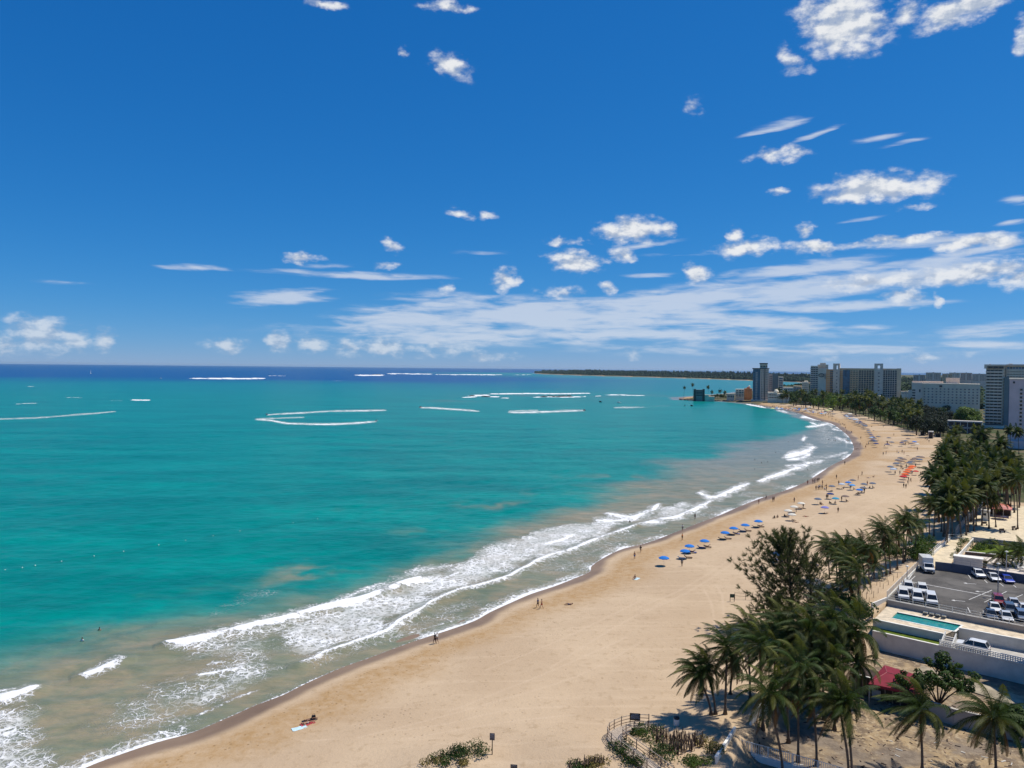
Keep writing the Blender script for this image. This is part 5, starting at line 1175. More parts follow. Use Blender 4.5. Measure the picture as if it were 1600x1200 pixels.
def car_mesh(kind):
    if kind in CARP: return CARP[kind]
    p = PROF[kind]; L, Wd = p['L'], p['W']; b = MB()
    prof = p['body']; n = len(prof)
    rows = []
    for s_, ins, dz in ((-1, .10, 0), (-1, 0, 0), (1, 0, 0), (1, .10, 0)):
        pass
    def loft(prof, xs, zb, mi, mb):
        V = []
        for x, f in xs:
            for (y, z) in prof: V.append((x, L / 2 - y, zb + (z - zb) * f if f < 1 else z))
        m = len(prof); F = []
        for r_ in range(len(xs) - 1):
            for k in range(m - 1): F.append((r_ * m + k, (r_ + 1) * m + k, (r_ + 1) * m + k + 1, r_ * m + k + 1))
            F.append((r_ * m + m - 1, (r_ + 1) * m + m - 1, (r_ + 1) * m, r_ * m))
        F.append(tuple(range(m))); F.append(tuple(range((len(xs) - 1) * m, len(xs) * m))[::-1]); mb.add(V, F, mi)
    w = Wd / 2
    loft(prof, [(-w, .93), (-w + .1, 1.0), (w - .1, 1.0), (w, .93)], .4, 0, b)
    body = b.mesh('body', paint('x', (.5, .5, .5)))
    c = p['cab']; g = MB(); rf = MB(); wc = w - .07; wr = w - .24
    V = []
    for (y, z), ww in zip(c, [wc] + [wr] * (len(c) - 2) + [wc]): V += [(-ww, L / 2 - y, z), (ww, L / 2 - y, z)]
    F = [(2 * i, 2 * i + 1, 2 * i + 3, 2 * i + 2) for i in range(len(c) - 1)] + [tuple(range(0, 2 * len(c), 2)), tuple(range(1, 2 * len(c), 2))[::-1]]
    g.add(V, F); cabin = g.mesh('window_glass', C_CGL)
    y0, y1 = c[1][0], c[-2][0]; zt = c[2][1]
    rf.add([(-wr - .02, L / 2 - y0 + .03, c[1][1] - .02), (wr + .02, L / 2 - y0 + .03, c[1][1] - .02), (wr + .02, L / 2 - c[2][0], zt + .025), (-wr - .02, L / 2 - c[2][0], zt + .025), (wr + .02, L / 2 - y1 - .05, c[-2][1] + .02), (-wr - .02, L / 2 - y1 - .05, c[-2][1] + .02)], [(0, 1, 2, 3), (3, 2, 4, 5)])
    for s_ in (-1, 1):
        for (ya, za), (yb, zb) in ((c[0], c[1]), ((L * .56, c[0][1]), (L * .56, zt)), (c[-2], c[-1])):
            rf.tube([(s_ * (wc if za < zt - .2 else wr), L / 2 - ya, za), (s_ * (wc if zb < zt - .2 else wr), L / 2 - yb, zb)], .045, 4, cap=False)
    roof = rf.mesh('roof', paint('x', (.5, .5, .5)))
    t = MB(); rot = []
    for r_, z in ((.02, 0),): pass
    wh = MB(); wh.lathe([(.19, -.11), (.32, -.10), (.33, 0), (.32, .10), (.19, .11)], 14); rim = MB(); rim.lathe([(.02, .112), (.19, .118), (.19, -.118), (.02, -.112)], 10)
    tyre = wh.mesh('tyre', C_TYRE); rimm = rim.mesh('rim', C_RIM)
    hl = MB().box((0, 0, 0), (.34, .08, .16)).mesh('headlight', C_LAMP); tl = MB().box((0, 0, 0), (.2, .06, .3)).mesh('tail_light', C_RED); mr = MB().box((0, 0, 0), (.2, .12, .14)).mesh('mirror', C_BLACK)
    bp = MB().box((0, 0, 0), (Wd * .82, .1, .2)).mesh('bumper', C_BLACK)
    CARP[kind] = (body, cabin, roof, tyre, rimm, hl, tl, mr, bp, p); return CARP[kind]
def car(kind, label, px, py, heading, col, cn, z=ZP, cat='car', group='cars parked in the car park'):
    body, cabin, roof, tyre, rimm, hl, tl, mr, bp, p = car_mesh(kind); L, w = p['L'], p['W'] / 2; q = gp(px, py, z)
    T = thing({'car': 'parked_car', 'suv': 'parked_suv', 'van': 'parked_van'}[kind], label, cat, q, heading, group); m = paint(cn, col)
    if group and z == ZP: T.scale = (.88, .88, .88)
    for nm, me in (('body', body), ('roof', roof)):
        o = link(nm, me, T); o.material_slots[0].link = 'OBJECT'; o.material_slots[0].material = m
    link('window_glass', cabin, T)
    for sx_ in (-1, 1):
        for yy in (L / 2 - .85, -L / 2 + .85):
            wo_ = link('wheel', tyre, T, (sx_ * (w - .08), yy, .33), (0, math.pi / 2, 0)); link('rim', rimm, wo_)
        link('headlight', hl, T, (sx_ * (w - .25), L / 2 - .03, p['body'][1][1] - .03)); link('tail_light', tl, T, (sx_ * (w - .12), -L / 2 + .01, p['body'][-2][1] - .12)); link('mirror', mr, T, (sx_ * (w + .06), L / 2 - p['cab'][0][0] - .3, p['cab'][0][1] + .08))
    link('bumper', bp, T, (0, L / 2 + .02, .42)); link('bumper', bp, T, (0, -L / 2 - .02, .45))
    return T
WH = (.72, .72, .70)
hd = math.atan2(-.45, -.9) + math.pi / 2 - math.pi  # front towards the camera side
hd = math.pi - math.atan2(.42, .9)
car('suv', 'white roofed van behind its twin, seaward end of the double row by the slatted fence', 1419, 921.5, hd, WH, 'white', cat='van', group='white vans by the seaside fence'); car('suv', 'white van of the far pair, second from the fence', 1441, 925.5, hd, WH, 'white', cat='van', group='white vans by the seaside fence')
car('van', 'white van against the railing, nearest the sea', 1411, 934, hd, WH, 'white', cat='van', group='white vans by the seaside fence'); car('van', 'white van against the railing, middle one of three', 1433, 938, hd, WH, 'white', cat='van', group='white vans by the seaside fence'); car('van', 'white van against the railing, right end of the three', 1455, 942, hd, WH, 'white', cat='van', group='white vans by the seaside fence')
h2 = math.pi - .25
car('suv', 'white off-roader facing out from the dark slate wall', 1528, 901, h2, WH, 'white'); car('car', 'white car between the off-roader and the blue car', 1552, 906, h2, WH, 'white'); car('car', 'bright blue car parked by the dark slate wall', 1573, 909, h2, (.02, .05, .42), 'blue')
for kx, (k, x, y, c, cn, lb) in enumerate([('suv',1560,943,(.22,.02,.025),'red','dark red off-roader at the head of the packed rows'),('car',1554,954,WH,'white','white car behind the dark red off-roader'),('car',1548,965,(.05,.06,.08),'slate','slate grey car of the packed row, next to the railing'),
  ('car',1584,947,(.50,.51,.52),'silver','silver car heading the middle packed row'),('suv',1578,957,(.07,.09,.12),'blue-grey','dark blue-grey car in the middle packed row'),('car',1572,968,(.55,.56,.57),'light','pale car at the railing end of the middle row'),('car',1601,956,WH,'white','white car at the frame edge in the third row'),('suv',1597,968,(.12,.16,.24),'steel-blue','steel blue car below the white one at the frame edge')]):
    car(k, lb, x, y, hd, c, cn, group='cars packed by the railing')
car('suv', 'long white estate car standing on the drive below the pool', 1519, 1016, math.atan2(dW.y, dW.x) + math.pi / 2, WH, 'white', ZDr, group=None)
# box truck
q = gp(1449, 893, ZP); T = thing('box_truck', 'white box truck parked nose out at the corner by the sand', 'truck', q, math.pi - .3); T.scale = (.88, .88, .88)
MB().box((0, -1.6, 1.95), (2.25, 3.9, 2.6)).obj('cargo_box', paint('white', WH), T)
b = MB(); b.add([(-1, 2.3, .5), (1, 2.3, .5), (1, 2.3, 1.1), (-1, 2.3, 1.1), (-1, 1.5, 1.3), (1, 1.5, 1.3), (-.95, .95, 2.15), (.95, .95, 2.15), (-1, .35, 2.2), (1, .35, 2.2), (-1, .35, .5), (1, .35, .5)], [(0, 1, 2, 3), (3, 2, 5, 4), (6, 7, 9, 8), (0, 3, 4, 6, 8, 10), (1, 11, 9, 7, 5, 2), (10, 8, 9, 11), (4, 5, 7, 6)]); b.obj('cab', paint('white', WH), T)
MB().add([(-.85, 1.47, 1.36), (.85, 1.47, 1.36), (.8, 1.03, 2.08), (-.8, 1.03, 2.08)], [(0, 1, 2, 3)]).obj('windscreen', C_CGL, T); MB().box((0, 2.32, .72), (1.3, .06, .3)).obj('grille', C_BLACK, T)
for s_ in (-1, 1):
    for yy in (1.6, -2.3):
        wo_ = link('wheel', CARP['car'][3], T, (s_ * 1.0, yy, .38), (0, math.pi / 2, 0), (1.15,) * 3); link('rim', CARP['car'][4], wo_)
    link('headlight', CARP['car'][5], T, (s_ * .82, 2.3, .8)); MB().box((s_ * 1.01, 1.05, 1.65), (.03, .7, .5)).obj('side_window', C_CGL, T)
# lamp posts of the car park
def lamppost(px, py, top, label, arm=0):
    B_ = gp(px, py, ZP); H = hgt(px, py, top, B_); T = thing('lamp_post', label, 'lamp post', B_); MB().tube([(0, 0, 0), (0, 0, H)], [.11, .06], 8).obj('pole', C_STEEL, T)
    MB().lathe([(.05, 0), (.3, .08), (.32, .18), (.1, .3)], 10, 0, (0, 0, H)).obj('lamp_head', C_WHITE, T); MB().box((0, 0, .15), (.4, .4, .3)).obj('foot', C_CONC, T)
lamppost(1559, 932, 882, 'slim lamp post in the middle of the car park'); lamppost(1572, 897, 863, 'lamp post with a white lamp by the dark slate wall'); lamppost(1417, 912, 886, 'short post at the corner by the white vans'); lamppost(1483, 836, 812, 'dark post at the corner of the beach fence')
# pool loungers
def lounger_parts(T, m, mf):
    mb = MB(); mb.box((0, -.25, .30), (.62, 1.3, .07)); mb.add([(-.31, .4, .27), (.31, .4, .27), (.31, .95, .62), (-.31, .95, .62), (-.31, .4, .34), (.31, .4, .34), (.31, .92, .69), (-.31, .92, .69)], [(0, 3, 2, 1), (4, 5, 6, 7), (0, 1, 5, 4), (1, 2, 6, 5), (2, 3, 7, 6), (3, 0, 4, 7)]); mb.obj('mattress', m, T)
    lm = MB().box((0, 0, .13), (.05, .05, .27)).mesh('leg', mf)
    for x in (-.27, .27):
        for y in (-.8, .4): link('leg', lm, T, (x, y, 0))
    MB().box((0, -.2, .245), (.66, 1.5, .04)).obj('frame', mf, T)
for i, x in enumerate((1446.5, 1456, 1465.5, 1475)):
    q = gp(x, 959.5 + i * 1.9, ZD); T = thing('sun_lounger', ['white lounger by the pool, nearest the sea', 'second white pool lounger from the sea', 'third white pool lounger from the sea', 'white pool lounger farthest from the sea'][i], 'sun lounger', q, -.6 + math.pi, 'white loungers in a row beside the pool'); lounger_parts(T, C_WHITE, C_STEEL)
# sunlit path, garden and patio behind the car park
ZG = 4.32
def plate(name, pts, m, z=ZG, zb=None, lab=None): return struct(name, MB().prism([tuple(g0(*p, z)) for p in pts], zb or z - .6, z), m, lab)
plate('garden_path', [(1443,878),(1487,842),(1507,843),(1488,876),(1484,888),(1462,886)], C_PATH, 4.34)
plate('lawn', [(1513,862),(1528,848),(1700,868),(1700,886),(1600,872)], C_LAWN, 4.40); plate('patio', [(1490,878),(1511,864),(1700,890),(1700,925),(1600,907),(1490,889)], C_PATIO, 4.42)
wall('garden_wall', 'thin white wall slanting between path and lawn', [gp(1490,880,ZG), gp(1507,862,ZG), gp(1521,846,ZG)], ZG - .2, ZG + .9, C_WHITE, .18); wall('planter_wall', 'low brown planter wall with a white cap along the lawn', [gp(1508,867,ZG), gp(1600,876,ZG), gp(1700,889,ZG)], ZG, ZG + .75, C_BROWN, .3, C_WHITE)
T = thing('garage_box', 'flat-roofed white shed with a ribbed front behind the dark slate wall', 'shed', gp(1490, 887, ZG), math.atan2(*(lambda v: (v.y, v.x))(gp(1535,893,ZG) - gp(1490,887,ZG))))
L_ = (gp(1535,893,ZG) - gp(1490,887,ZG)).length; MB().box((L_ / 2, .9, 1.2), (L_, 1.8, 2.4)).obj('wall_panel', C_WHITE, T); MB().box((L_ / 2, .9, 2.46), (L_ + .2, 2.0, .12)).obj('roof', C_WHITE, T)
rm = MB().box((0, 0, 1.15), (.06, .05, 2.2)).mesh('rib', C_STEEL)
for k in range(24): link('rib', rm, T, (L_ * (k + .5) / 24, -.03, 0))
for i, (x, y) in enumerate([(1539,880),(1538.5,884),(1538,888)]):
    q = gp(x, y, 4.42); T = thing('planter', 'round dark planter standing behind the ribbed white shed', 'planter', q, 0, 'row of round planters'); MB().lathe([(.3, 0), (.45, .5), (.4, .5), (.3, .3)], 10).obj('pot', C_BROWN, T); mc = MB(); leaf_cloud(mc, [(0, 0, .7, .4, .4, .3)], 300, .09); mc.obj('plant', M_LEAF, T)
for i, (x, y) in enumerate([(1592,878),(1591,886),(1600,892)]):
    q = gp(x, y, 4.42); T = thing('garden_table', ['round white garden table beside the planter wall', 'second white garden table on the patio', 'white garden table at the frame edge'][i], 'table', q); MB().lathe([(.55, .68), (.6, .7), (.6, .74), (.1, .76)], 14).obj('table_top', C_WHITE, T); MB().lathe([(.3, 0), (.06, .06), (.05, .7)], 8).obj('leg', C_STEEL, T)
    for k in range(4):
        a = k * 1.57 + .4; c_ = thing('garden_chair', 'white garden chair drawn up to a patio table', 'chair', q + Vector((math.cos(a), math.sin(a), 0)), a + math.pi / 2, 'white chairs of the patio tables'); MB().box((0, 0, .44), (.45, .45, .05)).obj('seat', C_WHITE, c_); MB().box((0, -.22, .7), (.45, .04, .5)).obj('backrest', C_WHITE, c_)
        for s1 in (-.2, .2):
            for s2 in (-.2, .2): MB().box((s1, s2, .21), (.04, .04, .42)).obj('leg', C_STEEL, c_)
plate('sand_yard', [(1514,846),(1493,838),(1540,794),(1620,790),(1700,820),(1700,868)], C_PATH, 4.30)
wall('lawn_back_wall', 'grey-blue wall behind the garden bushes', [gp(1519,846,ZG), gp(1546,849,ZG), gp(1700,866,ZG)], ZG, ZG + 1.1, C_STEEL, .2)
fence('mesh_fence', 'tall wire fence running from the garden corner up to the palms', [gp(1493,837,4.3), gp(1517,812,4.3), gp(1540,792,4.3)], 4.3, 2.2, C_STEEL, 2.2, (.97, .6, .3, .05), slat=.35)
fence('gate_fence', 'low fence across the end of the sunlit path', [gp(1484,843,4.3), gp(1500,844,4.3), gp(1518,846,4.3)], 4.3, 1.3, C_WHITE, 1.6, (.97, .5, .1))
# pavilion with the red roof
C_RROOF = mat('salmon_roof', (.50, .16, .11), .8, .2, var=.15, scale=1); C_MAROON = mat('maroon_canvas', (.20, .020, .035), .75, .2, var=.12, scale=.6)
Bv = Bl('pavilion', 'open pavilion with a salmon red roof and dark interior beyond the garden', 1570, 208, 'pavilion', z0=4.3)
Bv.box('roof', 1559, 1587, 787, 789.5, 5, C_RROOF, 0); Bv.box('interior_wall', 1552, 1585, 789.6, None, .2, C_DWOOD, 3.4)
X0, X1 = Bv.wx(1555), Bv.wx(1587); Zr = Bv.wz(1570, 796) - 4.3; mb = MB(); mb.add([(X0, -.5, Zr), (X1, -.5, Zr), (X1, 5.5, Zr), (X0, 5.5, Zr), (X0 + 1.6, 2.4, Zr + 1.2), (X1 - 1.6, 2.4, Zr + 1.2)], [(0, 1, 5, 4), (1, 2, 5), (2, 3, 4, 5), (3, 0, 4), (3, 2, 1, 0)]); mb.obj('roof_cover', C_RROOF, Bv.T)
for ch in list(Bv.T.children):
    if ch.name.startswith('roof') and not ch.name.startswith('roof_c'): bpy.data.objects.remove(ch)
for x in (X0 + .3, X1 - .3): MB().box((x, -.2, Zr / 2), (.15, .15, Zr)).obj('post', C_WHITE, Bv.T)
Bk = Bl('white_kiosk', 'small white kiosk with a square painted-dark opening left of the pavilion', 1543, 203, 'kiosk', z0=4.3); Bk.box('wall', 1538, 1552, 800, None, 3, C_WHITE); Bk.box('opening', 1541.5, 1546, 802.5, 806, .1, C_BLACK, -.06); Bk.box('roof', 1537.5, 1552.5, 799, 800.2, 3.3, C_CONC, -.2)  # black plate stands in for the shade inside the opening
# ground-level dirt yard pieces: red canopy and its dark hall
cA, cB, cC, cD = gp(1382,1039,3.6), gp(1445,1058,3.6), gp(1438,1084,3.6), gp(1357,1068,3.6)
ctr = (cA + cB + cC + cD) / 4; T = thing('canopy_tent', 'maroon canopy roof with pale seams over a dark open hall', 'canopy', Vector((ctr.x, ctr.y, .6)))
lc = [Vector((q.x - ctr.x, q.y - ctr.y, 3.0)) for q in (cA, cB, cC, cD)]; r1 = (lc[0] + lc[3]) / 2 * .55 + Vector((0, 0, .55 + 3.0 * .45)); r2 = (lc[1] + lc[2]) / 2 * .55 + Vector((0, 0, .55 + 3.0 * .45))
MB().add([*lc, r1, r2], [(0, 4, 5, 1), (1, 5, 2), (2, 5, 4, 3), (3, 4, 0), (0, 1, 2, 3)]).obj('canvas', C_MAROON, T)
sm_ = MB()
for a, b in ((lc[0], r1), (lc[1], r2), (lc[2], r2), (lc[3], r1), (r1, r2), ((lc[0] + lc[1]) / 2, (r1 + r2) / 2), ((lc[2] + lc[3]) / 2, (r1 + r2) / 2)): sm_.tube([a + Vector((0, 0, .02)), b + Vector((0, 0, .02))], .03, 4)
sm_.obj('seams', mat('pale_seam', (.42, .16, .16), .8, var=0), T)
vl = MB()
for a, b in zip(lc, lc[1:] + lc[:1]): wallm(vl, [a, b], 2.65, 2.98, .04)
vl.obj('valance', C_MAROON, T)
for q in lc: MB().tube([(q.x * .97, q.y * .97, 0), (q.x * .97, q.y * .97, 3.0)], .06, 6).obj('pole', C_STEEL, T)
hA, hB = gp(1330,1083,.6), gp(1424,1110,.6); dh = (hB - hA).normalized(); nh = Vector((-dh.y, dh.x, 0))
T = thing('open_hall', 'dark timber hall front with a white eaves beam below the maroon canopy', 'hall', hA, math.atan2(dh.y, dh.x)); L_ = (hB - hA).length
MB().box((L_ / 2, 1.8, 1.3), (L_, 3.0, 2.6)).obj('wall', C_DWOOD, T); MB().box((L_ / 2, .2, 2.72), (L_ + .4, .25, .16)).obj('eaves_beam', C_WHITE, T); MB().box((L_ / 2, 1.7, 2.68), (L_ + .2, 3.3, .1)).obj('roof', C_DWOOD, T)
for k in range(8): MB().box((L_ * (k + .5) / 8, .26, 1.3), (.14, .12, 2.55)).obj('post', C_WOOD, T)
MB().box((L_ * .42, .15, .7), (1.1, .08, 1.3)).obj('poster_board', C_STEEL, T)
wall('yard_wall', 'pale wall behind the small round tree, closing the dirt yard', [gp(1424,1112,.6), gp(1490,1134,.6), gp(1510,1139,.6), gp(1700,1186,.6)], .3, 2.7, C_TAUPE, .25, C_CONC)
q = gp(1490, 1042, .6); T = thing('hydrant', 'orange-red standpipe at the foot of the long grey wall', 'hydrant', q); MB().lathe([(.2, 0), (.2, .1), (.12, .15), (.13, .8), (.17, .85), (.1, 1.05), (.02, 1.1)], 10).obj('body', mat('orange_red_paint', (.45, .06, .02), .6), T); MB().tube([(-.28, 0, .6), (.28, 0, .6)], .07, 8).obj('outlet', C_STEEL, T)
# drive strip in the yard
struct('yard_drive', MB().prism([tuple(g0(*p, .66)) for p in [(1440,1040),(1600,1090),(1760,1130),(1760,1150),(1600,1108),(1500,1075),(1430,1052)]], .3, .74), mat('dusty_concrete', (.33, .28, .20), .95, .1, var=.3, scale=.5))
# white wall and slatted fence at the bottom
ZW = 1.3
wall('white_yard_wall', 'white panel wall between the dune and the palms of the yard', [gp(1206,1112,ZW), gp(1190,1130,ZW), gp(1172,1150,ZW)], .2, ZW + 2.5, C_WHITE, .2, C_WHITE)
wall('white_corner_wall', 'white wall running out of the frame at the bottom from the fence corner', [gp(1148,1163,ZW), gp(1138,1180,ZW), gp(1118,1212,ZW)], .2, ZW + 2.0, C_WHITE, .2, C_WHITE)
fence('slatted_fence', 'white slatted metal fence on a kerb leading from the corner of the white wall', [gp(1149,1170,ZW), gp(1200,1184,ZW), gp(1278,1206,ZW), gp(1340,1224,ZW)], ZW, 1.25, C_WHITE, 2.2, (.96, .08), slat=.22)
wall('fence_kerb', 'low pale kerb under the slatted fence', [gp(1149,1170,ZW), gp(1278,1206,ZW), gp(1340,1224,ZW)], .3, ZW - .02, C_WHITE, .24)
# ------------------------------------------------------------------ beach furniture
def zf(q): return zat(q[0], q[1])
# boardwalk
bw = [G(*p) for p in [(1013,1140),(1002,1139.5),(990,1140.5),(976,1144),(965,1150),(961,1157),(966,1164),(976,1172),(990,1182),(1006,1194),(1024,1208),(1044,1224)]]
bw = [Vector((p[0], p[1], 0)) for p in crom([(q.x, q.y) for q in bw], 4)]
for q in bw: q.z = max(zat(q.x, q.y), 1.6) + .35
o = bw[0].copy(); o.z = zat(o.x, o.y); T = thing('boardwalk', 'curving wooden boardwalk with railings on the dune', 'boardwalk', o)
def side(i):
    t = (bw[min(i + 1, len(bw) - 1)] - bw[max(i - 1, 0)]); t.z = 0; t.normalize(); return Vector((-t.y, t.x, 0))
Lr = [q + side(i) * .85 for i, q in enumerate(bw)]; Rr = [q - side(i) * .85 for i, q in enumerate(bw)]
dk = MB(); n_ = 0
for i in range(len(bw) - 1):
    L_ = (bw[i + 1] - bw[i]).length; k = max(1, int(L_ / .16))
    for j in range(k):
        a, b = j / k, (j + .86) / k; P4 = [Lr[i].lerp(Lr[i + 1], a), Lr[i].lerp(Lr[i + 1], b), Rr[i].lerp(Rr[i + 1], b), Rr[i].lerp(Rr[i + 1], a)]; P4 = [p - o for p in P4]
        dk.add([*P4, *[p - Vector((0, 0, .05)) for p in P4]], [(0, 3, 2, 1), (4, 5, 6, 7), (0, 1, 5, 4), (1, 2, 6, 5), (2, 3, 7, 6), (3, 0, 4, 7)])
C_PLANK = mat('pale_planks', (.40, .33, .26), .85, .2, var=.25, scale=3)
tag(dk.obj('planks', C_PLANK, T), None, None, None, 'stuff')
pm = MB().box((0, 0, .2), (.09, .09, 1.9)).mesh('post', C_WOOD)
for side_ in (Lr, Rr):
    acc_ = 0; last = None
    for i, q in enumerate(side_):
        if last is None or (q - last).length > 1.55: link('post', pm, T, q - o); last = q
    for h_ in (1.02, .62, .25):
        MB().tube([q - o + Vector((0, 0, h_)) for q in side_], .045, 4).obj('rail', C_PLANK if h_ > 1 else C_WOOD, T)
    MB().tube([q - o - Vector((0, 0, .12)) for q in side_], .08, 4).obj('beam', C_PLANK, T)
# stick fences
def sticks(name, label, region, n, hmin, hmax, seed):
    r = random.Random(seed); q0 = G(sum(p[0] for p in region) / len(region), sum(p[1] for p in region) / len(region)); T = thing(name, label, 'fence', q0)
    ms = [MB().tube([(0, 0, -.3), (.03 * k - .06, .04 * k - .08, h)], [.05, .035], 5).mesh('stake', C_DWOOD if k % 3 else C_WOOD) for k, h in enumerate((.8, 1.0, 1.15, .9, 1.25))]
    c = 0; xs = [p[0] for p in region]; ys = [p[1] for p in region]
    while c < n:
        x, y = r.uniform(min(xs), max(xs)), r.uniform(min(ys), max(ys))
        if not inp(x, y, region): continue
        q = G(x, y) - q0; link('stake', ms[c % 5], T, q, (r.uniform(-.12, .12), r.uniform(-.12, .12), r.uniform(0, 6)), (1, 1, r.uniform(hmin, hmax))); c += 1
sticks('stick_fence', 'dense palisade of dark upright sticks beside the boardwalk', [(1016,1149),(1034,1149),(1060,1153),(1100,1158),(1101,1166),(1080,1176),(1058,1182),(1040,1176),(1028,1166)], 260, .8, 1.15, 2)
sticks('stick_fence', 'short row of dark sticks on the dune at the lower frame edge', [(884,1198),(905,1194),(930,1190),(945,1190),(946,1196),(920,1202),(890,1206)], 60, .6, 1.0, 3)
# stakes along the sand path
sm_ = MB().tube([(0, 0, -.2), (0, 0, 1.1)], [.05, .04], 5).mesh('stake_mesh', C_WOOD); r = random.Random(12)
sp_ = [(1395,895),(1390,899),(1384,904),(1377,909),(1370,915),(1362,921),(1355,928),(1347,935),(1340,943),(1399,892),(1402,903),(1396,908),(1388,914),(1380,920),(1372,927),(1365,934),(1358,941),(1350,948),(1345,955),(1372,903),(1366,908),(1358,914),(1352,920),(1345,927),(1336,934),(1386,909),(1375,917),(1362,928),(1354,936)]
for i, (x, y) in enumerate(sp_):
    o = tag(link('stake', sm_, None, G(x, y), (0, 0, 0), (1, 1, r.uniform(.8, 1.15))), 'thin wooden stake in the loose rows on the sand beside the slatted fence', 'stake', 'stakes along the sand path')
# signs and bin
C_SIGN = mat('dark_sign_panel', (.03, .028, .03), .5, .4, var=0); C_PRINT = mat('pale_print', (.42, .42, .42), .6, .2, var=.3, scale=6)
def sign(px, py, top, w, label, m, dbl=False, lines=0, name='beach_sign'):
    B_ = G(px, py); H = hgt(px, py, top, B_); T = thing(name, label, 'sign', B_, -.12)
    for x in ((-w / 2, w / 2) if dbl else (0,)): MB().box((x, 0, H * .48), (.09, .09, H * .96)).obj('post', C_DWOOD, T)
    ph = H * (.46 if dbl else .32); MB().box((0, -.08, H - ph / 2), (w, .05, ph)).obj('panel', m, T)
    if lines:
        mb = MB(); rr_ = random.Random(5)
        for k in range(lines):
            z = H - ph * .3 - k * ph * .52 / lines; x = -w * .42
            while x < w * .38:
                l_ = rr_.uniform(.06, .2); mb.box((x + l_ / 2, -.108, z), (l_, .008, ph * .05)); x += l_ + .05
        mb.obj('print', C_PRINT, T); MB().box((0, -.109, H - ph * .12), (w * .7, .01, ph * .08)).obj('heading', C_PRINT, T)
sign(992, 1138, 1114, 1.15, 'dark information board on two posts at the end of the boardwalk', C_SIGN, True, 6); sign(769, 1179, 1145, .55, 'small grey sign on a single thin post beside the dune bush', mat('grey_brown_panel', (.12, .10, .10), .6, .3, var=.2, scale=5), False, 3)
sign(803, 1212, 1194, .72, 'small dark board rising from the lower frame edge', C_SIGN, False, 2); sign(1144, 940, 928, .75, 'dark green board standing at the end of the rail fence on the sand', mat('dark_green_panel', (.02, .06, .045), .6), True, 0)
q = G(1057, 1134); T = thing('trash_barrel', 'white trash barrel with a dark rim standing in the palm shade', 'trash bin', q); MB().lathe([(.30, 0), (.33, .1), (.34, .75), (.33, .85)], 14).obj('drum', C_WHITE, T); MB().lathe([(.35, .86), (.36, .95), (.30, 1.12), (.1, 1.16)], 14).obj('lid', C_BLACK, T)
fence('rail_fence', 'pale rail fence half hidden by the casuarina branches', [G(1148,936), G(1165,937), G(1185,939), G(1215,944), G(1240,950)], G(1148,936).z, 1.25, C_WOOD, 1.5, (.96, .5), zf=zf)
# ------------------------------------------------------------------ people
SKIN = [mat('skin_' + n, c, .55, .3, var=.05) for n, c in (('fair', (.55, .34, .24)), ('tan', (.36, .20, .12)), ('brown', (.19, .10, .06)), ('dark', (.07, .038, .025)))]
HAIR = [mat('hair_dark', (.02, .014, .01), .6, var=.1), mat('hair_brown', (.08, .045, .02), .6, var=.1), mat('hair_blond', (.38, .26, .11), .6, var=.1)]
CLOTH = {n: mat('cloth_' + n, c, .8, .15, var=.08) for n, c in dict(black=(.015, .015, .018), navy=(.02, .03, .10), red=(.42, .03, .03), white=(.68, .68, .66), blue=(.04, .16, .48), green=(.05, .20, .08), pink=(.55, .18, .26), yellow=(.6, .45, .06), grey=(.18, .18, .19), orange=(.6, .18, .03), teal=(.03, .24, .26), purple=(.17, .06, .26)).items()}
def skin_body(name, J, E, R):
    me = bpy.data.meshes.new(name + '_skel'); me.from_pydata(J, E, []); ob = bpy.data.objects.new(name + '_skel', me); COL.objects.link(ob)
    ob.modifiers.new('s', 'SKIN'); sl_ = me.skin_vertices[0].data
    for i, r_ in enumerate(R): sl_[i].radius = (r_, r_) if not isinstance(r_, tuple) else r_
    sl_[0].use_root = True; ob.modifiers.new('u', 'SUBSURF').levels = 1; bpy.context.view_layer.update()
    dg = bpy.context.evaluated_depsgraph_get(); m2 = bpy.data.meshes.new_from_object(ob.evaluated_get(dg)); bpy.data.objects.remove(ob); bpy.data.meshes.remove(me); return m2
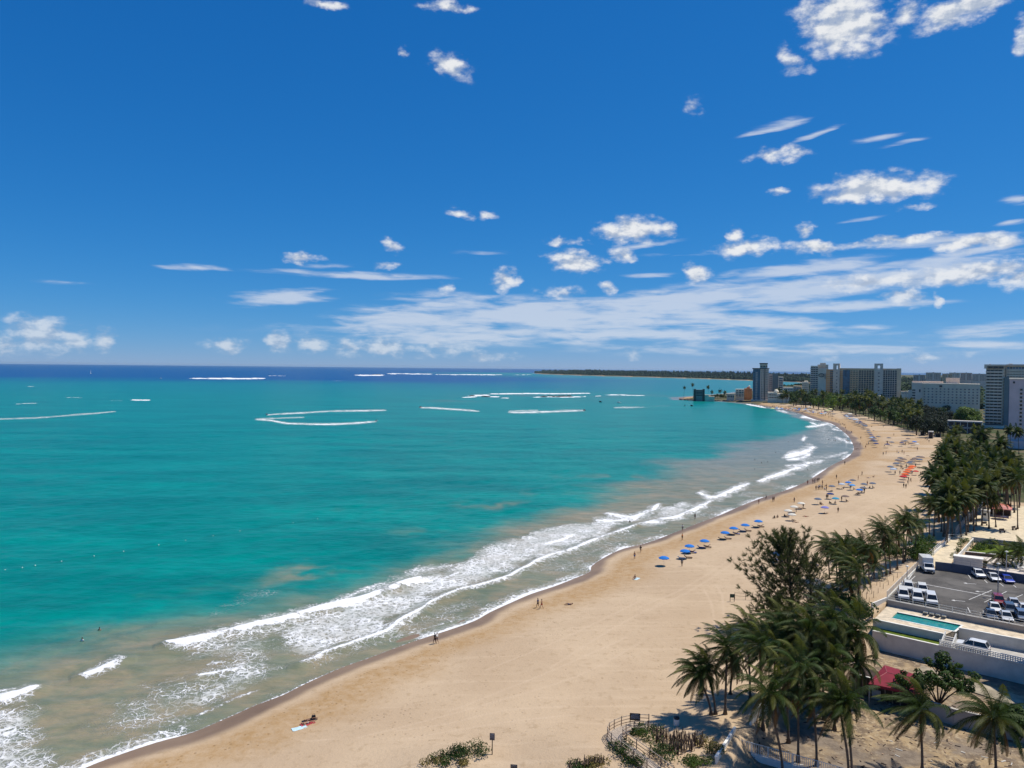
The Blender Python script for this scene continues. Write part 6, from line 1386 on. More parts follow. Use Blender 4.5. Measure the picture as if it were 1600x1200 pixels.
def human(pose):
    """skeleton as joints; returns body mesh and clothing / hair cut from its surface"""
    hip = Vector((0, 0, .95)); J = {}
    lean = 0.0
    if pose == 'stand': K = [(-.10, 0, .5), (.11, .03, .5)]; A_ = [(-.12, -.02, .07), (.14, .05, .07)]; F_ = [(-.14, .15, .03), (.16, .21, .03)]; El = [(-.27, -.02, 1.13), (.27, .0, 1.13)]; H_ = [(-.25, .10, .88), (.29, .06, .87)]
    elif pose == 'walk': K = [(-.09, .20, .52), (.09, -.02, .50)]; A_ = [(-.09, .28, .10), (.09, -.36, .16)]; F_ = [(-.09, .44, .05), (.09, -.26, .04)]; El = [(-.25, -.14, 1.15), (.25, .10, 1.14)]; H_ = [(-.24, -.12, .90), (.22, .30, .96)]; lean = .05
    elif pose == 'sit':
        hip = Vector((0, 0, .14)); K = [(-.14, .40, .46), (.16, .42, .44)]; A_ = [(-.15, .62, .09), (.17, .66, .09)]; F_ = [(-.16, .80, .05), (.19, .83, .05)]; El = [(-.28, .02, .36), (.30, .10, .42)]; H_ = [(-.27, -.14, .10), (.18, .34, .48)]; lean = -.10
    elif pose == 'lie':
        hip = Vector((0, 0, .14)); K = [(-.12, .42, .17), (.13, .40, .30)]; A_ = [(-.14, .84, .08), (.15, .78, .08)]; F_ = [(-.18, .94, .14), (.20, .90, .13)]; El = [(-.34, -.34, .09), (.36, -.30, .09)]; H_ = [(-.38, -.08, .08), (.30, -.55, .12)]
    elif pose == 'recline':
        hip = Vector((0, 0, .50)); K = [(-.10, .46, .56), (.11, .44, .66)]; A_ = [(-.12, .88, .44), (.13, .84, .44)]; F_ = [(-.14, .96, .52), (.15, .93, .52)]; El = [(-.30, -.20, .62), (.30, -.18, .62)]; H_ = [(-.22, .04, .58), (.26, .06, .56)]
    up = Vector((0, lean, 1)).normalized()
    if pose == 'lie': up = Vector((0, -1, .06)).normalized()
    if pose == 'recline': up = Vector((0, -.78, .6)).normalized()
    fw = Vector((0, 1, 0)) if pose in ('stand', 'walk', 'sit') else Vector((0, .1, 1)).normalized()
    T_ = [hip, hip + up * .20, hip + up * .40, hip + up * .53, hip + up * .62]          # pelvis, waist, chest, neck, head base
    hd_ = hip + up * .74 + fw * .02
    Js = [tuple(p) for p in T_] + [tuple(hd_), tuple(hip + up * .83 + fw * .0)]; R = [(.155, .12), (.125, .10), (.16, .115), .055, (.075, .085), (.095, .105), (.06, .07)]; E = [(0, 1), (1, 2), (2, 3), (3, 4), (4, 5), (5, 6)]
    for s_, k, a, f, e, h in zip((-1, 1), K, A_, F_, El, H_):
        b = len(Js); hp = hip + Vector((s_ * .09, 0, -.04 if pose in ('stand', 'walk') else 0)); sh = T_[2] + up * .07 + Vector((s_ * .17, 0, 0))
        Js += [tuple(hp), tuple(k), tuple(a), tuple(f)]; R += [.09, .062, .042, .035]; E += [(0, b), (b, b + 1), (b + 1, b + 2), (b + 2, b + 3)]
        b = len(Js); hv = Vector(h); d = (hv - Vector(e)).normalized(); Js += [tuple(sh), tuple(e), h, tuple(hv + d * .10)]; R += [.055, .042, .03, (.035, .018)]; E += [(2, b), (b, b + 1), (b + 1, b + 2), (b + 2, b + 3)]
    body = skin_body(pose, Js, E, R)
    # shape a nose so that the head has a front
    V = np.array([v.co[:] for v in body.vertices]); hdv = np.array(hd_); upv = np.array(up); fwv = np.array(fw)
    rel = V - hdv; hh = rel @ upv; ff = rel @ fwv; xx = rel[:, 0]; sel = (np.abs(hh + .02) < .05) & (ff > .06) & (np.abs(xx) < .03); V[sel] += fwv * .02
    body.vertices.foreach_set('co', V.ravel()); body.update()
    along = (V - np.array(hip)) @ upv
    nrm = np.array([v.normal[:] for v in body.vertices])
    def cut(name, cond, off, ext=None):
        F = [tuple(p.vertices) for p in body.polygons if all(cond[i] for i in p.vertices)]
        if not F: return None
        ids = sorted({i for f in F for i in f}); m = {i: k for k, i in enumerate(ids)}; Q = V[ids] + nrm[ids] * off
        me = bpy.data.meshes.new(name); me.from_pydata([tuple(q) for q in Q], [], [tuple(m[i] for i in f) for f in F]); me.polygons.foreach_set('use_smooth', [True] * len(F)); me.materials.append(CLOTH['black']); return me
    body.polygons.foreach_set('use_smooth', [True] * len(body.polygons)); body.materials.clear(); body.materials.append(SKIN[1])
    # distance of each vertex to the hands and lower legs keeps clothing off them
    kn = [np.array(k) for k in K]
    leg = np.minimum(np.linalg.norm(V - kn[0], axis=1), np.linalg.norm(V - kn[1], axis=1))
    ank = np.minimum(*[np.linalg.norm(V - np.array(a), axis=1) for a in A_]); hnd = np.minimum(*[np.linalg.norm(V - np.array(h), axis=1) for h in H_])
    hipd = np.linalg.norm(V - np.array(hip), axis=1)
    shorts = cut('shorts', (along < .10) & (hipd < .36) & (leg > .17) & (hnd > .12), .018)
    shirt = cut('shirt', (along > .07) & (along < .56) & (np.abs(V[:, 0]) < .26) & (hnd > .2), .016)
    top = cut('bikini_top', (along > .32) & (along < .46) & (np.abs(V[:, 0]) < .17), .012)
    brief = cut('swim_briefs', (along > -.10) & (along < .08) & (hipd < .21) & (leg > .28), .012)
    hair = cut('hair', ((hh > .03) | ((ff < -.03) & (hh > -.07))) & (along > .62), .018)
    return dict(body=body, shorts=shorts, shirt=shirt, bikini_top=top, swim_briefs=brief, hair=hair)
POSE = {p: human(p) for p in ('stand', 'walk', 'sit', 'lie', 'recline')}
def person(pose, loc, rz, label, wear, skin=1, hair=0, s=1.0, group=None):
    T = thing('person', label, 'person', loc, rz, group); P_ = POSE[pose]
    def add(nm, m):
        if P_.get(nm) is None: return
        o = link(nm, P_[nm], T); o.material_slots[0].link = 'OBJECT'; o.material_slots[0].material = m
    add('body', SKIN[skin]); add('hair', HAIR[hair])
    for nm, c in wear: add(nm, CLOTH[c])
    T.scale = (s, s, s); return T
SHO = lambda c: [('shorts', c)]
BK_ = lambda c: [('bikini_top', c), ('swim_briefs', c)]
ST = lambda a, b: [('shirt', a), ('shorts', b)]
for (p_, x, y, rz, lb, w_, sk, hr) in [('walk',679.5,1006,.9,'person in black shorts and shirt walking at the wet edge, left of a couple',ST('black','black'),2,0),('walk',683,1005.5,.9,'person in white top walking beside the one in black at the wet edge',ST('white','grey'),1,1),
 ('walk',840.5,949.5,.8,'dark-clad person of the pair walking on the damp sand',ST('navy','black'),2,0),('walk',846.5,951,.9,'bare-chested person in red shorts of the pair on the damp sand',SHO('red'),1,0),
 ('walk',1001,863.5,-.5,'person in a black swimsuit striding at the foam edge',[('shirt','black'),('swim_briefs','black')],2,0),('stand',991.5,873.5,.3,'person standing with folded arms at the edge of the damp sand',SHO('blue'),1,0),
 ('stand',1065.5,885,.2,'person standing alone on dry sand below the blue umbrellas',ST('grey','black'),2,0),('stand',1066,844,.6,'person in orange standing on the damp sand above the blue umbrellas',ST('orange','black'),1,0),('stand',1066.5,829,.4,'person in white shirt wading in the foam',ST('white','grey'),1,1),
 ('stand',1086,811,.2,'person wading ankle deep, alone left of the bathers',SHO('black'),2,0),('sit',992,904.5,2.5,'person sitting on a pale towel on the open sand',BK_('black'),1,0),('lie',889,945,1.9,'person lying on the open sand near the pair of walkers',SHO('navy'),2,0),
 ('walk',1197,781,1.2,'person bending forwards in the swash beside a bodyboard',ST('navy','black'),2,0),('stand',1207.5,784,.2,'taller of the two standing close together on the wet sand',SHO('black'),2,0),('stand',1209.5,783.6,.6,'shorter of the two standing close together on the wet sand',ST('black','navy'),1,0),('stand',1185.5,788,0,'person standing alone in the wet strip left of the swash bather',BK_('pink'),1,1),
 ('stand',1309.5,801,.1,'person in black standing alone on the sand right of the lilac umbrella',ST('black','black'),2,0),('stand',1255,794,.4,'person in black at the right of the white umbrellas',ST('black','black'),2,0),('stand',1241,785,.4,'person standing behind the white umbrellas',SHO('navy'),2,0),
 ('sit',1210,810,2.2,'person sitting on the sand left of the lone white umbrella',ST('black','black'),2,0),('sit',1215,809,2.4,'person sitting beside the other left of the lone white umbrella',BK_('navy'),2,0),('lie',1243,816.5,1.2,'sunbather lying below the lone white umbrella',BK_('black'),1,1),('lie',1259,807.5,1.4,'sunbather lying right of the lone white umbrella',SHO('red'),1,0),
 ('stand',1412,762,3.3,'leading left walker of the group crossing the dry sand',ST('black','navy'),3,0),('stand',1415.5,763,3.3,'leading right walker of the group crossing the dry sand',ST('black','black'),3,0),('walk',1418.5,757,3.3,'walker in the middle of the group crossing the dry sand',ST('navy','black'),3,0),('walk',1419.5,752,3.3,'rear left walker of the group crossing the dry sand',ST('black','grey'),3,0),('walk',1423,753.5,3.3,'rear right walker of the group crossing the dry sand',ST('black','black'),3,0),
 ('stand',1413,747.5,.2,'person standing right below the orange tents',ST('black','navy'),3,0),('stand',1307,748,.2,'person on the wet strip of the far curve',SHO('black'),3,0),('stand',1320,726,.3,'lone person at the corner of the far curve in the wet strip',ST('black','black'),3,0),('stand',1438.5,743,.2,'left of two talking beside the red tent',SHO('black'),2,0),('stand',1441.5,742.5,.5,'right of two talking beside the red tent',ST('grey','navy'),2,0),
 ('stand',1449.5,740.5,.2,'left of two standing close to the grove edge',SHO('grey'),2,0),('stand',1452.5,740.5,.2,'right of two standing close to the grove edge',ST('black','black'),2,0),('walk',1444.5,753.5,1.6,'person in pink walking towards the grove',BK_('pink'),1,1),('stand',1345,686,.2,'dark figure alone in the middle of the far beach',ST('black','black'),3,0)]:
    q = G(x, y); q.z = max(q.z, -.25) if 'wading' in lb or 'swash' in lb else q.z; person(p_, q, rz, lb, w_, sk, hr)
# towels and the two sunbathers in front
C_TWL = {n: mat('towel_' + n, c, .9, .1, var=.12, scale=4) for n, c in dict(pale_blue=(.50, .66, .72), red=(.45, .07, .08), black=(.03, .03, .04), white=(.66, .66, .64), navy=(.02, .03, .12)).items()}
def towel(x, y, rz, c, label, w=.85, l=1.8, group=None):
    q = G(x, y); mb = MB(); n = 8
    V = [(w * (i / 4 - .5), l * (j / n - .5), .03 + .02 * math.sin(i * 2.1 + j * 1.7)) for j in range(n + 1) for i in range(5)]
    mb.add(V, [(j * 5 + i, j * 5 + i + 1, j * 5 + i + 6, j * 5 + i + 5) for j in range(n) for i in range(4)], 0, True); b = [(x_, y_, z_ - .03) for x_, y_, z_ in V]
    mb.add(b, [(j * 5 + i + 5, j * 5 + i + 6, j * 5 + i + 1, j * 5 + i) for j in range(n) for i in range(4)]); return tag(mb.obj('towel', C_TWL[c], loc=q, rot=(0, 0, rz)), label, 'towel', group)
towel(468, 1138, -1.0, 'pale_blue', 'pale blue towel left of the two sunbathers near the water'); towel(481, 1131, -1.0, 'red', 'dark red towel under the first sunbather near the water'); towel(484, 1126, -1.0, 'black', 'black towel under the second sunbather near the water'); towel(995, 904.5, -.6, 'pale_blue', 'pale towel beside the person sitting alone')
q = G(481, 1131); q.z += .03; person('lie', q, -1.1, 'sunbather lying on the dark red towel by the tyre ring in the sand', BK_('white'), 1, 0); q = G(485, 1126); q.z += .03; person('lie', q, -1.0, 'sunbather lying on the black towel by the tyre ring in the sand', SHO('black'), 2, 0)
q = G(490, 1123); T = thing('beach_bag', 'black beach bag standing up behind the two sunbathers', 'bag', q, .4); MB().box((0, 0, .22), (.55, .25, .44), 0, 0, .8).obj('bag_body', C_BLACK, T); MB().tube([(-.15, 0, .42), (-.12, 0, .62), (.12, 0, .62), (.15, 0, .42)], .02, 5).obj('handle', C_BLACK, T)
# umbrellas --------------------------------------------------------
UM = {}
UC = dict(blue=(.015, .17, .55), white=(.66, .62, .52), navy=(.03, .05, .16), grey=(.16, .15, .16), lilac=(.20, .20, .50), teal=(.03, .28, .42), skyblue=(.08, .30, .62), orange=(.75, .13, .03), red=(.55, .03, .03), yellow=(.72, .70, .30), pale=(.45, .52, .60), brown=(.22, .16, .13), pink=(.60, .26, .22), slate=(.12, .15, .20))
def umb_mesh(c):
    if c in UM: return UM[c]
    m = mat('umbrella_cloth_' + c, UC[c], .8, .2, var=.06, trans=0); R = 1.3; n = 8; mb = MB(); V = [(0, 0, 2.35)]
    for k in range(n * 2):
        a = math.pi * k / n; e = k % 2; V.append((math.cos(a) * R * .55 * (.97 if e else 1), math.sin(a) * R * .55 * (.97 if e else 1), 2.22 - (.02 if e else 0)))
    for k in range(n * 2):
        a = math.pi * k / n; e = k % 2; V.append((math.cos(a) * R * (.93 if e else 1), math.sin(a) * R * (.93 if e else 1), 1.93 - (.0 if e else .04)))
    N = 2 * n; F = [(0, 1 + k, 1 + (k + 1) % N) for k in range(N)] + [(1 + k, 1 + N + k, 1 + N + (k + 1) % N, 1 + (k + 1) % N) for k in range(N)]
    mb.add(V, F); 
    V2 = [V[1 + N + k] for k in range(N)] + [(V[1 + N + k][0], V[1 + N + k][1], V[1 + N + k][2] - .14) for k in range(N)]; mb.add(V2, [(k, N + k, N + (k + 1) % N, (k + 1) % N) for k in range(N)])
    UM[c] = mb.mesh('canopy', m); return UM[c]
pl_m = MB().tube([(0, 0, -.3), (0, 0, 2.42)], .028, 6).mesh('pole', C_WHITE)
rb_ = MB()
for k in range(8): a = k * math.pi / 4; rb_.tube([(0, 0, 2.3), (math.cos(a) * 1.25, math.sin(a) * 1.25, 1.92)], .012, 3, cap=False)
rb_m = rb_.mesh('ribs', C_STEEL)
def umbrella(x, y, c, label, group, s=1.0, px_is_top=True, tilt=0.0, detail=True):
    # (x, y) is the middle of the canopy in the photo
    zc = 1.9 + 2.05 * s; p = g0(x, y, zc); z = zat(p[0], p[1]); T = thing('beach_umbrella', label, 'beach umbrella', (p[0], p[1], z), rng.uniform(0, 1), group)
    T.rotation_euler[0] = tilt; T.scale = (s, s, s); link('canopy', umb_mesh(c), T); link('pole', pl_m, T)
    if detail: link('ribs', rb_m, T)
    return T, Vector((p[0], p[1], z))
C_MAT = {n: mat('lounger_cloth_' + n, c, .85, .15, var=.1) for n, c in dict(blue=(.02, .06, .28), brown=(.11, .06, .04), white=(.66, .65, .62), navy=(.01, .02, .12)).items()}
def lounger_thing(loc, rz, c, label, group):
    T = thing('beach_lounger', label, 'beach lounger', loc, rz, group); lounger_parts(T, C_MAT[c], C_STEEL if c == 'white' else C_DWOOD); return T
nl_ = 0
for i, (x, y, c, lb) in enumerate([(1037.5,865.5,'blue','blue umbrella farthest along the row towards the foreground, with nothing under it'),(1070.5,856,'blue','blue umbrella overlapping the one behind it, over a white lounger'),(1077.5,847.5,'blue','blue umbrella right behind the one with the white lounger'),(1101,839.5,'blue','blue umbrella between the overlapping pair and the four farther ones'),
  (1133,827,'blue','blue umbrella fifth along the row from the foreground'),(1146.5,820,'blue','blue umbrella sixth along the row with loungers to its right'),(1164.5,815.5,'blue','small-looking blue umbrella seventh along the row'),(1185,810,'blue','last blue umbrella of the row, farthest up the beach'),(1213,863.5,'blue','blue umbrella seen through the top of the casuarina')]):
    T, q = umbrella(x, y, c, lb, 'blue umbrellas along the wet sand', .93)
    for j in range(0 if i == 0 else 2):
        d = Vector((-.9 + 1.7 * j, -.3 + .5 * j, 0)); z = zat(q.x + d.x, q.y + d.y)
        lounger_thing((q.x + d.x, q.y + d.y, z), 1.2 + rng.uniform(-.2, .2), 'white' if i == 1 and j == 0 else ('blue' if (i + j) % 3 == 0 else 'brown'), ['left', 'right'][j] + ' lounger under the ' + ['', 'second', 'third', 'fourth', 'fifth', 'sixth', 'seventh', 'eighth', 'casuarina-side'][i] + ' blue umbrella from the foreground', 'loungers under the blue umbrellas')
    if i in (2, 3, 5, 7): person('recline', (q.x + .8, q.y + .2, zat(q.x + .8, q.y + .2) - .12), 1.2, 'person reclining on a lounger at the %s blue umbrella from the foreground' % ['', '', 'third', 'fourth', '', 'sixth', '', 'eighth'][i], BK_('black') if i % 2 else SHO('red'), i % 3 + 1, 0)
lounger_thing(G(1272, 884), .9, 'navy', 'navy sun lounger at the seaward side of the midway palms', None); lounger_thing(G(1277, 879), .9, 'brown', 'reddish lounger tucked behind the navy one by the palms', None)
WU = [(1231.5,794,'white','left white umbrella of the cluster, low behind the others'),(1241,788,'white','middle white umbrella of the cluster above the party'),(1252,783,'white','right white umbrella of the cluster'),(1237.5,800.5,'white','lone white umbrella standing in front of the cluster'),
 (1278,776.5,'slate','slate umbrella over a seated group in black'),(1305.5,776.5,'teal','teal blue umbrella with a broad dark shadow'),(1321,773,'brown','brownish small umbrella right of the teal one'),(1289,790.5,'lilac','lilac umbrella standing apart in front'),(1300,756,'slate','grey umbrella over people in black, left of the blue cluster'),(1315.5,753,'pale','pale blue umbrella with a reclining person'),
 (1325.5,750.5,'blue','blue umbrella at the heart of the far cluster'),(1332.5,747,'grey','dark grey umbrella topmost of the far cluster'),(1331.5,755.5,'skyblue','sky blue umbrella casting a greenish shadow'),(1350,754,'slate','slate umbrella beside the red chair'),(1363.5,753,'slate','slate blue umbrella at the right end of the far cluster'),(1343,763,'blue','flat-looking blue umbrella low in the far cluster'),(1349,760,'grey','charcoal umbrella over the pale loungers'),(1297.5,768.5,'navy','tilted navy umbrella between cluster and water')]
for (x, y, c, lb) in WU:
    T, q = umbrella(x, y, c, lb, 'umbrellas of the midway cluster', .95)
    n_ = rng.choice([1, 2, 2])
    for j in range(n_):
        d = Vector((rng.uniform(-1.6, 1.2), rng.uniform(-.8, 1.2), 0)); pz = zat(q.x + d.x, q.y + d.y)
        person(rng.choice(['sit', 'sit', 'stand', 'lie']), (q.x + d.x, q.y + d.y, pz), rng.uniform(0, 6), ['small figure under the ' + ' '.join(lb.split()[:8]), 'second figure beside the ' + ' '.join(lb.split()[:8])][j], rng.choice([SHO('black'), BK_('navy'), ST('black', 'grey'), BK_('red'), SHO('teal')]), rng.randrange(1, 4), 0, group='people of the midway cluster')
for gi, (x, y, c) in enumerate([(1407,714,'grey'),(1412,716,'brown'),(1403,717.5,'grey'),(1408,719,'brown'),(1400.5,722.5,'slate'),(1391.5,727.5,'slate'),(1396,731,'pale'),(1424,720,'grey'),(1427,717,'brown'),(1430,715,'brown'),(1421,722,'slate'),(1436,712.5,'grey'),(1440,713,'brown'),(1437,717,'slate')]):
    umbrella(x, y, c, {'grey': 'charcoal', 'brown': 'brownish', 'slate': 'slate', 'pale': 'pale'}[c] + ' umbrella ' + ['at the head of the left dusky group','right of the head of the left dusky group','second down the left dusky group','beside the charcoal one in the left dusky group','halfway down the left dusky group','near the foot of the left dusky group','at the very foot of the left dusky group','low in the right dusky group above the orange row','in the middle of the right dusky group','in the right dusky group, overlapping its neighbour','lowest and leftmost of the right dusky group','at the top of the far right dusky pair','right-hand of the far right dusky pair','below the far right dusky pair'][gi], 'grey umbrellas above the orange tents', 1.15)
for i, (x, y) in enumerate([(1425.5,727.5),(1423,730),(1419.5,733),(1417,736),(1414,739.5),(1411.5,743)]): umbrella(x, y, 'orange' if i < 5 else 'red', ['topmost bright orange umbrella of the overlapping row','second orange umbrella from the top of the row','middle orange umbrella of the row','fourth orange umbrella of the row','lowest orange umbrella, touching the red one','red umbrella at the lower end of the orange row'][i], 'orange umbrellas in a row', 1.15)
umbrella(1431, 735.5, 'red', 'low red umbrella to the right of the orange row', None, .9)
for (x, y, c) in [(1389,682.5,'grey'),(1393.5,689,'slate'),(1386.5,692,'navy'),(1409,690.5,'navy'),(1411,688,'grey'),(1419,684.5,'brown'),(1415,687.5,'slate'),(1429,689.5,'blue'),(1433,693,'white'),(1424,692,'brown')]:
    umbrella(x, y, c, {'blue': 'blue umbrella at the right end of the upper groups', 'white': 'white-edged low umbrella beside the blue one of the upper groups'}.get(c, 'small dark umbrella of the scattered groups higher up the beach'), 'umbrellas higher up the beach', 1.1, detail=False)
for (x, y, c) in [(1357,671,'slate'),(1359,674,'slate'),(1361,677,'navy'),(1363.5,680,'navy'),(1366,682,'slate'),(1364,684.5,'navy'),(1367.5,686.5,'slate'),(1369,690,'navy'),(1372.5,680,'grey'),(1362,681,'pale'),(1356,668.5,'brown')]:
    umbrella(x, y, c, 'dark blue-grey umbrella of the slanting row on the far beach', 'slanting row of umbrellas', 1.2, detail=False)
r = random.Random(77)
for k in range(34):
    t = k / 33; x = 1321 + 34 * t + r.uniform(-3, 3); y = 647 + 17 * t + r.uniform(-1.2, 1.2); umbrella(x, y, r.choice(['slate', 'grey', 'navy', 'brown', 'pale']), 'tiny dusky umbrella of the long row before the tree belt', 'umbrellas before the tree belt', 1.2, detail=False)
for k in range(46):
    t = r.random(); x = 1212 + 92 * t; y = 632.6 + 9.4 * t + r.uniform(0, 5.5) * (.35 + .65 * t); umbrella(x, y, r.choice(['slate', 'pale', 'white', 'brown', 'blue', 'pink', 'white', 'skyblue', 'grey']), 'tiny umbrella in the crowd at the far end of the beach', 'umbrellas at the far end of the beach', 1.25, detail=False)
for (x, y, c, lb) in [(1292,640,'yellow','pale yellow umbrella, left of the two before the bright trees'),(1297.5,638.5,'yellow','pale yellow umbrella, right of the two before the bright trees'),(1265,635,'white','wide white umbrella standing out in the far crowd'),(1297,634.5,'white','white umbrella at the trees above the yellow ones'),(1328,646,'white','white umbrella at the head of the long dusky row'),(1207,633.5,'yellow','yellowish umbrella at the foot of the blue tower')]: umbrella(x, y, c, lb, None, 1.9, detail=False)
# crowd of small figures
def fig(x, y, lb, grp, pose=None, water=False):
    q = G(x, y); pose = pose or r.choice(['stand', 'stand', 'walk', 'sit', 'lie'])
    if water: q = Vector((*g0(x, y, 0), -1.32 if pose == 'stand' else 0))
    person(pose, q, r.uniform(0, 6.28), lb, r.choice([SHO('black'), SHO('navy'), SHO('red'), BK_('black'), BK_('pink'), ST('black', 'black'), ST('white', 'navy'), ST('grey', 'black'), SHO('blue'), BK_('yellow')]), r.choice([1, 2, 2, 3]), r.choice([0, 0, 1]), 1.05, grp)
for bi, (x, y) in enumerate([(1262,757),(1270,755.5),(1272.5,755),(1274.5,754.6),(1277,754),(1279.5,753)]): fig(x, y, ['bather standing apart at the left of the row in the swash','leftmost of the tight row of bathers at the foam edge','second of the tight row of bathers at the foam edge','third of the tight row of bathers at the foam edge','fourth of the tight row of bathers at the foam edge','rightmost of the row of bathers at the foam edge'][bi], 'bathers at the foam edge', 'stand')
for (x, y) in [(1275,766),(1278.5,765.5),(1281,764.5),(1284.5,765),(1288,765),(1285,757.5),(1291.5,760),(1310.5,758),(1355,758.5)]: fig(x, y, 'seated or standing figure between the water and the far umbrella cluster', 'figures before the far cluster', r.choice(['sit', 'stand']))
for (x, y) in [(1262,734.5),(1264.5,734.8),(1286,733),(1280,707),(1295,687),(1303,688),(1305.5,689),(1255.5,692),(1261,693),(1263,693.5),(1199.5,722),(1179.5,718.6),(1179.5,733.5),(1212,707.5),(1188,704),(1249,656),(1247.5,661),(1245,663),(1238,658),(1300,660),(1190,723.5),(1220,709),(1232,691)]: fig(x, y, 'swimmer up to the chest in the bay inside the breakers', 'swimmers in the bay', 'stand', True)
for (x, y, lb) in [(128.5, 1001, 'lone swimmer with a white splash near the left edge'), (155.5, 985, 'lone dark swimmer farther out near the left edge'), (984, 815.5, 'bather with lifted arm in the white water, left of the row')]: fig(x, y, lb, None, 'stand', True)
for (x, y) in [(1337.5,702),(1339.5,701.5),(1352.5,700.5),(1330,672),(1330.5,677),(1335,658),(1344,696),(1354.5,695),(1357,695),(1365.5,746),(1347,743),(1357,747),(1341,750),(1380,711.5),(1384.5,709.5),(1401.5,708),(1404,708),(1409.5,708),(1412.5,710),(1418.5,712.5),(1414,724),(1433.5,704),(1451.5,691.5),(1412.5,695.5),(1414.5,696),(1420,695.5),(1382,698.5),(1387,694.5),(1386,693),(1396.5,681),(1445.5,687),(1449,688),(1465,706),(1407,732.5),(1409,733),(1411,733.5),(1416,731),(1430.5,731),(1433,731.5),(1436,732),(1438,731.5),(1398.5,742),(1406,742),(1400,665),(1405,668),(1425,741.5),(1365,673),(1380,668),(1372,665),(1366,660),(1358,655.5),(1370,657),(1391,664),(1395,667),(1384,663),(1376,660.5),(1362,667)]:
    fig(x, y, 'tiny figure scattered over the dry sand of the upper beach', 'figures on the upper beach')
for (x, y) in [(1316,664),(1313,664.5),(1318,665),(1320,665.5),(1311,661),(1295,653),(1300,656),(1290,650),(1306,657.5),(1321,670),(1323,675)]: fig(x, y, 'tiny figure standing along the wet curve of the far beach', 'figures along the far waterline', 'stand')
for k in range(96):
    t = r.random(); x = 1206 + 96 * t; y = 635.2 + 13 * t + r.uniform(-2.5, 4) * (.3 + .7 * t); fig(x, y, 'tiny bather in the crowd at the far end of the beach', 'crowd at the far end of the beach')
# ------------------------------------------------------------------ on the water
C_JW = mat('jet_ski_white', (.7, .7, .68), .3, .5, var=0); C_JR = mat('jet_ski_red', (.4, .03, .03), .3, .5, var=0)
def jetski(x, y, rz, label, m):
    p = g0(x, y, 0); T = thing('jet_ski', label, 'jet ski', (p[0], p[1], 0), rz, 'jet skis in the bay'); b = MB(); V = []
    for yy, w, z0, z1 in ((-1.5, .5, .05, .5), (-.4, .6, -.1, .62), (.6, .55, -.1, .75), (1.3, .28, .1, .7), (1.7, .04, .4, .6)): V += [(-w, yy, z1), (-w * .8, yy, z0), (w * .8, yy, z0), (w, yy, z1)]
    b.add(V, [(i * 4 + k, (i + 1) * 4 + k, (i + 1) * 4 + (k + 1) % 4, i * 4 + (k + 1) % 4) for i in range(4) for k in range(4)] + [(0, 1, 2, 3), (19, 18, 17, 16)]); b.obj('hull', m, T)
    MB().box((0, -.4, .8), (.36, 1.3, .28), 0, 0, .8).obj('seat', C_BLACK, T); MB().tube([(-.4, .55, 1.1), (0, .45, 1.15), (.4, .55, 1.1)], .04, 5).obj('handlebar', C_BLACK, T)
    person('sit', (p[0], p[1], .80), rz, 'rider in a red vest on the ' + ' '.join(label.split()[:9]), ST('red', 'black'), 2, 0, 1.0)
jetski(588, 658.4, -1.5, 'white jet ski at the head of the nearest wake', C_JW); jetski(657, 636.7, 1.5, 'jet ski drawing the short wake in mid bay', C_JR); jetski(417, 648.4, 1.5, 'jet ski at the left end of the upper twin wake', C_JW); jetski(913, 641.4, -1.5, 'jet ski at the right end of the straight wake', C_JR); jetski(1070, 634.4, -1.5, 'small jet ski near the rocky point', C_JW)
def boat(x, y, rz, label, L=7, mast=False, col=None):
    p = g0(x, y, 0); T = thing('sail_boat' if mast else 'motor_boat', label, 'boat', (p[0], p[1], 0), rz); b = MB(); V = []
    for t, w in ((-.5, .75), (-.2, 1), (.15, .95), (.38, .5), (.5, .03)): V += [(-w * L * .17, t * L, .9 + max(t, 0) * .8), (-w * L * .11, t * L, -.2), (w * L * .11, t * L, -.2), (w * L * .17, t * L, .9 + max(t, 0) * .8)]
    b.add(V, [(i * 4 + k, (i + 1) * 4 + k, (i + 1) * 4 + (k + 1) % 4, i * 4 + (k + 1) % 4) for i in range(4) for k in range(4)] + [(0, 1, 2, 3), (19, 18, 17, 16)]); b.obj('hull', col or C_JW, T); MB().box((0, .02 * L, 1.35), (L * .2, L * .3, .9), 0, 0, .8).obj('cabin', col or C_JW, T)
    if mast:
        MB().tube([(0, 0, .5), (0, 0, L * 1.3)], .09, 5).obj('mast', C_WHITE, T); s_ = MB(); s_.add([(0, -.05 * L, 1.6), (0, -.5 * L, 1.7), (0, -.02 * L, L * 1.25), (.06, -.05 * L, 1.6), (.06, -.5 * L, 1.7), (.06, -.02 * L, L * 1.25)], [(0, 1, 2), (5, 4, 3), (0, 3, 4, 1), (1, 4, 5, 2), (2, 5, 3, 0)]); s_.obj('sail', C_WHITE, T)
boat(142, 584.2, .3, 'tiny sailing boat on the dark blue water near the horizon', 14, True); boat(251, 591.4, 1.2, 'tiny boat left of the long white reef breaker', 9); boat(938, 628.4, .5, 'dark small boat moored off the reef', 6, False, C_BLACK); boat(967, 629.6, .8, 'white small boat moored right of the dark one', 6); boat(1080.5, 634.6, .4, 'dark dinghy off the rocky point', 5, False, C_BLACK)
by = MB().lathe([(.03, -.15), (.11, -.08), (.13, .02), (.09, .12), (.03, .15)], 8).mesh('buoy_mesh', C_WHITE); rp = []
for (x, y) in [(8,891),(35,887.5),(55,884),(96,877.5),(147,869),(193,862),(248,852),(290,845),(333,837.5),(375,830),(458,817),(496,811)]:
    p = g0(x, y, 0); tag(link('buoy', by, None, (p[0], p[1], .05)), 'small white buoy on the swimming line across the turquoise water', 'buoy', 'buoys of the swimming line'); rp.append((p[0], p[1], .02))
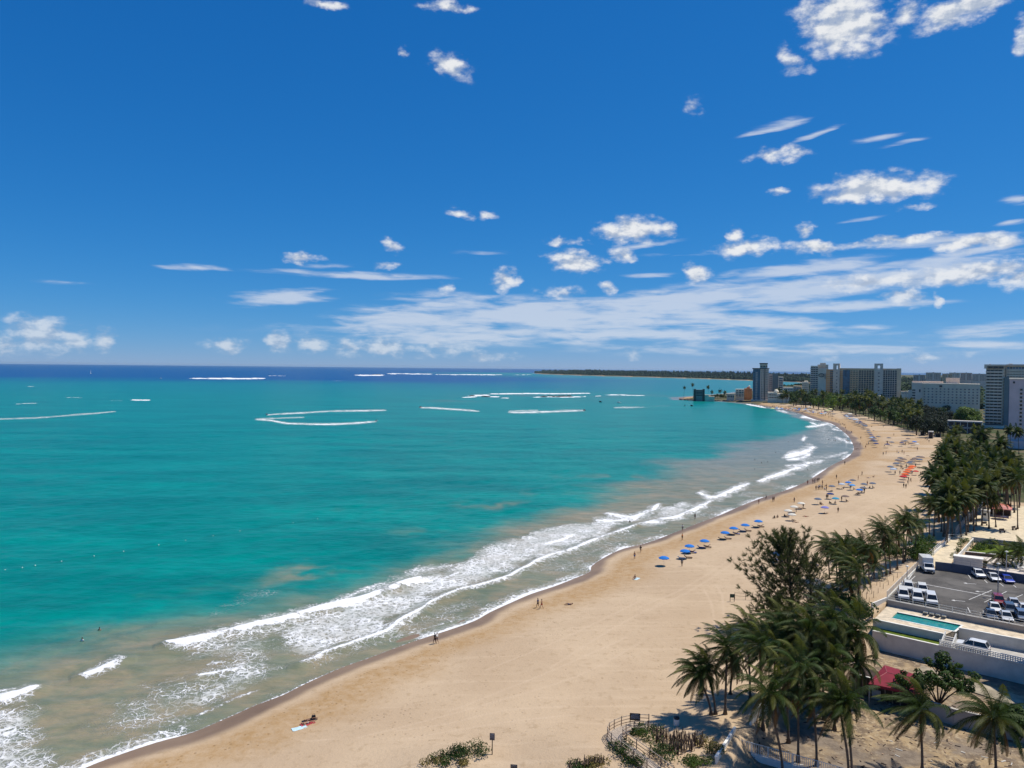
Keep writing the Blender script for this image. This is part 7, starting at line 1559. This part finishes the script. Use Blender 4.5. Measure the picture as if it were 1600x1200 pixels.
T = tag(MB().tube(rp, .025, 4).obj('buoy_rope', mat('dark_rope', (.01, .13, .13), .8, var=0)), 'dark rope linking the buoys of the swimming line', 'rope')
# huts at the near end of the belt
for i, (x0, x1, yt, yb, m_, lb) in enumerate([(1453,1460,674,679,C_WHITE,'white-topped beach stand under the dark trees'),(1464,1472,677,680,C_WOOD,'brown beach hut beside the grove corner'),(1440,1447,673.5,677,C_CONC,'pale stand at the foot of the blackish trees')]):
    Bh = Bl('beach_hut', lb, (x0 + x1) / 2, 480 + 12 * i, 'hut'); Bh.box('wall', x0, x1, yt + 1.2, None, 3, C_DWOOD, .4); Bh.box('roof', x0 - .6, x1 + .6, yt, yt + 1.3, 4, m_, -.2)
    for x in (x0, x1 - .4): Bh.box('post', x, x + .4, yt + 1.3, None, .15, C_WHITE, -.1)
Bh = Bl('carport', 'low dark car shelter with white posts behind the grove', 1508, 520, 'shelter'); Bh.box('roof', 1482, 1537, 658, 660, 8, C_CONC); Bh.box('back_wall', 1483, 1536, 660.1, None, .3, C_NAVY, 5)
for x in (1482.5, 1492, 1502, 1513, 1524, 1535.5): Bh.box('post', x, x + .8, 660, None, .25, C_WHITE, .2)
Bh.box('barrier', 1482, 1537, 667, 669.5, .3, C_STEEL, -1.5)
# parasol and table set by the pavilion
T, q = umbrella(1567.5, 806, 'pink', 'salmon parasol over a table in front of the pavilion', None, 1.6); T.location.z = 4.3
T = thing('picnic_table', 'round table in the shade of the salmon parasol', 'table', (q.x, q.y, 4.3)); MB().lathe([(.8, .68), (.85, .7), (.85, .75), (.1, .77)], 14).obj('table_top', C_WHITE, T); MB().lathe([(.4, 0), (.08, .06), (.07, .7)], 8).obj('leg', C_STEEL, T)
for i, (x, y, lb) in enumerate([(1538,821,'reddish bench near the leaning palm trunks'),(1566,832,'dark red crate-like bench on the sandy yard'),(1585,828,'dark bench with a white end at the frame edge')]):
    T = thing('garden_bench', lb, 'bench', gp(x, y, 4.32), .2 * i); MB().box((0, 0, .45), (1.5, .45, .07)).obj('seat', C_BROWN, T); MB().box((0, .22, .75), (1.5, .06, .45)).obj('backrest', C_BROWN, T)
    for s_ in (-.65, .65): MB().box((s_, 0, .21), (.08, .42, .42)).obj('leg', C_DWOOD, T)
# ruts and rubbish of the yard: low debris
mb = MB(); r2 = random.Random(31)
for k in range(260):
    x = r2.uniform(1170, 1590); y = r2.uniform(1095, 1200); q = gp(x, y, .62)
    if YARD is not None and inpoly(np.array([q.x]), np.array([q.y]), YARD)[0]: a = r2.uniform(0, 3); l_ = r2.uniform(.15, .7); mb.box((q.x, q.y, zat(q.x, q.y) + .03), (l_, r2.uniform(.06, .2), .06), r2.choice([0, 1, 0, 1, 0, 1, 0, 2]), a)
tag(mb.obj('fallen_debris', [C_WOOD, C_DWOOD, C_CONC]), 'fallen sticks, husks and scraps on the dirt yard', None, None, 'stuff')
# ------------------------------------------------------------------ thin sea haze
hz = bpy.data.materials.new('haze_air'); hz.use_nodes = True; t = hz.node_tree; t.nodes.clear()
pv = nd(t, 'ShaderNodeVolumePrincipled', {'Color': (.60, .82, 1.0, 1), 'Density': HAZE, 'Anisotropy': .2}, out=0)
t.links.new(pv, nd(t, 'ShaderNodeOutputMaterial', out=None).inputs['Volume'])
tag(MB().box((8000, 20000, 32), (96000, 52000, 76)).obj('haze', hz), 'thin pale sea haze', None, None, 'stuff')
